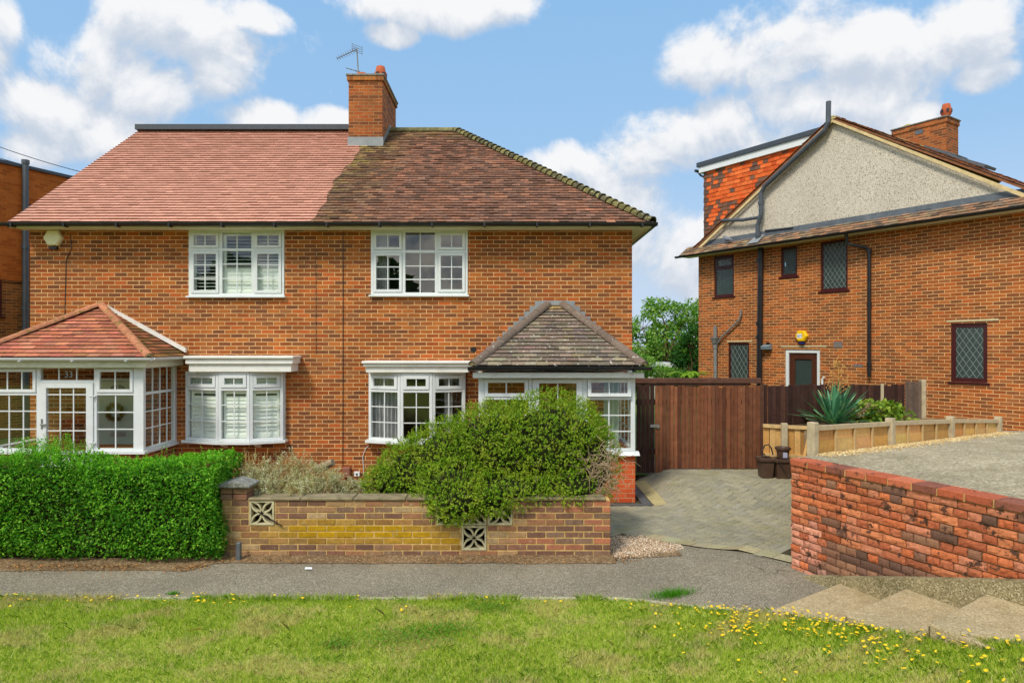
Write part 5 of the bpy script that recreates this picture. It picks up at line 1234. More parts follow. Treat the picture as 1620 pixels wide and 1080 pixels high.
for a, b_ in zip(ed, ed[1:]):
    cx = (a+b_)/2; hs_ = sorted((bl[2]*ch_, bl[3]*ch_) for bl in blocks if bl[0] < cx < bl[1]); z = zs0
    for (h0, h1) in hs_+[(ztw, ztw)]:
        if h0-z > .005: q.box(a, b_, YW+.009, YW+.215, z, h0)
        z = h1
q.build('mortar_core', M['gmortar'], gw)
def screen_block(x0, x1, z0, z1):
    s = MB(); S = min(x1-x0, z1-z0); cx, cz = (x0+x1)/2, (z0+z1)/2; h = S/2; y0, y1 = YW-.003, YW+.09
    t = .022
    s.cbox(x0, x1, y0, y1, z0, z0+t, .003); s.cbox(x0, x1, y0, y1, z1-t, z1, .003); s.cbox(x0, x0+t, y0, y1, z0+t, z1-t, .003); s.cbox(x1-t, x1, y0, y1, z0+t, z1-t, .003)
    # four pointed petals out to the corners
    d = h-t*.4
    for sx, sz in ((1,1),(-1,1),(1,-1),(-1,-1)):
        for sg in (1, -1):
            pts = []
            for i in range(9):
                a = i/8; along = a; bulge = math.sin(math.pi*a)*.20*sg
                pts.append((cx+sx*(along-bulge)*d, cz+sz*(along+bulge)*d))
            for (p, q2) in zip(pts, pts[1:]):
                n = Vector((-(q2[1]-p[1]), q2[0]-p[0])).normalized()*.010
                s.prism([(p[0]-n.x, y0+.006, p[1]-n.y), (q2[0]-n.x, y0+.006, q2[1]-n.y), (q2[0]+n.x, y0+.006, q2[1]+n.y), (p[0]+n.x, y0+.006, p[1]+n.y)], (0, .075, 0))
    return s.build('screen_block', M['screen'], gw)
for (a, b_, r0, r1) in blocks: screen_block(a+.003, b_-.003, r0*ch_+.004, r1*ch_-.004)
q = MB(); x = gx0+.32
while x < gx1-.1:
    l = min(.62, gx1-.05-x); q.cbox(x, x+l-.008, YW-.018, YW+.24, ztw+.001, ztw+.030+.006*rng.random(), .008); x += l
q.build('coping', M['coping_stone'], gw)
q = MB(); pz = .79
for r in range(9, 11):
    z0 = r*ch_+.003; q.cur = GB[rng.integers(0,9)]; q.cbox(gx0-.01, gx0+.13, YW-.006, YW+.22, z0, z0+ch_-.008, .006); q.cur = GB[rng.integers(0,9)]; q.cbox(gx0+.138, gx0+.30, YW-.006, YW+.22, z0, z0+ch_-.008, .006)
q.build('pier', M['gbrick'], gw)
q = MB(); q.prism([(gx0-.06, YW-.06, pz+.03), (gx0+.36, YW-.06, pz+.03), (gx0+.36, YW-.06, pz+.06), (gx0+.15, YW-.06, pz+.115), (gx0-.06, YW-.06, pz+.06)], (0, .33, 0)); q.build('pier_cap', M['cap_stone'], gw, bevel=.015)
sk_ = MB(); sk_.tube([PX(408, 809, YW-.02), PX(447, 832, YW-.03)], .007, 5); tag(sk_.build('stick', plain('dark_twig', c(48,38,32), .8)), 'thin dark stick poking out of the left screen block', 'stick')
sp = MB(); sp.cbox(X(374,7.62), X(381,7.62), 7.6, 7.65, -.05, .21, .006); tag(sp.build('steel_post', plain('grey_painted_steel', c(84,92,98), .5, .15, 12, c(120,110,96), .5)), 'short grey steel post stub standing on the pavement against the garden wall', 'post')
lt = MB(); lt.prism([(X(482,7.3), 7.3, .008), (X(494,7.3), 7.3, .008), (X(493.5,7.36), 7.36, .008), (X(483,7.36), 7.36, .009)], (0, 0, .004)); tag(lt.build('litter_scrap', M['labelwhite']), 'small white scrap of litter lying on the pavement by the garden wall', 'litter')

# ------------------------------------------------------------------ spalled red retaining wall on the right
rw = thing('retaining_wall', WP+Vector((.4,-.9,.1)), 'weathered red retaining wall of spalled dark and orange bricks beside the steps', 'wall')
MW_ = Matrix(((WD.x, -WN.x, 0, WP.x), (WD.y, -WN.y, 0, WP.y), (0, 0, 1, 0), (0, 0, 0, 1)))   # x along the wall, y into the bank
RL = 4.6; rtop = 1.317; crs = 17; rh = (rtop-.068)/16.4
ORG = [c(200,114,72), c(190,104,64), c(206,126,84), c(182,106,72), c(196,124,92), c(174,96,64)]
DRK = [c(130,92,72), c(116,82,66), c(142,100,76), c(124,90,74), c(106,78,64), c(150,108,82)]
def rcol(s_, z):
    n = mnoise.noise((s_*1.5+3, z*2.4, 7.7)); spall = .9*n+.9*(.62-abs(z-.95)*.9)+rng.normal(0, .24)+(.35 if s_ < .45 else 0)
    if z < .5 and s_ > .45: spall -= .45
    if z > 1.12: spall -= .1
    if spall > .12: k = ORG[rng.integers(0,6)]; r_ = 1
    else: k = DRK[rng.integers(0,6)]; r_ = 0
    if mnoise.noise((s_*2.1, z*3.3, 1.2)) > .34 and z > .5: k = tuple(x*.72 for x in k)
    if s_ < .5 and z < .75 and rng.random() < .45: k = tuple(a*.6+b_*.4 for a, b_ in zip(k, c(226,170,150)))
    return k, r_
bm_ = MB(MW_); cp = MB(MW_); nx_, nz_ = 7, 3
for r in range(-3, crs-1):
    z0, z1 = r*rh+.004, (r+1)*rh-.004; header = (r % 2 == 0); x = -.002 if not header else -.002
    if header is False: x -= .06
    k_ = 0
    while x < RL:
        wd = .1135 if header else .225
        a, b_ = max(0, x+.005), min(x+wd-.004, RL); x += wd; k_ += 1
        if b_-a < .02: continue
        kc, rough = rcol((a+b_)/2, z0); bm_.cur = kc
        rec = rng.random()*.008 if rough else rng.random()*.003; amp = .009 if rough else .0016; sd_ = rng.random()*99
        dz0, dz1 = (rng.random()*.004, rng.random()*.005) if rough else (0, 0)
        vs = []
        for j in range(nz_+1):
            for i in range(nx_+1):
                fx, fz = i/nx_, j/nz_; px_ = a+(b_-a)*fx; pz_ = z0+dz0+(z1-dz1-z0-dz0)*fz
                n = mnoise.noise((px_*24+sd_, pz_*30, sd_))+.5*mnoise.noise((px_*60, pz_*60+sd_, 3)); edge = min(fx, 1-fx, fz*.6, (1-fz)*.6)
                y_ = .004+rec+amp*(n+.55)*(1 if rough else .6)+(max(0, .10-edge)*.06 if not rough else max(0, .10-edge)*.06)
                vs.append((px_+(mnoise.noise((pz_*40, sd_, 1))*.003), y_, pz_+mnoise.noise((px_*30, sd_, 2))*.002))
        fs = [(j*(nx_+1)+i, j*(nx_+1)+i+1, (j+1)*(nx_+1)+i+1, (j+1)*(nx_+1)+i) for j in range(nz_) for i in range(nx_)]
        nb = len(vs)
        ring = [i for i in range(nx_+1)]+[(j)*(nx_+1)+nx_ for j in range(1, nz_+1)]+[nz_*(nx_+1)+i for i in range(nx_-1, -1, -1)]+[j*(nx_+1) for j in range(nz_-1, 0, -1)]
        for q_ in ring: vs.append((vs[q_][0], .05, vs[q_][2]))
        L_ = len(ring)
        for i in range(L_): fs.append((ring[(i+1) % L_], ring[i], nb+i, nb+(i+1) % L_))
        bm_.add(vs, fs)
for r in range(-3, crs-1):                                    # bricks of the free end
    z0, z1 = r*rh+.004, (r+1)*rh-.004
    for (ya, yb) in ((.055, .21),): bm_.cur = ORG[rng.integers(0,6)]; bm_.cbox(-.003, .06, ya, yb, z0, z1, .006)
bm_.cur = None; bm_.build('brick_face', M['rbrick'], rw)
q = MB(MW_); q.box(.004, RL, .030, .205, -.3, 16*rh-.006); q.build('mortar_core', M['rmortar'], rw)
x = 0; i = 0
while x < RL:
    cp.cur = [c(186,100,68), c(176,92,62), c(142,86,68), c(172,90,62), c(192,108,76)][rng.integers(0,5)]; cp.cbox(x+.005, x+.218, -.008+.003*rng.random(), .215, 16*rh, 16*rh+.066, .006); x += .225
cp.cur = None; cp.build('coping', M['rbrick'], rw)
q = MB(MW_); q.box(.002, RL, .004, .205, 16*rh-.004, 16*rh+.058); q.build('coping_mortar', M['gmortar'], rw)

# ------------------------------------------------------------------ concrete steps climbing beside it
st = thing('concrete_steps', (2.8, 5.7, .1), 'shallow concrete steps of exposed aggregate climbing to the right below the red wall', 'steps')
ND = Vector((.82, .57, 0)).normalized()
back = [(.70, .20), (1.366, .375), (2.03, .56), (2.7, .745), (3.4, .93), (6.5, .97)]
def on_wall(s_, off): return WP+WD*s_+WN*off
for k in range(5):
    s0, z_ = back[k]; s1, z2 = back[k+1]
    A = on_wall(s0, .10); B_ = on_wall(s1+.12, .10); wdt = .98
    D = -ND*wdt if k else -ND*1.12
    fA = A+D; fB = B_+(-ND*wdt)
    q = MB(); q.prism([A+UP*-.2, B_+UP*-.2, fB+UP*-.2, fA+UP*-.2][::-1], UP*(z_+.2)); q.build('step', M['pebble_concrete'], st, bevel=.014)
    q = MB(); dn = -(B_-A).normalized()*.006; lo = z_-.165; q.prism([A+dn+UP*lo, fA+dn+UP*lo, fA+dn+UP*(z_-.022), A+dn+UP*(z_-.022)], -dn*.9); q.build('riser', M['kerb_concrete'], st)
q = MB()
kb = [on_wall(.66, .0), on_wall(4.4, .0)]
prof = [(.66, .24), (1.366, .46), (2.03, .66), (2.7, .85), (4.4, 1.3)]
for (s0, z0), (s1, z1) in zip(prof, prof[1:]):
    a, b_ = on_wall(s0, .005), on_wall(s1, .005); c_, d = on_wall(s1, .105), on_wall(s0, .105)
    q.add([a+UP*-.1, b_+UP*-.1, c_+UP*-.1, d+UP*-.1, a+UP*(z0+.005), b_+UP*(z1+.005), c_+UP*z1, d+UP*z0], [(4,5,6,7)[::-1], (3,2,6,7)[::-1], (0,1,5,4)]+([(0,4,7,3)] if s0 < .7 else []))
q.build('side_kerb', M['kerb_concrete'], st)
# low haunch of mortar at the foot of the wall and the driveway lip
q = MB(); q.prism([on_wall(.06, .004)+UP*.02, on_wall(.665, .004)+UP*.02, on_wall(.655, .004)+UP*.245, on_wall(.3, .004)+UP*.14], WN*.11); q.build('mortar_haunch', M['kerb_concrete'], st)

# ------------------------------------------------------------------ gate, fences
YG = 12.0
def boards(mb, A, B_, z0, z1, wd=.085, th=.022, pal=None, jit=.012, out=None, topf=None):
    A = Vector(A); B_ = Vector(B_); D = B_-A; L_ = D.length; D.normalize(); n = max(1, round(L_/wd)); w_ = L_/n; inw = UP.cross(D)
    Mx = frame_M(A, D, inw); mb.M = Mx
    for i in range(n):
        x = i*w_; k = .86+.28*rng.random(); mb.cur = tuple(q_*k for q_ in pal[rng.integers(0, len(pal))])
        y0 = -.006*rng.random()-(.008 if i % 2 else 0); zt0 = z1+(topf(x/L_) if topf else 0)+rng.normal(0, jit); zb = z0+abs(rng.normal(0, jit))
        zg0 = zdrive((A+D*x).x, (A+D*x).y) if z0 < .5 else z0
        mb.cbox(x+.003, x+w_-.003, y0-th, y0, max(zb, zg0+.012+.02*rng.random()), zt0, .004)
    mb.cur = None; mb.M = None
RBR = [c(122,75,50), c(112,68,46), c(130,81,55), c(102,62,44), c(118,75,52)]
DBR = [c(72,46,38), c(64,42,36), c(82,54,44), c(58,38,32)]
gt_ = thing('wooden_gate', (3.4, YG, .15), 'tall reddish brown boarded driveway gate with steel latch beside the grey porch', 'gate')
q = MB(); boards(q, (X(1036,YG), YG, 0), (X(1202,YG), YG, 0), .16, 1.74, .068, .022, RBR); q.build('board_panel', M['darkwood'], gt_)
q = MB(); boards(q, (X(1007,YG), YG+.01, 0), (X(1035,YG), YG+.01, 0), .16, 1.78, .085, .022, DBR); q.build('side_panel', M['darkwood'], gt_, label='darker narrow side panel of the gate')
q = MB(); q.cur = c(96,66,52); q.cbox(X(1004,YG), X(1203,YG), YG-.05, YG+.06, 1.795, 1.89, .008); q.cur = c(84,60,48); q.cbox(X(1004,YG), X(1180,YG), YG-.02, YG+.04, 1.745, 1.79, .006); q.cur = c(70,46,38); q.cbox(X(1007,YG), X(1202,YG), YG+.012, YG+.06, .5, .6, .006); q.cbox(X(1007,YG), X(1202,YG), YG+.012, YG+.06, 1.4, 1.5, .006); q.build('top_beam', M['darkwood'], gt_)
q = MB(); q.cur = c(90,60,44); q.cbox(X(1201.5,YG), X(1208,YG), YG-.03, YG+.07, .1, 1.80, .006); q.build('post', M['darkwood'], gt_)
q = MB(); q.cbox(X(1028,YG), X(1041,YG), YG-.05, YG-.034, Z(675.5,YG), Z(671,YG), .003); q.lathe([(.02,0),(.028,.01),(.02,.03)], 12, (0,0,0)) if False else q.tube([(X(1040,YG), YG-.06, Z(673.5,YG)), (X(1040,YG), YG-.035, Z(673.5,YG))], .035, 12); q.build('latch', M['metal'], gt_)
df = thing('board_fence', (6.5, 12.8, .9), 'dark brown close board fence behind the spiky plant, in front of the neighbouring brick house', 'fence')
A = Vector((4.60, 12.06, 0)); B_ = Vector((X(1430,13.45), 13.45, 0)); C_ = Vector((X(1456,13.6), 13.6, 0))
q = MB(); boards(q, A, B_, .15, 1.755, .10, .02, DBR, .010, topf=lambda t: -.07*t); q.build('board_panel', M['darkwood'], df)
q = MB(); boards(q, B_+Vector((.02,0,0)), C_, .15, 1.74, .085, .02, [c(116,98,84), c(104,88,76)], .008); q.build('end_panel', M['darkwood'], df, label='weathered grey end panel of the dark fence')
q = MB(); q.box(C_.x+.005, C_.x+.09, C_.y-.05, C_.y+.05, .1, 1.78); D_ = A.lerp(B_, .82); q.box(D_.x-.03, D_.x+.03, D_.y-.06, D_.y-.03, .8, 1.72); q.build('post', M['greywood'], df)
NW = [c(206,158,92), c(196,146,80), c(214,170,106), c(188,140,78)]
lf = thing('low_fence', (4.85, 11.5, .2), 'short orange softwood fence panel behind the brown troughs beside the gate', 'fence')
YL = 11.5; q = MB(); boards(q, (X(1207,YL), YL, 0), (X(1295,YL), YL, 0), .22, 1.07, .105, .016, NW, .004, topf=lambda t: -.04*t); q.build('board_panel', M['newwood'], lf)
for (z_, sl_) in ((1.09, -.05), (.58, -.05)):
    q = MB(); q.cur = c(206,172,118); q.prism([(X(1206,YL), YL-.06, z_-.03), (X(1296,YL), YL-.06, z_-.03+sl_), (X(1296,YL), YL-.06, z_+.03+sl_), (X(1206,YL), YL-.06, z_+.03)], (0, .037, 0)); q.build('rail', M['newwood'], lf)
q = MB(); q.cbox(X(1232.5,YL), X(1241.5,YL), YL-.13, YL-.062, .2, Z(668,YL), .006); q.build('post', M['greywood'], lf)
rf_ = thing('low_fence', (5.8, 9.2, 1.1), 'pale softwood low fence with grey posts stepping up beside the concrete drive', 'fence')
npan = 3; FD = (FB-FA); FL = FD.length; FD.normalize(); zf_ = lambda t: zrd(FA.x+(FB-FA).x*t, FA.y+(FB-FA).y*t)
ftop = lambda t: 1.54-.30*t+.03*math.sin(3*t)
for i in range(npan):
    t0, t1 = i/npan, (i+1)/npan; Mx = frame_M(FA, FD, UP.cross(FD)); q = MB(Mx); x0, x1 = t0*FL+.05, t1*FL-.05
    for k in range(4):
        e0 = x0+(x1-x0)*k/4; e1 = x0+(x1-x0)*(k+1)/4; cc = NW[rng.integers(0,4)]
        tt0 = t0+(t1-t0)*k/4; tt1 = t0+(t1-t0)*(k+1)/4
        for (f0, f1, dy) in ((.02, .5, 0), (.5, .97, .004)):
            q.cur = tuple(v*(.9+.2*rng.random()) for v in cc); za, zb = zf_(tt0), zf_(tt1); ha, hb_ = ftop(tt0)-za, ftop(tt1)-zb
            q.prism([(e0+.003, dy, za+ha*f0), (e1-.003, dy, zb+hb_*f0), (e1-.003, dy, zb+hb_*f1-.004), (e0+.003, dy, za+ha*f1-.004)], (0, .016, 0))
    q.build('board_panel', M['newwood'], rf_)
    q = MB(Mx); q.cur = c(186,166,132); q.prism([(x0, -.03, ftop(t0)-.035), (x1, -.03, ftop(t1)-.035), (x1, -.03, ftop(t1)+.02), (x0, -.03, ftop(t0)+.02)], (0, .05, 0)); q.build('rail', M['newwood'], rf_)
    for k in range(1, 4):
        tt = t0+(t1-t0)*k/4; xx = x0+(x1-x0)*k/4; q = MB(Mx); q.cur = c(196,166,116); q.cbox(xx-.018, xx+.018, -.025, -.001, zf_(tt), ftop(tt)-.037, .004); q.build('batten', M['newwood'], rf_)
for i in range(npan+1):
    t = i/npan; Mx = frame_M(FA+(FB-FA)*t, FD, UP.cross(FD)); q = MB(Mx); q.cbox(-.048, .048, -.055, .04, zf_(t)-.3, ftop(t)+.065, .006); q.build('post', M['greywood'], rf_)
te = thing('timber_edging', (4.4, 9.5, .4), 'timber retaining boards holding the planted bed along the driveway', 'edging')
A = Vector((3.40, 7.72, 0)); B_ = Vector((5.18, 11.42, 0)); q = MB(); D_ = (B_-A); Mx = frame_M(A, D_.normalized(), UP.cross(D_.normalized())); q.M = Mx
for k in range(5): q.cur = NW[rng.integers(0,4)]; q.cbox(0, D_.length, -.02, .02, .0+k*.21, .205+k*.21, .006)
q.build('board', M['newwood'], te)

# brown troughs and bucket by the gate
def trough(x0, x1, y0, z0, h, lab):
    t = thing('planter_trough', ((x0+x1)/2, y0+.12, z0), lab, 'planter', 'brown planter troughs by the gate')
    q = MB(); dx = .03; d = .26
    q.add([(x0+dx,y0+.03,z0),(x1-dx,y0+.03,z0),(x1-dx,y0+d-.03,z0),(x0+dx,y0+d-.03,z0),(x0,y0,z0+h),(x1,y0,z0+h),(x1,y0+d,z0+h),(x0,y0+d,z0+h)], [(0,3,2,1),(0,1,5,4),(1,2,6,5),(2,3,7,6),(3,0,4,7)])
    q.build('tub', M['brownplastic'], t)
    q = MB()
    for (a, b_, c_, e) in ((x0-.02,x1+.02,y0-.02,y0+.02),(x0-.02,x1+.02,y0+d-.02,y0+d+.02)): q.cbox(a, b_, c_, e, z0+h-.035, z0+h+.02, .006)
    for (a, b_) in ((x0-.02,x0+.02),(x1-.02,x1+.02)): q.cbox(a, b_, y0+.021, y0+d-.021, z0+h-.035, z0+h+.02, .006)
    q.build('rim', M['brownplastic'], t); q = MB(); q.quad((x0,y0,z0+h-.05),(x1,y0,z0+h-.05),(x1,y0+d,z0+h-.05),(x0,y0+d,z0+h-.05)); q.build('compost', M['soil'], t)
    return t
YT = 11.12; zb_ = .235
trough(X(1205,YT), X(1226,YT), YT, zb_, .32, 'brown plastic trough nearer the gate, with bent canes in it')
trough(X(1227.5,YT), X(1252,YT), YT-.03, zb_-.01, .32, 'brown plastic trough partly hidden by the end of the red wall')
bk = thing('bucket', (X(1244,YT), YT+.15, .55), 'small brown tub standing on the trough beside the low fence', 'tub')
q = MB(); q.lathe([(.085,0),(.11,.15),(.13,.151),(.13,.185),(.11,.19),(.10,.16)], 14, (X(1243,YT), YT+.12, zb_+.33)); q.build('tub', M['brownplastic'], bk)
q = MB(); q.box(X(1239,YT), X(1246,YT), YT+.004, YT+.008, zb_+.35, zb_+.44); q.build('label_plate', plain('pale_sticker', c(170,170,190), .5), bk)
q = MB(); q.tube([PX(x_, y_, YT+.1) for x_, y_ in ((1207,722),(1206,712),(1210,704),(1216,703),(1220,708),(1223,719))], .012, 6); q.tube([PX(x_, y_, YT+.05) for x_, y_ in ((1206,720),(1208,717),(1212,722),(1216,727))], .010, 6); q.tube([PX(x_, y_, YT-.06) for x_, y_ in ((1232,730),(1240,742),(1246,750))], .008, 6)
tag(q.build('bent_cane', plain('dark_cane', c(52,38,34), .6)), 'dark bent canes looping out of the brown trough by the gate', 'cane')
# ------------------------------------------------------------------ plants
def unit(a): return a/np.maximum(np.linalg.norm(a, axis=-1, keepdims=True), 1e-9)
def leaf_quads(P, T, N, ln, wd, fold=.25):
    """rhombic leaves: base P, pointing along T, facing N; ln, wd arrays"""
    T = unit(T); S = unit(np.cross(T, N)); N = np.cross(S, T); ln = np.asarray(ln)[:, None]; wd = np.asarray(wd)[:, None]
    m = P+T*ln*.5
    return np.stack([P, m+S*wd*.5+N*wd*fold, P+T*ln, m-S*wd*.5+N*wd*fold], 1)
def sprigs(P, D, n_leaf, length, ln, wd, jitter=.5, r=rng):
    """leafy twigs: origin P, direction D, n_leaf leaves in pairs"""
    n = len(P); D = unit(D); L = length[:, None, None] if np.ndim(length) else length
    t = (np.arange(n_leaf)+.6)/n_leaf; base = P[:, None, :]+D[:, None, :]*(t[None, :, None]*L)
    ref = unit(np.cross(D, r.normal(size=(n, 3)))); S = np.cross(D, ref)
    ang = (np.arange(n_leaf)*math.pi)[None, :]+r.random((n, 1))*6.28+(np.arange(n_leaf)//2*1.2)[None, :]
    side = ref[:, None, :]*np.cos(ang)[..., None]+S[:, None, :]*np.sin(ang)[..., None]
    T = unit(side+D[:, None, :]*.7+r.normal(size=(n, n_leaf, 3))*jitter*.4)
    N = unit(D[:, None, :]+r.normal(size=(n, n_leaf, 3))*jitter+np.array([0, 0, .6]))
    k = n*n_leaf; s = .7+.6*r.random(k)
    return leaf_quads(base.reshape(k, 3), T.reshape(k, 3), N.reshape(k, 3), ln*s, wd*s)
def ell_points(ells, n, depth=(.82, 1.04), cut=.9):
    """points just inside the skin of a union of ellipsoids, with outward normals"""
    E = np.array(ells); area = (E[:,3]*E[:,4]+E[:,4]*E[:,5]+E[:,3]*E[:,5]); pk = rng.choice(len(E), n, p=area/area.sum())
    d = unit(rng.normal(size=(n, 3))); k = depth[0]+(depth[1]-depth[0])*rng.random(n)
    e = E[pk]; P = e[:, :3]+d*e[:, 3:6]*k[:, None]; N = unit(d/e[:, 3:6])
    keep = np.ones(n, bool)
    for i in range(len(E)):
        q = (((P-E[i,:3])/E[i,3:6])**2).sum(1); keep &= ~((q < cut*cut*.75) & (pk != i))
    return P[keep], N[keep]

# hedge
hg_ = thing('hedge', (-4.9, 7.9, 0), 'clipped bright green privet hedge with loose shoots on top, left of the garden wall', 'hedge')
HX0, HX1, HY0, HY1, HZ = -9.4, X(343, 7.55), 7.5, 8.35, 1.10
M['hedge'] = leaf_mat('privet_leaf', [(0, c(42,96,16)), (.35, c(76,144,28)), (.7, c(116,182,42)), (1, c(164,214,74))], clump=c(40,100,20), clump_scale=5, trans=.36, rough=.55, spec=.16)
M['shoot'] = leaf_mat('privet_shoot', [(0, c(78,150,24)), (.5, c(110,180,36)), (1, c(150,206,60))], trans=.4)
M['twig'] = plain('brown_twig', c(104,84,58), .85, .3, 30)
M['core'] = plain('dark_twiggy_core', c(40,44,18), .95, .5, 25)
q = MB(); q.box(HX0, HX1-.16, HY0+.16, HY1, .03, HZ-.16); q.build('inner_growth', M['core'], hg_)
n = 52000; a = rng.random((n, 3)); face = rng.random(n)
P = np.empty((n, 3)); N = np.empty((n, 3)); wob = lambda x, z: .05*np.sin(x*2.3+1)+.04*np.sin(x*5.1+z*4)+.03*np.sin(z*9+x*3)
fr = face < .62; tp = (face >= .62) & (face < .9); sd_ = face >= .9
dep = rng.random(n)**1.5*.17
P[:, 0] = HX0+(HX1-HX0)*a[:, 0]; P[:, 1] = HY0+(HY1-HY0)*a[:, 1]; P[:, 2] = .04+(HZ-.04)*a[:, 2]
N[:] = (0, -1, .15)
P[fr, 1] = HY0+dep[fr]+wob(P[fr, 0], P[fr, 2])+.10*np.clip((P[fr, 2]-HZ+.18)/.18, 0, 1)**2+.10*np.clip((.14-P[fr, 2])/.14, 0, 1)
P[tp, 2] = HZ-dep[tp]+.05*np.sin(P[tp, 0]*3.1)+.03*np.sin(P[tp, 0]*9+P[tp, 1]*5); N[tp] = (0, -.3, 1)
P[sd_, 0] = HX1-dep[sd_]+.05*np.sin(P[sd_, 2]*6); N[sd_] = (1, -.3, .1)
q_ = rng.normal(size=(n, 3)); T = unit(N*.55+q_*.7+np.array([0, 0, .15])); Nn = unit(N+rng.normal(size=(n, 3))*.55+np.array([0, 0, .5]))
L1 = leaf_quads(P, T, Nn, .026+.022*rng.random(n), .014+.012*rng.random(n))
np_mesh('leaves', L1, M['hedge'], hg_)
# loose shoots
n = 1700; px_ = HX0+(HX1-HX0-.06)*rng.random(n); hgt = (.06+.12*rng.random(n))*(.5+.8*np.clip(np.sin(px_*2.1+.6)+.6*np.sin(px_*5.3), -.2, 1.3))
hgt = np.clip(hgt*1.15, .05, .3); P = np.stack([px_, HY0+.04+(.7*rng.random(n)), np.full(n, HZ-.05)+.05*np.sin(px_*3.1)], 1)
for (xx, h_) in ((X(95,7.9), .46), (X(96,7.9), .40), (X(112,7.9), .30), (X(108,7.9), .33), (X(262,7.9), .26), (X(255,7.9), .24), (X(318,7.9), .22), (X(275,7.9), .2)):
    P = np.vstack([P, [[xx, 7.9, HZ-.05]]]); hgt = np.append(hgt, h_)
P[:-8, 2] += .05*rng.random(len(P)-8); D = np.stack([rng.normal(0, .22, len(P)), rng.normal(0, .22, len(P)), np.ones(len(P))], 1); D[-8:, :2] *= .2
S1 = sprigs(P, D, 14, hgt, .026, .015)
np_mesh('shoots', S1, M['shoot'], hg_)
tw = MB()
for i in range(len(P)):
    if i % 3 and i < len(P)-8: continue
    d = D[i]/np.linalg.norm(D[i]); tw.tube([P[i]-d*.05, P[i]+d*hgt[i]], .0022, 3, False)
for i in range(60):
    x = HX0+(HX1-HX0)*rng.random(); y = HY0+.12+.2*rng.random(); tw.tube([(x, y, 0), (x+rng.normal(0,.05), y-.02, .22)], .007, 4, False)
tw.build('stems', M['twig'], hg_, kind='stuff')

# the big mounded shrub spilling over the wall
YS = 8.45; sx = YS/F
bs = thing('shrub', (X(830,YS), YS, .45), 'large rounded green shrub with a bare twiggy patch spilling over the garden wall', 'shrub')
def E(px, py, rx, ry, rd, Y=YS): return (X(px,Y), Y, Z(py,Y), rx*Y/F, rd, ry*Y/F)
ells = [E(868,712,100,96,.62), E(800,730,88,92,.58), E(735,742,82,72,.5), E(672,748,82,58,.44), E(705,735,70,74,.46), E(775,705,66,72,.5), E(928,735,54,66,.5), E(905,700,60,60,.5), E(720,775,66,50,.40,8.0), E(900,770,66,32,.42,8.1), E(625,762,52,30,.32,8.35), E(800,775,80,30,.45,8.0), E(724,794,48,33,.26,7.72), E(775,790,40,24,.24,7.78)]
M['loni'] = leaf_mat('small_shrub_leaf', [(0, c(52,92,12)), (.35, c(94,138,20)), (.7, c(138,174,34)), (1, c(188,208,70))], clump=c(176,186,60), clump_scale=4.5, trans=.3, dead=c(140,112,56), dead_scale=4.2, dead_lo=.66, dead_hi=.74)
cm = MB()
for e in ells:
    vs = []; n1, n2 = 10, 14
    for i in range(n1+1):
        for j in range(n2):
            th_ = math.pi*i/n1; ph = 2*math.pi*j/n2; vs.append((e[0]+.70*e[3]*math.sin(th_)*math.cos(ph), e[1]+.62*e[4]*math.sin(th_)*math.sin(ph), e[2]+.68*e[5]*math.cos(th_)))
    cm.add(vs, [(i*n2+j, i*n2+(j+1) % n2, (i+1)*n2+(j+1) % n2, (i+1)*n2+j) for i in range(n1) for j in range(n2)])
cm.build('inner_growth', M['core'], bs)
P, N = ell_points(ells, 36000, (.72, 1.0)); 
bare = (np.abs(P[:, 0]-X(945,YS)) < .24) & (np.abs(P[:, 2]-Z(735,YS)) < .33) & (P[:, 1] < YS)
keep = ~bare | (rng.random(len(P)) < .16); keep &= P[:, 2] > .03; P, N = P[keep], N[keep]
# clumpy: push whole neighbourhoods in and out
off = np.array([mnoise.noise((p[0]*4.5, p[1]*4.5, p[2]*4.5))*.05+mnoise.noise((p[0]*12, p[1]*12, p[2]*12))*.05 for p in P]); P = P+N*off[:, None]
D = unit(N*.8+rng.normal(size=N.shape)*.5+np.array([0, -.05, .35]))
np_mesh('leaves', sprigs(P, D, 10, .035+.045*rng.random(len(P)), .018, .0115), M['loni'], bs)
# feathery tips along the skyline
P2, N2 = ell_points(ells, 1700, (.95, 1.0)); k = N2[:, 2] > .2; P2, N2 = P2[k], N2[k]
np_mesh('tips', sprigs(P2, unit(N2+rng.normal(size=N2.shape)*.35+np.array([0, 0, .8])), 14,   .035+.045*rng.random(len(P2)), .017, .009), leaf_mat('shrub_tip', [(0, c(96,146,20)), (.5, c(128,168,34)), (1, c(166,196,70))], trans=.4), bs)
tw = MB()
for i in range(260):
    x, z = X(945,YS)+rng.normal(0, .13), Z(738,YS)+rng.normal(0, .19); y = YS-.50+.10*rng.random()
    a = rng.random()*6.28; l = .06+.14*rng.random(); p0 = Vector((x, y, z)); p2 = p0+Vector((math.cos(a)*l, rng.normal(0,.04), math.sin(a)*l)); pm_ = (p0+p2)/2+Vector((rng.normal(0,.02), -.02, rng.normal(0,.025)))
    tw.tube([p0, pm_, p2], [.004, .003, .0015], 4, False)
for i in range(420):
    k = rng.integers(0, len(P)); p0 = Vector(P[k])-Vector(N[k])*.05; d = Vector(unit(N[k]*.6+rng.normal(size=3)*.7)); tw.tube([p0, p0+d*.08, p0+d*.12+Vector((0,0,-.02))], [.003, .002, .001], 3, False)
tw.build('bare_twigs', plain('grey_dead_twig', c(172,150,120), .9, .2, 20), bs, kind='stuff')

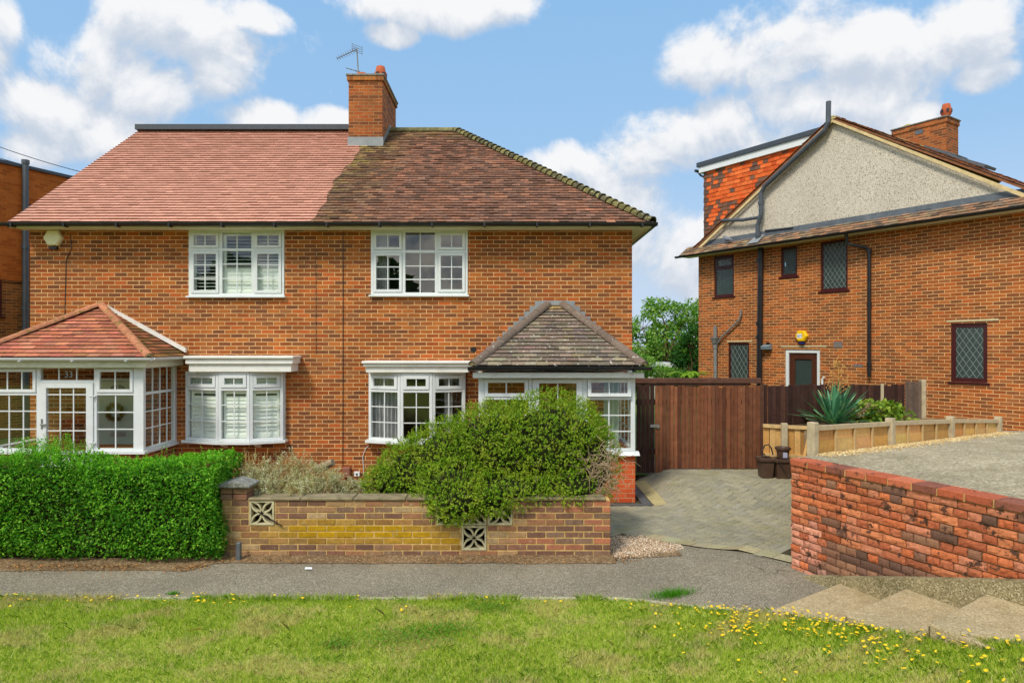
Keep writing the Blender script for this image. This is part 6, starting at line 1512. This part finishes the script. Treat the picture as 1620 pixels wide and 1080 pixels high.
# silvery half-dead shrub
lv = thing('silver_shrub', (X(455,8.4), 8.4, .45), 'straggly half-dead silvery shrub growing behind the garden wall', 'shrub')
M['silver'] = leaf_mat('silver_leaf', [(0, c(160,148,104)), (.3, c(186,178,136)), (.65, c(204,204,170)), (1, c(226,226,200))], clump=c(172,182,104), clump_scale=6, trans=.3, dead=c(176,144,100), dead_scale=6, dead_lo=.56, dead_hi=.62)
P = []; D = []; tw = MB()
mounds = [(405,770,8.3,34,44), (440,770,8.45,42,52), (475,772,8.5,38,56), (500,775,8.2,36,36), (530,776,8.4,36,30), (425,782,8.1,30,20), (470,784,8.05,40,18), (395,778,8.15,26,24), (555,778,8.5,26,12)]
for (px0, py0, Y, rw_, rh_) in mounds:
    b0 = Vector((X(px0,Y), Y, .42))
    for i in range(46):
        a = rng.random()*6.28; sp_ = rng.random()**.6; tip = Vector((X(px0+rw_*sp_*math.cos(a), Y), Y+.22*sp_*math.sin(a), Z(py0,Y)+rh_*Y/F*(1-.55*sp_*sp_)*(.55+.5*rng.random())))
        mid = b0.lerp(tip, .5)+Vector((rng.normal(0,.03), rng.normal(0,.03), -.02)); tw.tube([b0+Vector((rng.normal(0,.05), rng.normal(0,.05), 0)), mid, tip], [.005, .004, .002], 4, False)
        d = (tip-mid).normalized()
        for k in range(4): P.append(tuple(mid.lerp(tip, .15+.85*rng.random())+Vector(rng.normal(0,.014,3)))); D.append(tuple(d+Vector(rng.normal(0,.5,3))+Vector((0,0,.2))))
np_mesh('leaves', sprigs(np.array(P), np.array(D), 12, .07+.05*rng.random(len(P)), .030, .009, .8), M['silver'], lv); tw.build('stems', plain('pale_woody_stem', c(176,154,118), .9, .25, 20), lv, kind='stuff')
lg = MB(); lg.tube([PX(489,748,8.9), PX(503,741,8.85), PX(527,731,8.8)], [.055, .06, .05], 9); tag(lg.build('log', plain('weathered_log', c(150,132,106), .9, .25, 16, c(96,80,60), .5, 10, bmp=.7)), 'weathered grey log propped in the silvery shrub', 'log')

# weeds against the house
wd_ = thing('dry_weeds', (X(395,9), 9, .35), 'thin dry grass stalks standing behind the hedge end in front of the brick wall', 'weeds')
tw = MB(); 
for i in range(40):
    px0 = 372+75*rng.random(); Y = 8.6+.8*rng.random(); b0 = Vector((X(px0,Y), Y, .38)); h_ = .25+.35*rng.random(); d = Vector((rng.normal(0,.12), rng.normal(0,.1), 1)); tw.tube([b0, b0+d*h_*.6, b0+d*h_+Vector((rng.normal(0,.04),0,0))], [.003,.0025,.0015], 3, False); tw.tube([b0+d*h_*.9, b0+d*h_*1.12], [.005,.002], 4, False)
tw.build('stalks', plain('straw_stalk', c(186,160,96), .9, .2, 20), wd_)

# yucca
yc = thing('yucca', (X(1320,12.0), 12.0, 1.0), 'spiky blue-green yucca with a dried flower stalk behind the low softwood fence', 'plant')
V_ = []; 
for i in range(84):
    a = rng.random()*6.28; el_ = R(8+82*rng.random()**.75); L_ = (.62+.22*rng.random())*(1.12 if el_ < R(55) else .95); b0 = np.array([X(1320,12.0)+.03*math.cos(a), 12.0+.03*math.sin(a), 1.0+.12*rng.random()])
    d = np.array([math.cos(a)*math.cos(el_), math.sin(a)*math.cos(el_)*.8, math.sin(el_)]); s = np.cross(d, [0, 0, 1.0]); s /= max(1e-6, np.linalg.norm(s)); nn = np.cross(s, d); w0 = .040; pts = []
    seg = [(0, .7), (.35, 1.0), (.7, .75), (1.0, .03)]
    for (t, wk) in seg: p = b0+d*L_*t+np.array([0, 0, -.05*t*t*math.cos(el_)]); pts.append((p-s*w0*wk+nn*.01*wk, p, p+s*w0*wk+nn*.01*wk))
    for (A_, B2) in zip(pts, pts[1:]): V_ += [[A_[0], A_[1], B2[1], B2[0]], [A_[1], A_[2], B2[2], B2[1]]]
np_mesh('leaves', np.array(V_), leaf_mat('yucca_leaf', [(0, c(56,108,80)), (.4, c(80,140,102)), (.8, c(116,172,126)), (.93, c(150,182,130)), (1, c(176,156,104))], trans=.12, rough=.45), yc)
tw = MB(); A_ = PX(1327,655,12.0); B2 = PX(1326,572,12.0); tw.tube([A_, A_.lerp(B2,.5)+Vector((.01,0,0)), B2], [.02,.014,.006], 6)
for i in range(46):
    t = .3+.7*rng.random(); p = A_.lerp(B2, t); a = rng.random()*6.28; l = (.20*(1.15-t))+.03; e = p+Vector((math.cos(a)*l, math.sin(a)*l, l*.7)); tw.tube([p, e], [.005,.003], 4, False)
    for k in range(2): z_ = e+Vector(rng.normal(0,.02,3)); tw.tube([z_, z_+Vector((0,0,.03))], [.009,.004], 5)
tw.build('flower_stalk', plain('dried_stalk', c(196,150,84), .9, .2, 20), yc)
hy = thing('hydrangea', (X(1390,12.1), 12.1, 1.0), 'low bush with faded pinkish flower heads between the yucca and the fence end', 'shrub')
n = 900; P = np.stack([X(1388,12.1)+rng.normal(0,.26,n), 12.1+rng.normal(0,.2,n), 1.05+.40*rng.random(n)], 1); k = P[:, 2] < 1.47-.7*((P[:, 0]-X(1388,12.1))**2); P = P[k]; n = len(P)
np_mesh('leaves', leaf_quads(P, unit(rng.normal(size=(n,3))+np.array([0,-.4,.3])), unit(rng.normal(size=(n,3))*.5+np.array([0,-.3,1])), .08+.05*rng.random(n), .05+.03*rng.random(n)), leaf_mat('hydrangea_leaf', [(0, c(70,110,30)), (.5, c(120,150,44)), (1, c(170,180,70))]), hy)
fl_ = []
for (px0, py0) in ((1368,648),(1376,642),(1384,646),(1362,655),(1392,654)):
    ctr = np.array(PX(px0, py0, 11.95)); d = unit(rng.normal(size=(60,3))); fl_.append(leaf_quads(ctr+d*.06, unit(rng.normal(size=(60,3))), d, np.full(60,.03), np.full(60,.026)))
M['petal'] = leaf_mat('faded_petal', [(0, c(170,130,110)), (.5, c(206,166,150)), (1, c(200,180,130))], trans=.2)
for f_ in fl_: np_mesh('flower_head', f_, M['petal'], hy)

# trees and bushes between the houses
def tree(name, base, h, crown, n, leafsz, mat, label, trunk_r=.16, group=None, cat='tree', clusters=None):
    t = thing(name, base, label, cat, group); base = Vector(base); tw = MB(); tips = []
    top = base+Vector((0,0,h*.55)); tw.tube([base, base.lerp(top,.5)+Vector((.1,.05,0)), top], [trunk_r, trunk_r*.8, trunk_r*.5], 8)
    for e in crown:
        c0 = Vector(e[:3]); st_ = base.lerp(top, .45+.5*rng.random()); md = st_.lerp(c0, .55)+Vector(rng.normal(0,.15,3)); tw.tube([st_, md, c0], [trunk_r*.45, trunk_r*.25, trunk_r*.1], 6, False)
        for k in range(5): tw.tube([c0, c0+Vector((rng.normal(0,e[3]*.5), rng.normal(0,e[4]*.5), abs(rng.normal(0,e[5]*.5))))], [trunk_r*.1, .01], 4, False)
    tw.build('trunk', M['twig'], t)
    P, N = ell_points(crown, n, (.45, 1.05), .55)
    cl = np.array([mnoise.noise((p[0]*1.6, p[1]*1.6, p[2]*1.6)) for p in P]); k = cl > -.12; P, N = P[k], N[k]; n2 = len(P)
    np_mesh('crown', leaf_quads(P, unit(N*.5+rng.normal(size=N.shape)*.8), unit(N*.5+rng.normal(size=N.shape)*.6+np.array([0,0,.6])), leafsz*(.6+.8*rng.random(n2)), leafsz*.62*(.6+.8*rng.random(n2))), mat, t)
    return t
YTR = 30.0
def ET(px, py, rx, ry, Y=YTR): return (X(px,Y), Y+rng.normal(0,.3), Z(py,Y), rx*Y/F, rx*Y/F*.9, ry*Y/F)
M['treeleaf'] = leaf_mat('ash_leaf', [(0, c(72,122,36)), (.4, c(112,162,56)), (.75, c(150,190,84)), (1, c(190,214,124))], clump=c(84,134,48), clump_scale=.9, trans=.35)
tree('tree', (X(1050,YTR), YTR, .1), 4.2, [ET(1020,520,30,24), ET(1050,500,36,28), ET(1085,498,36,26), ET(1055,535,44,34), ET(1010,550,34,30), ET(1095,535,34,34), ET(1120,505,34,30), ET(985,545,34,36), ET(1040,482,22,12)], 15000, .13, M['treeleaf'], 'loose mid-green tree showing between the two brick houses')
M['dkleaf'] = leaf_mat('laurel_leaf', [(0, c(24,62,20)), (.5, c(44,96,30)), (1, c(84,136,50))], clump=c(30,70,24), clump_scale=1.5, trans=.2)
tree('evergreen_shrub', (X(1090,24), 24, .1), 2.2, [ET(1088,550,22,28,24), ET(1100,540,20,26,24), ET(1078,566,16,18,24), ET(1100,570,20,20,24)], 6000, .08, M['dkleaf'], 'dense dark evergreen shrub against the corner of the neighbouring house', .08, None, 'shrub')
tree('leafy_bush', (X(1015,26), 26, .1), 1.6, [ET(1005,575,26,20,26), ET(1028,580,24,16,26), ET(1055,590,30,10,26), ET(985,580,26,20,26)], 6000, .09, M['treeleaf'], 'mid-green bush just above the end of the grey porch roof', .08, None, 'bush')
fe = thing('fern', (X(1092,18), 18, .8), 'bright green fern fronds rising over the gate top', 'fern'); V_ = []
for i in range(26):
    a = rng.random()*6.28; L_ = .55+.4*rng.random(); d = Vector((math.cos(a), math.sin(a)*.6, 0)); b0 = Vector((X(1090,18), 18, Z(603,18))); prev = b0
    for k in range(14):
        t = (k+1)/14; p = b0+d*(L_*t*.75)+UP*(L_*(.95*t-.75*t*t)*1.0); ax = (p-prev).normalized(); s = ax.cross(UP).normalized(); w_ = .15*(1-t)+.02
        for sg in (1, -1): V_.append([prev, prev.lerp(p,.5)+s*sg*w_*.5+UP*.01, p+s*sg*w_-UP*.02, p])
        prev = p
np_mesh('fronds', np.array([[tuple(q2) for q2 in f] for f in V_]), leaf_mat('fern_leaf', [(0, c(104,156,36)), (1, c(166,200,70))], trans=.4), fe)
sh_ = thing('shed', (X(1052,27), 27.5, .1), 'white edged shed roof glimpsed among the leaves between the houses', 'shed')
q = MB(); a, b_ = X(1041,27), X(1064,27); q.box(a, b_, 27, 29, .1, Z(581,27)); q.build('wall', M['cream'], sh_); q = MB(); q.box(a-.1, b_+.1, 26.85, 29.1, Z(580.5,27), Z(574,27)); q.build('roof', M['white'], sh_)
# dense planting that closes the view behind the gate
n = 9000; P = np.stack([2+10*rng.random(n), 33+3*rng.random(n), 3.4*rng.random(n)], 1); P[:, 2] *= (.75+.25*np.sin(P[:, 0]*1.7))
np_mesh('far_shrubbery', leaf_quads(P, unit(rng.normal(size=(n,3))), unit(rng.normal(size=(n,3))+np.array([0,-.5,.8])), .16+.14*rng.random(n), .10+.08*rng.random(n)), M['dkleaf'], kind='stuff', label='shrubbery far behind the gate between the houses', category='shrubbery')
# wooded bank across the street, behind the viewer (seen only mirrored in the panes)
n = 14000; P = np.stack([-45+90*rng.random(n), -30+5*rng.random(n), 9*rng.random(n)**.8], 1); P[:, 2] *= (.7+.3*np.sin(P[:, 0]*.55+1))
np_mesh('far_wood', leaf_quads(P, unit(rng.normal(size=(n,3))), unit(rng.normal(size=(n,3))*.5+np.array([0,1,.3])), .8+.8*rng.random(n), .6+.5*rng.random(n)), M['dkleaf'], kind='stuff', label='row of trees across the street', category='wood')

# ------------------------------------------------------------------ lawn, flowers, litter, shingle
def lawn_pts(n, x0, x1, ymin):
    x = x0+(x1-x0)*rng.random(n); lb = np.interp(x, [a for a, _ in LB], [b_ for _, b_ in LB]); y = ymin+(lb+.03-ymin)*rng.random(n)
    return x, y
zt_np = np.vectorize(zt)
def blades(x, y, h, w, lean, seed_mat, name, label, parent=None, z0=.008):
    n = len(x); z = zt_np(x, y)+z0; a = rng.random(n)*6.283; l = np.abs(rng.normal(0, lean, n)); b_ = rng.random(n)*6.283
    P = np.stack([x, y, z], 1); s = np.stack([np.cos(a), np.sin(a), np.zeros(n)], 1)*w[:, None]; tip = np.stack([np.cos(b_)*l*h, np.sin(b_)*l*h, h], 1); mid = tip*np.array([.35, .35, .6])
    V = np.stack([P-s, P+s, P+mid+s*.7, P+tip, P+mid-s*.7], 1)
    return np_mesh(name, V, seed_mat, parent, kind='stuff', label=label, category='grass')
def grass_mat():
    m, t, p, o = new_mat('lawn_grass'); pos = obj_co(t); g = t.node('ShaderNodeNewGeometry').outputs['Random Per Island']
    green = t.ramp(g, [(0, c(116,152,24)), (.4, c(156,188,42)), (.8, c(190,208,68)), (1, c(216,226,110))]); straw = t.ramp(g, [(0, c(176,164,84)), (.5, c(208,194,118)), (1, c(230,220,156))])
    mp = t.node('ShaderNodeMapping'); t.l.new(pos, mp.inputs[0]); mp.inputs['Scale'].default_value = (1, 1.4, 0)
    n = t.noise(mp.outputs[0], 1.6, 6, .62); k = t.math('ADD', t.smooth(n, .42, .66), t.math('MULTIPLY', t.math('SUBTRACT', g, .5), .5)); k = t.smooth(k, .35, .65)
    cc = t.mix(t.math('MULTIPLY', k, .92), green, straw); n2 = t.noise(mp.outputs[0], 3.1, 3); cc = t.mix(t.smooth(n2, .56, .70), cc, t.mix(.5, cc, v4(c(70,140,20))))
    t.l.new(cc, p.inputs['Base Color']); p.inputs['Roughness'].default_value = .6; p.inputs['Specular IOR Level'].default_value = .25
    tr = t.node('ShaderNodeBsdfTranslucent'); t.l.new(cc, tr.inputs[0]); mx = t.node('ShaderNodeMixShader'); mx.inputs[0].default_value = .42; t.l.new(p.outputs[0], mx.inputs[1]); t.l.new(tr.outputs[0], mx.inputs[2]); t.l.new(mx.outputs[0], o.inputs[0]); return m
M['grass'] = grass_mat()
n = 210000; x, y = lawn_pts(n, -5.6, 5.0, 3.2)
hn_ = np.array([mnoise.noise((a*1.1, b_*1.5, .5)) for a, b_ in zip(x[::1], y[::1])])
blades(x, y, (.020+.022*rng.random(n))*(1+.5*hn_)+.004, .0016+.0012*rng.random(n), .75, M['grass'], 'lawn_grass', 'mown patchy grass of the verge')
n = 90000; x = -10+19*rng.random(n); lb = np.interp(x, [a for a, _ in LB], [b_ for _, b_ in LB]); y = 1.2+(lb-1.2)*rng.random(n); kk = ~((x > -5.5) & (x < 4.9) & (y > 3.25)) & (y < lb); x, y = x[kk], y[kk]
blades(x, y, .022+.026*rng.random(len(x)), .002+.0015*rng.random(len(x)), .75, M['grass'], 'outlying_grass', 'mown grass of the verge beyond the view')
n = 9000; x = -5.6+10.6*rng.random(n); lb = np.interp(x, [a for a, _ in LB], [b_ for _, b_ in LB]); y = lb+.03-np.abs(rng.normal(0, .045, n)); kk = np.array([mnoise.noise((a*1.3, 0, 8)) for a in x]) > -.05; x, y = x[kk], y[kk]
blades(x, y, .03+.05*rng.random(len(x)), .0018+.0012*rng.random(len(x)), .6, M['grass'], 'edge_grass', 'longer grass along the lawn edge')
M['seed'] = leaf_mat('seed_stalk', [(0, c(190,176,110)), (.6, c(214,204,140)), (1, c(170,190,80))], trans=.3)
n = 1100; x, y = lawn_pts(n, -5.6, 5.0, 3.7); blades(x, y, .05+.08*rng.random(n), np.full(n, .0014), .9, M['seed'], 'seed_stalks', 'pale longer stalks standing out of the mown verge')
M['tuft'] = leaf_mat('bright_grass', [(0, c(54,120,14)), (1, c(104,170,34))], trans=.3)
def tuft(px, py, w_, hh, n, lab):
    Y = F*CZ/(py-HY); x = X(px, Y)+rng.normal(0, w_, n); y = Y+rng.normal(0, w_*.45, n)
    P = np.stack([x, y, zt_np(x, y)], 1); h = hh*(.5+.6*rng.random(n)); l = rng.normal(0, .6, (n, 2))*h[:, None]; s = unit(np.stack([rng.normal(size=n), rng.normal(size=n), np.zeros(n)], 1))*.003
    V = np.stack([P-s, P+s, P+np.stack([l[:,0], l[:,1], h], 1)], 1)
    t = thing('grass_tuft', (X(px,Y), Y, 0), lab, 'grass tuft', 'weed tufts on the pavement'); np_mesh('blades', V, M['tuft'], t)
tuft(1062, 945, .10, .075, 500, 'bright grass tuft at the pavement end of the lawn edge, near the driveway')
tuft(29, 946, .055, .045, 260, 'leftmost green weed tuft on the pavement edge, below the hedge')
tuft(54, 947, .05, .045, 220, 'green weed tuft beside the leftmost one on the pavement edge')
tuft(274, 939, .03, .035, 120, 'small weed tuft alone on the pavement below the hedge end')
tuft(360, 946, .03, .05, 140, 'small weed tuft at the lawn edge below the garden wall pier')
tuft(310, 950, .05, .05, 220, 'grass tuft at the lawn edge below the right end of the hedge')
# clover-like dark patches in the lawn
n = 2600; cx = [(X(640,5.6), 5.55, .42, .10), (X(700,5.75), 5.72, .3, .07), (X(775,6.2), 6.2, .28, .07), (X(530,5.42), 5.42, .14, .04)]; P = []
for (a, b_, rx, ry) in cx: m_ = int(n*rx/1.14); P.append(np.stack([rng.normal(a, rx*.55, m_), rng.normal(b_, ry*1.1, m_), np.full(m_, .03)+.02*rng.random(m_)], 1))
P = np.vstack(P); n = len(P); np_mesh('clover', leaf_quads(P, unit(rng.normal(size=(n,3))*np.array([1,1,.2])), unit(rng.normal(size=(n,3))*.3+np.array([0,0,1])), np.full(n, .016), np.full(n, .014)), leaf_mat('clover_leaf', [(0, c(78,132,30)), (.7, c(108,160,40)), (.85, c(150,150,60)), (1, c(170,124,70))]), kind='stuff', label='dark clover patches in the lawn', category='clover')
# yellow flowers
fx = []
def addf(n, x0, x1, d0, d1):
    x = x0+(x1-x0)*rng.random(n); lb = np.interp(x, [a for a, _ in LB], [b_ for _, b_ in LB]); y = lb-(d0+(d1-d0)*rng.random(n)**1.3); fx.append(np.stack([x, y], 1))
addf(170, 1.75, 2.75, .02, .55); addf(130, 2.3, 3.25, .02, .85); addf(46, 1.2, 2.0, .05, .7); addf(60, -5.4, -2.6, -.01, .22); addf(24, -2.6, 1.3, .0, .5); addf(26, 1.3, 3.6, .4, 1.5)
fx = np.vstack(fx); V_ = []; V3 = []
for (a, b_) in fx:
    z = zt(a, b_)+.035+.055*rng.random(); r_ = .010+.006*rng.random(); tl_ = rng.normal(0, .25, 2); k0 = rng.random()*6.28
    for k in range(8):
        an = k0+k*math.pi/4; d = np.array([math.cos(an), math.sin(an), tl_[0]*math.cos(an)+tl_[1]*math.sin(an)]); s = np.array([-math.sin(an), math.cos(an), 0]); p = np.array([a, b_, z])
        V_.append([p, p+d*r_*.6+s*r_*.36, p+d*r_+np.array([0,0,.002]), p+d*r_*.6-s*r_*.36])
    V3.append([[a-.001, b_, zt(a, b_)], [a+.001, b_, zt(a, b_)], [a+.001, b_, z], [a-.001, b_, z]])
fw_ = np_mesh('lawn_flowers', np.array(V_), plain('yellow_petal', c(250,206,10), .6, .08, 40), kind='stuff', label='small yellow flowers scattered along the lawn edge', category='flowers')
np_mesh('flower_stems', np.array(V3), M['tuft'], kind='stuff', label='stems of the yellow lawn flowers', category='flowers')
# fallen leaves and crumbs along the foot of wall and hedge
n = 4200; x = -6.5+8.0*rng.random(n); y = np.where(x < -3.4, 7.42, 7.72)-np.abs(rng.normal(0, .11, n))+.02; kk = np.array([mnoise.noise((a*2.2, b_*4, 3)) for a, b_ in zip(x, y)]) > -.15; x, y = x[kk], y[kk]; n = len(x)
P = np.stack([x, y, .004+.012*rng.random(n)], 1); pal = np.array([c(150,110,60), c(120,84,48), c(176,138,84), c(98,74,48), c(186,120,60)]); sz = .010+.022*rng.random(n)**2
np_mesh('leaf_litter', leaf_quads(P, unit(rng.normal(size=(n,3))*np.array([1,1,.25])), unit(rng.normal(size=(n,3))*.35+np.array([0,0,1])), sz, sz*.6), M['litter'], col=pal[rng.integers(0,5,n)], kind='stuff', label='dry brown leaf litter along the foot of the wall and hedge', category='leaf litter')
n = 900; x = -6+9*rng.random(n); y = 6.5+1.3*rng.random(n)**.7; P = np.stack([x, y, zt_np(x, y)+.004], 1); sz = .005+.008*rng.random(n)
np_mesh('pavement_crumbs', leaf_quads(P, unit(rng.normal(size=(n,3))*np.array([1,1,.1])), unit(rng.normal(size=(n,3))*.2+np.array([0,0,1])), sz, sz*.7), M['litter'], col=np.array([c(200,190,170), c(170,150,110), c(140,110,70)])[rng.integers(0,3,n)], kind='stuff', label='crumbs and grit scattered on the pavement', category='grit')
strip('litter_soil', M['soil'], [-7+.2*i for i in range(42)], lambda x: (7.28 if x < -3.4 else 7.52)+.05*mnoise.noise((x*2.1, 0, 1))+.03*mnoise.noise((x*7, 0, 1)), lambda x: 7.8, lambda x, y: zt(x, y)+.002+.02*sst(y, 7.5, 7.76), 6, kind='structure')
def pebbles(name, xs, ys, zs, r0, r1, pal, lab):
    n = len(xs); oc = np.array([[1,0,0],[0,1,0],[-1,0,0],[0,-1,0],[0,0,1],[0,0,-1]], float); tri = [(0,1,4),(1,2,4),(2,3,4),(3,0,4)]; V = []; cl = []
    for i in range(n):
        r_ = r0+(r1-r0)*rng.random(); a = rng.random()*3.14; sc = np.array([1, .75, .55])*r_*(.75+.5*rng.random(3)); Rz = np.array([[math.cos(a), -math.sin(a), 0], [math.sin(a), math.cos(a), 0], [0, 0, 1]])
        q = (oc*sc) @ Rz.T+np.array([xs[i], ys[i], zs[i]]); k = pal[rng.integers(0, len(pal))]
        for f in tri: V.append(q[list(f)]); cl.append(k)
    return np_mesh(name, np.array(V), M['stone'], col=np.array(cl), kind='stuff', label=lab, category='shingle')
PAL_S = [c(226,206,180), c(206,180,150), c(236,224,206), c(190,160,126), c(214,176,140), c(168,140,110)]
n = 7000; x = 1.12+.98*rng.random(n); y = 7.62+rng.random(n)*1.05; kk = (y < 8.62-.9*np.clip(x-1.72, 0, 1)) & (y > 7.74+.25*np.clip((x-1.5)/.6, 0, 1)+.06*rng.normal(size=n)) & (x < 2.1); x, y = x[kk], y[kk]
pebbles('shingle', x, y, zt_np(x, y)+.003+.003*rng.random(len(x)), .004, .010, PAL_S, 'pale shingle patch between the garden wall end and the driveway')
strip('shingle_bed', M['soil'], [1.1+.1*i for i in range(10)], lambda x: 7.70, lambda x: 8.66-.9*max(0, x-1.72), lambda x, y: zt(x, y)+.003, 4, kind='structure')
n = 3000; t = rng.random(n); o2 = np.abs(rng.normal(0, .13, n)); nrm = Vector((FD.y, -FD.x, 0)); x = FA.x+(FB.x-FA.x)*t+nrm.x*(o2+.03); y = FA.y+(FB.y-FA.y)*t+nrm.y*(o2+.03)
kk = y > 7.3; x, y = x[kk], y[kk]
pebbles('gravel_margin', x, y, np.array([zrd(a, b_) for a, b_ in zip(x, y)])+.008*rng.random(len(x)), .008, .020, [c(204,178,124), c(188,156,100), c(216,198,154), c(172,140,90)], 'yellow gravel along the foot of the low softwood fence')
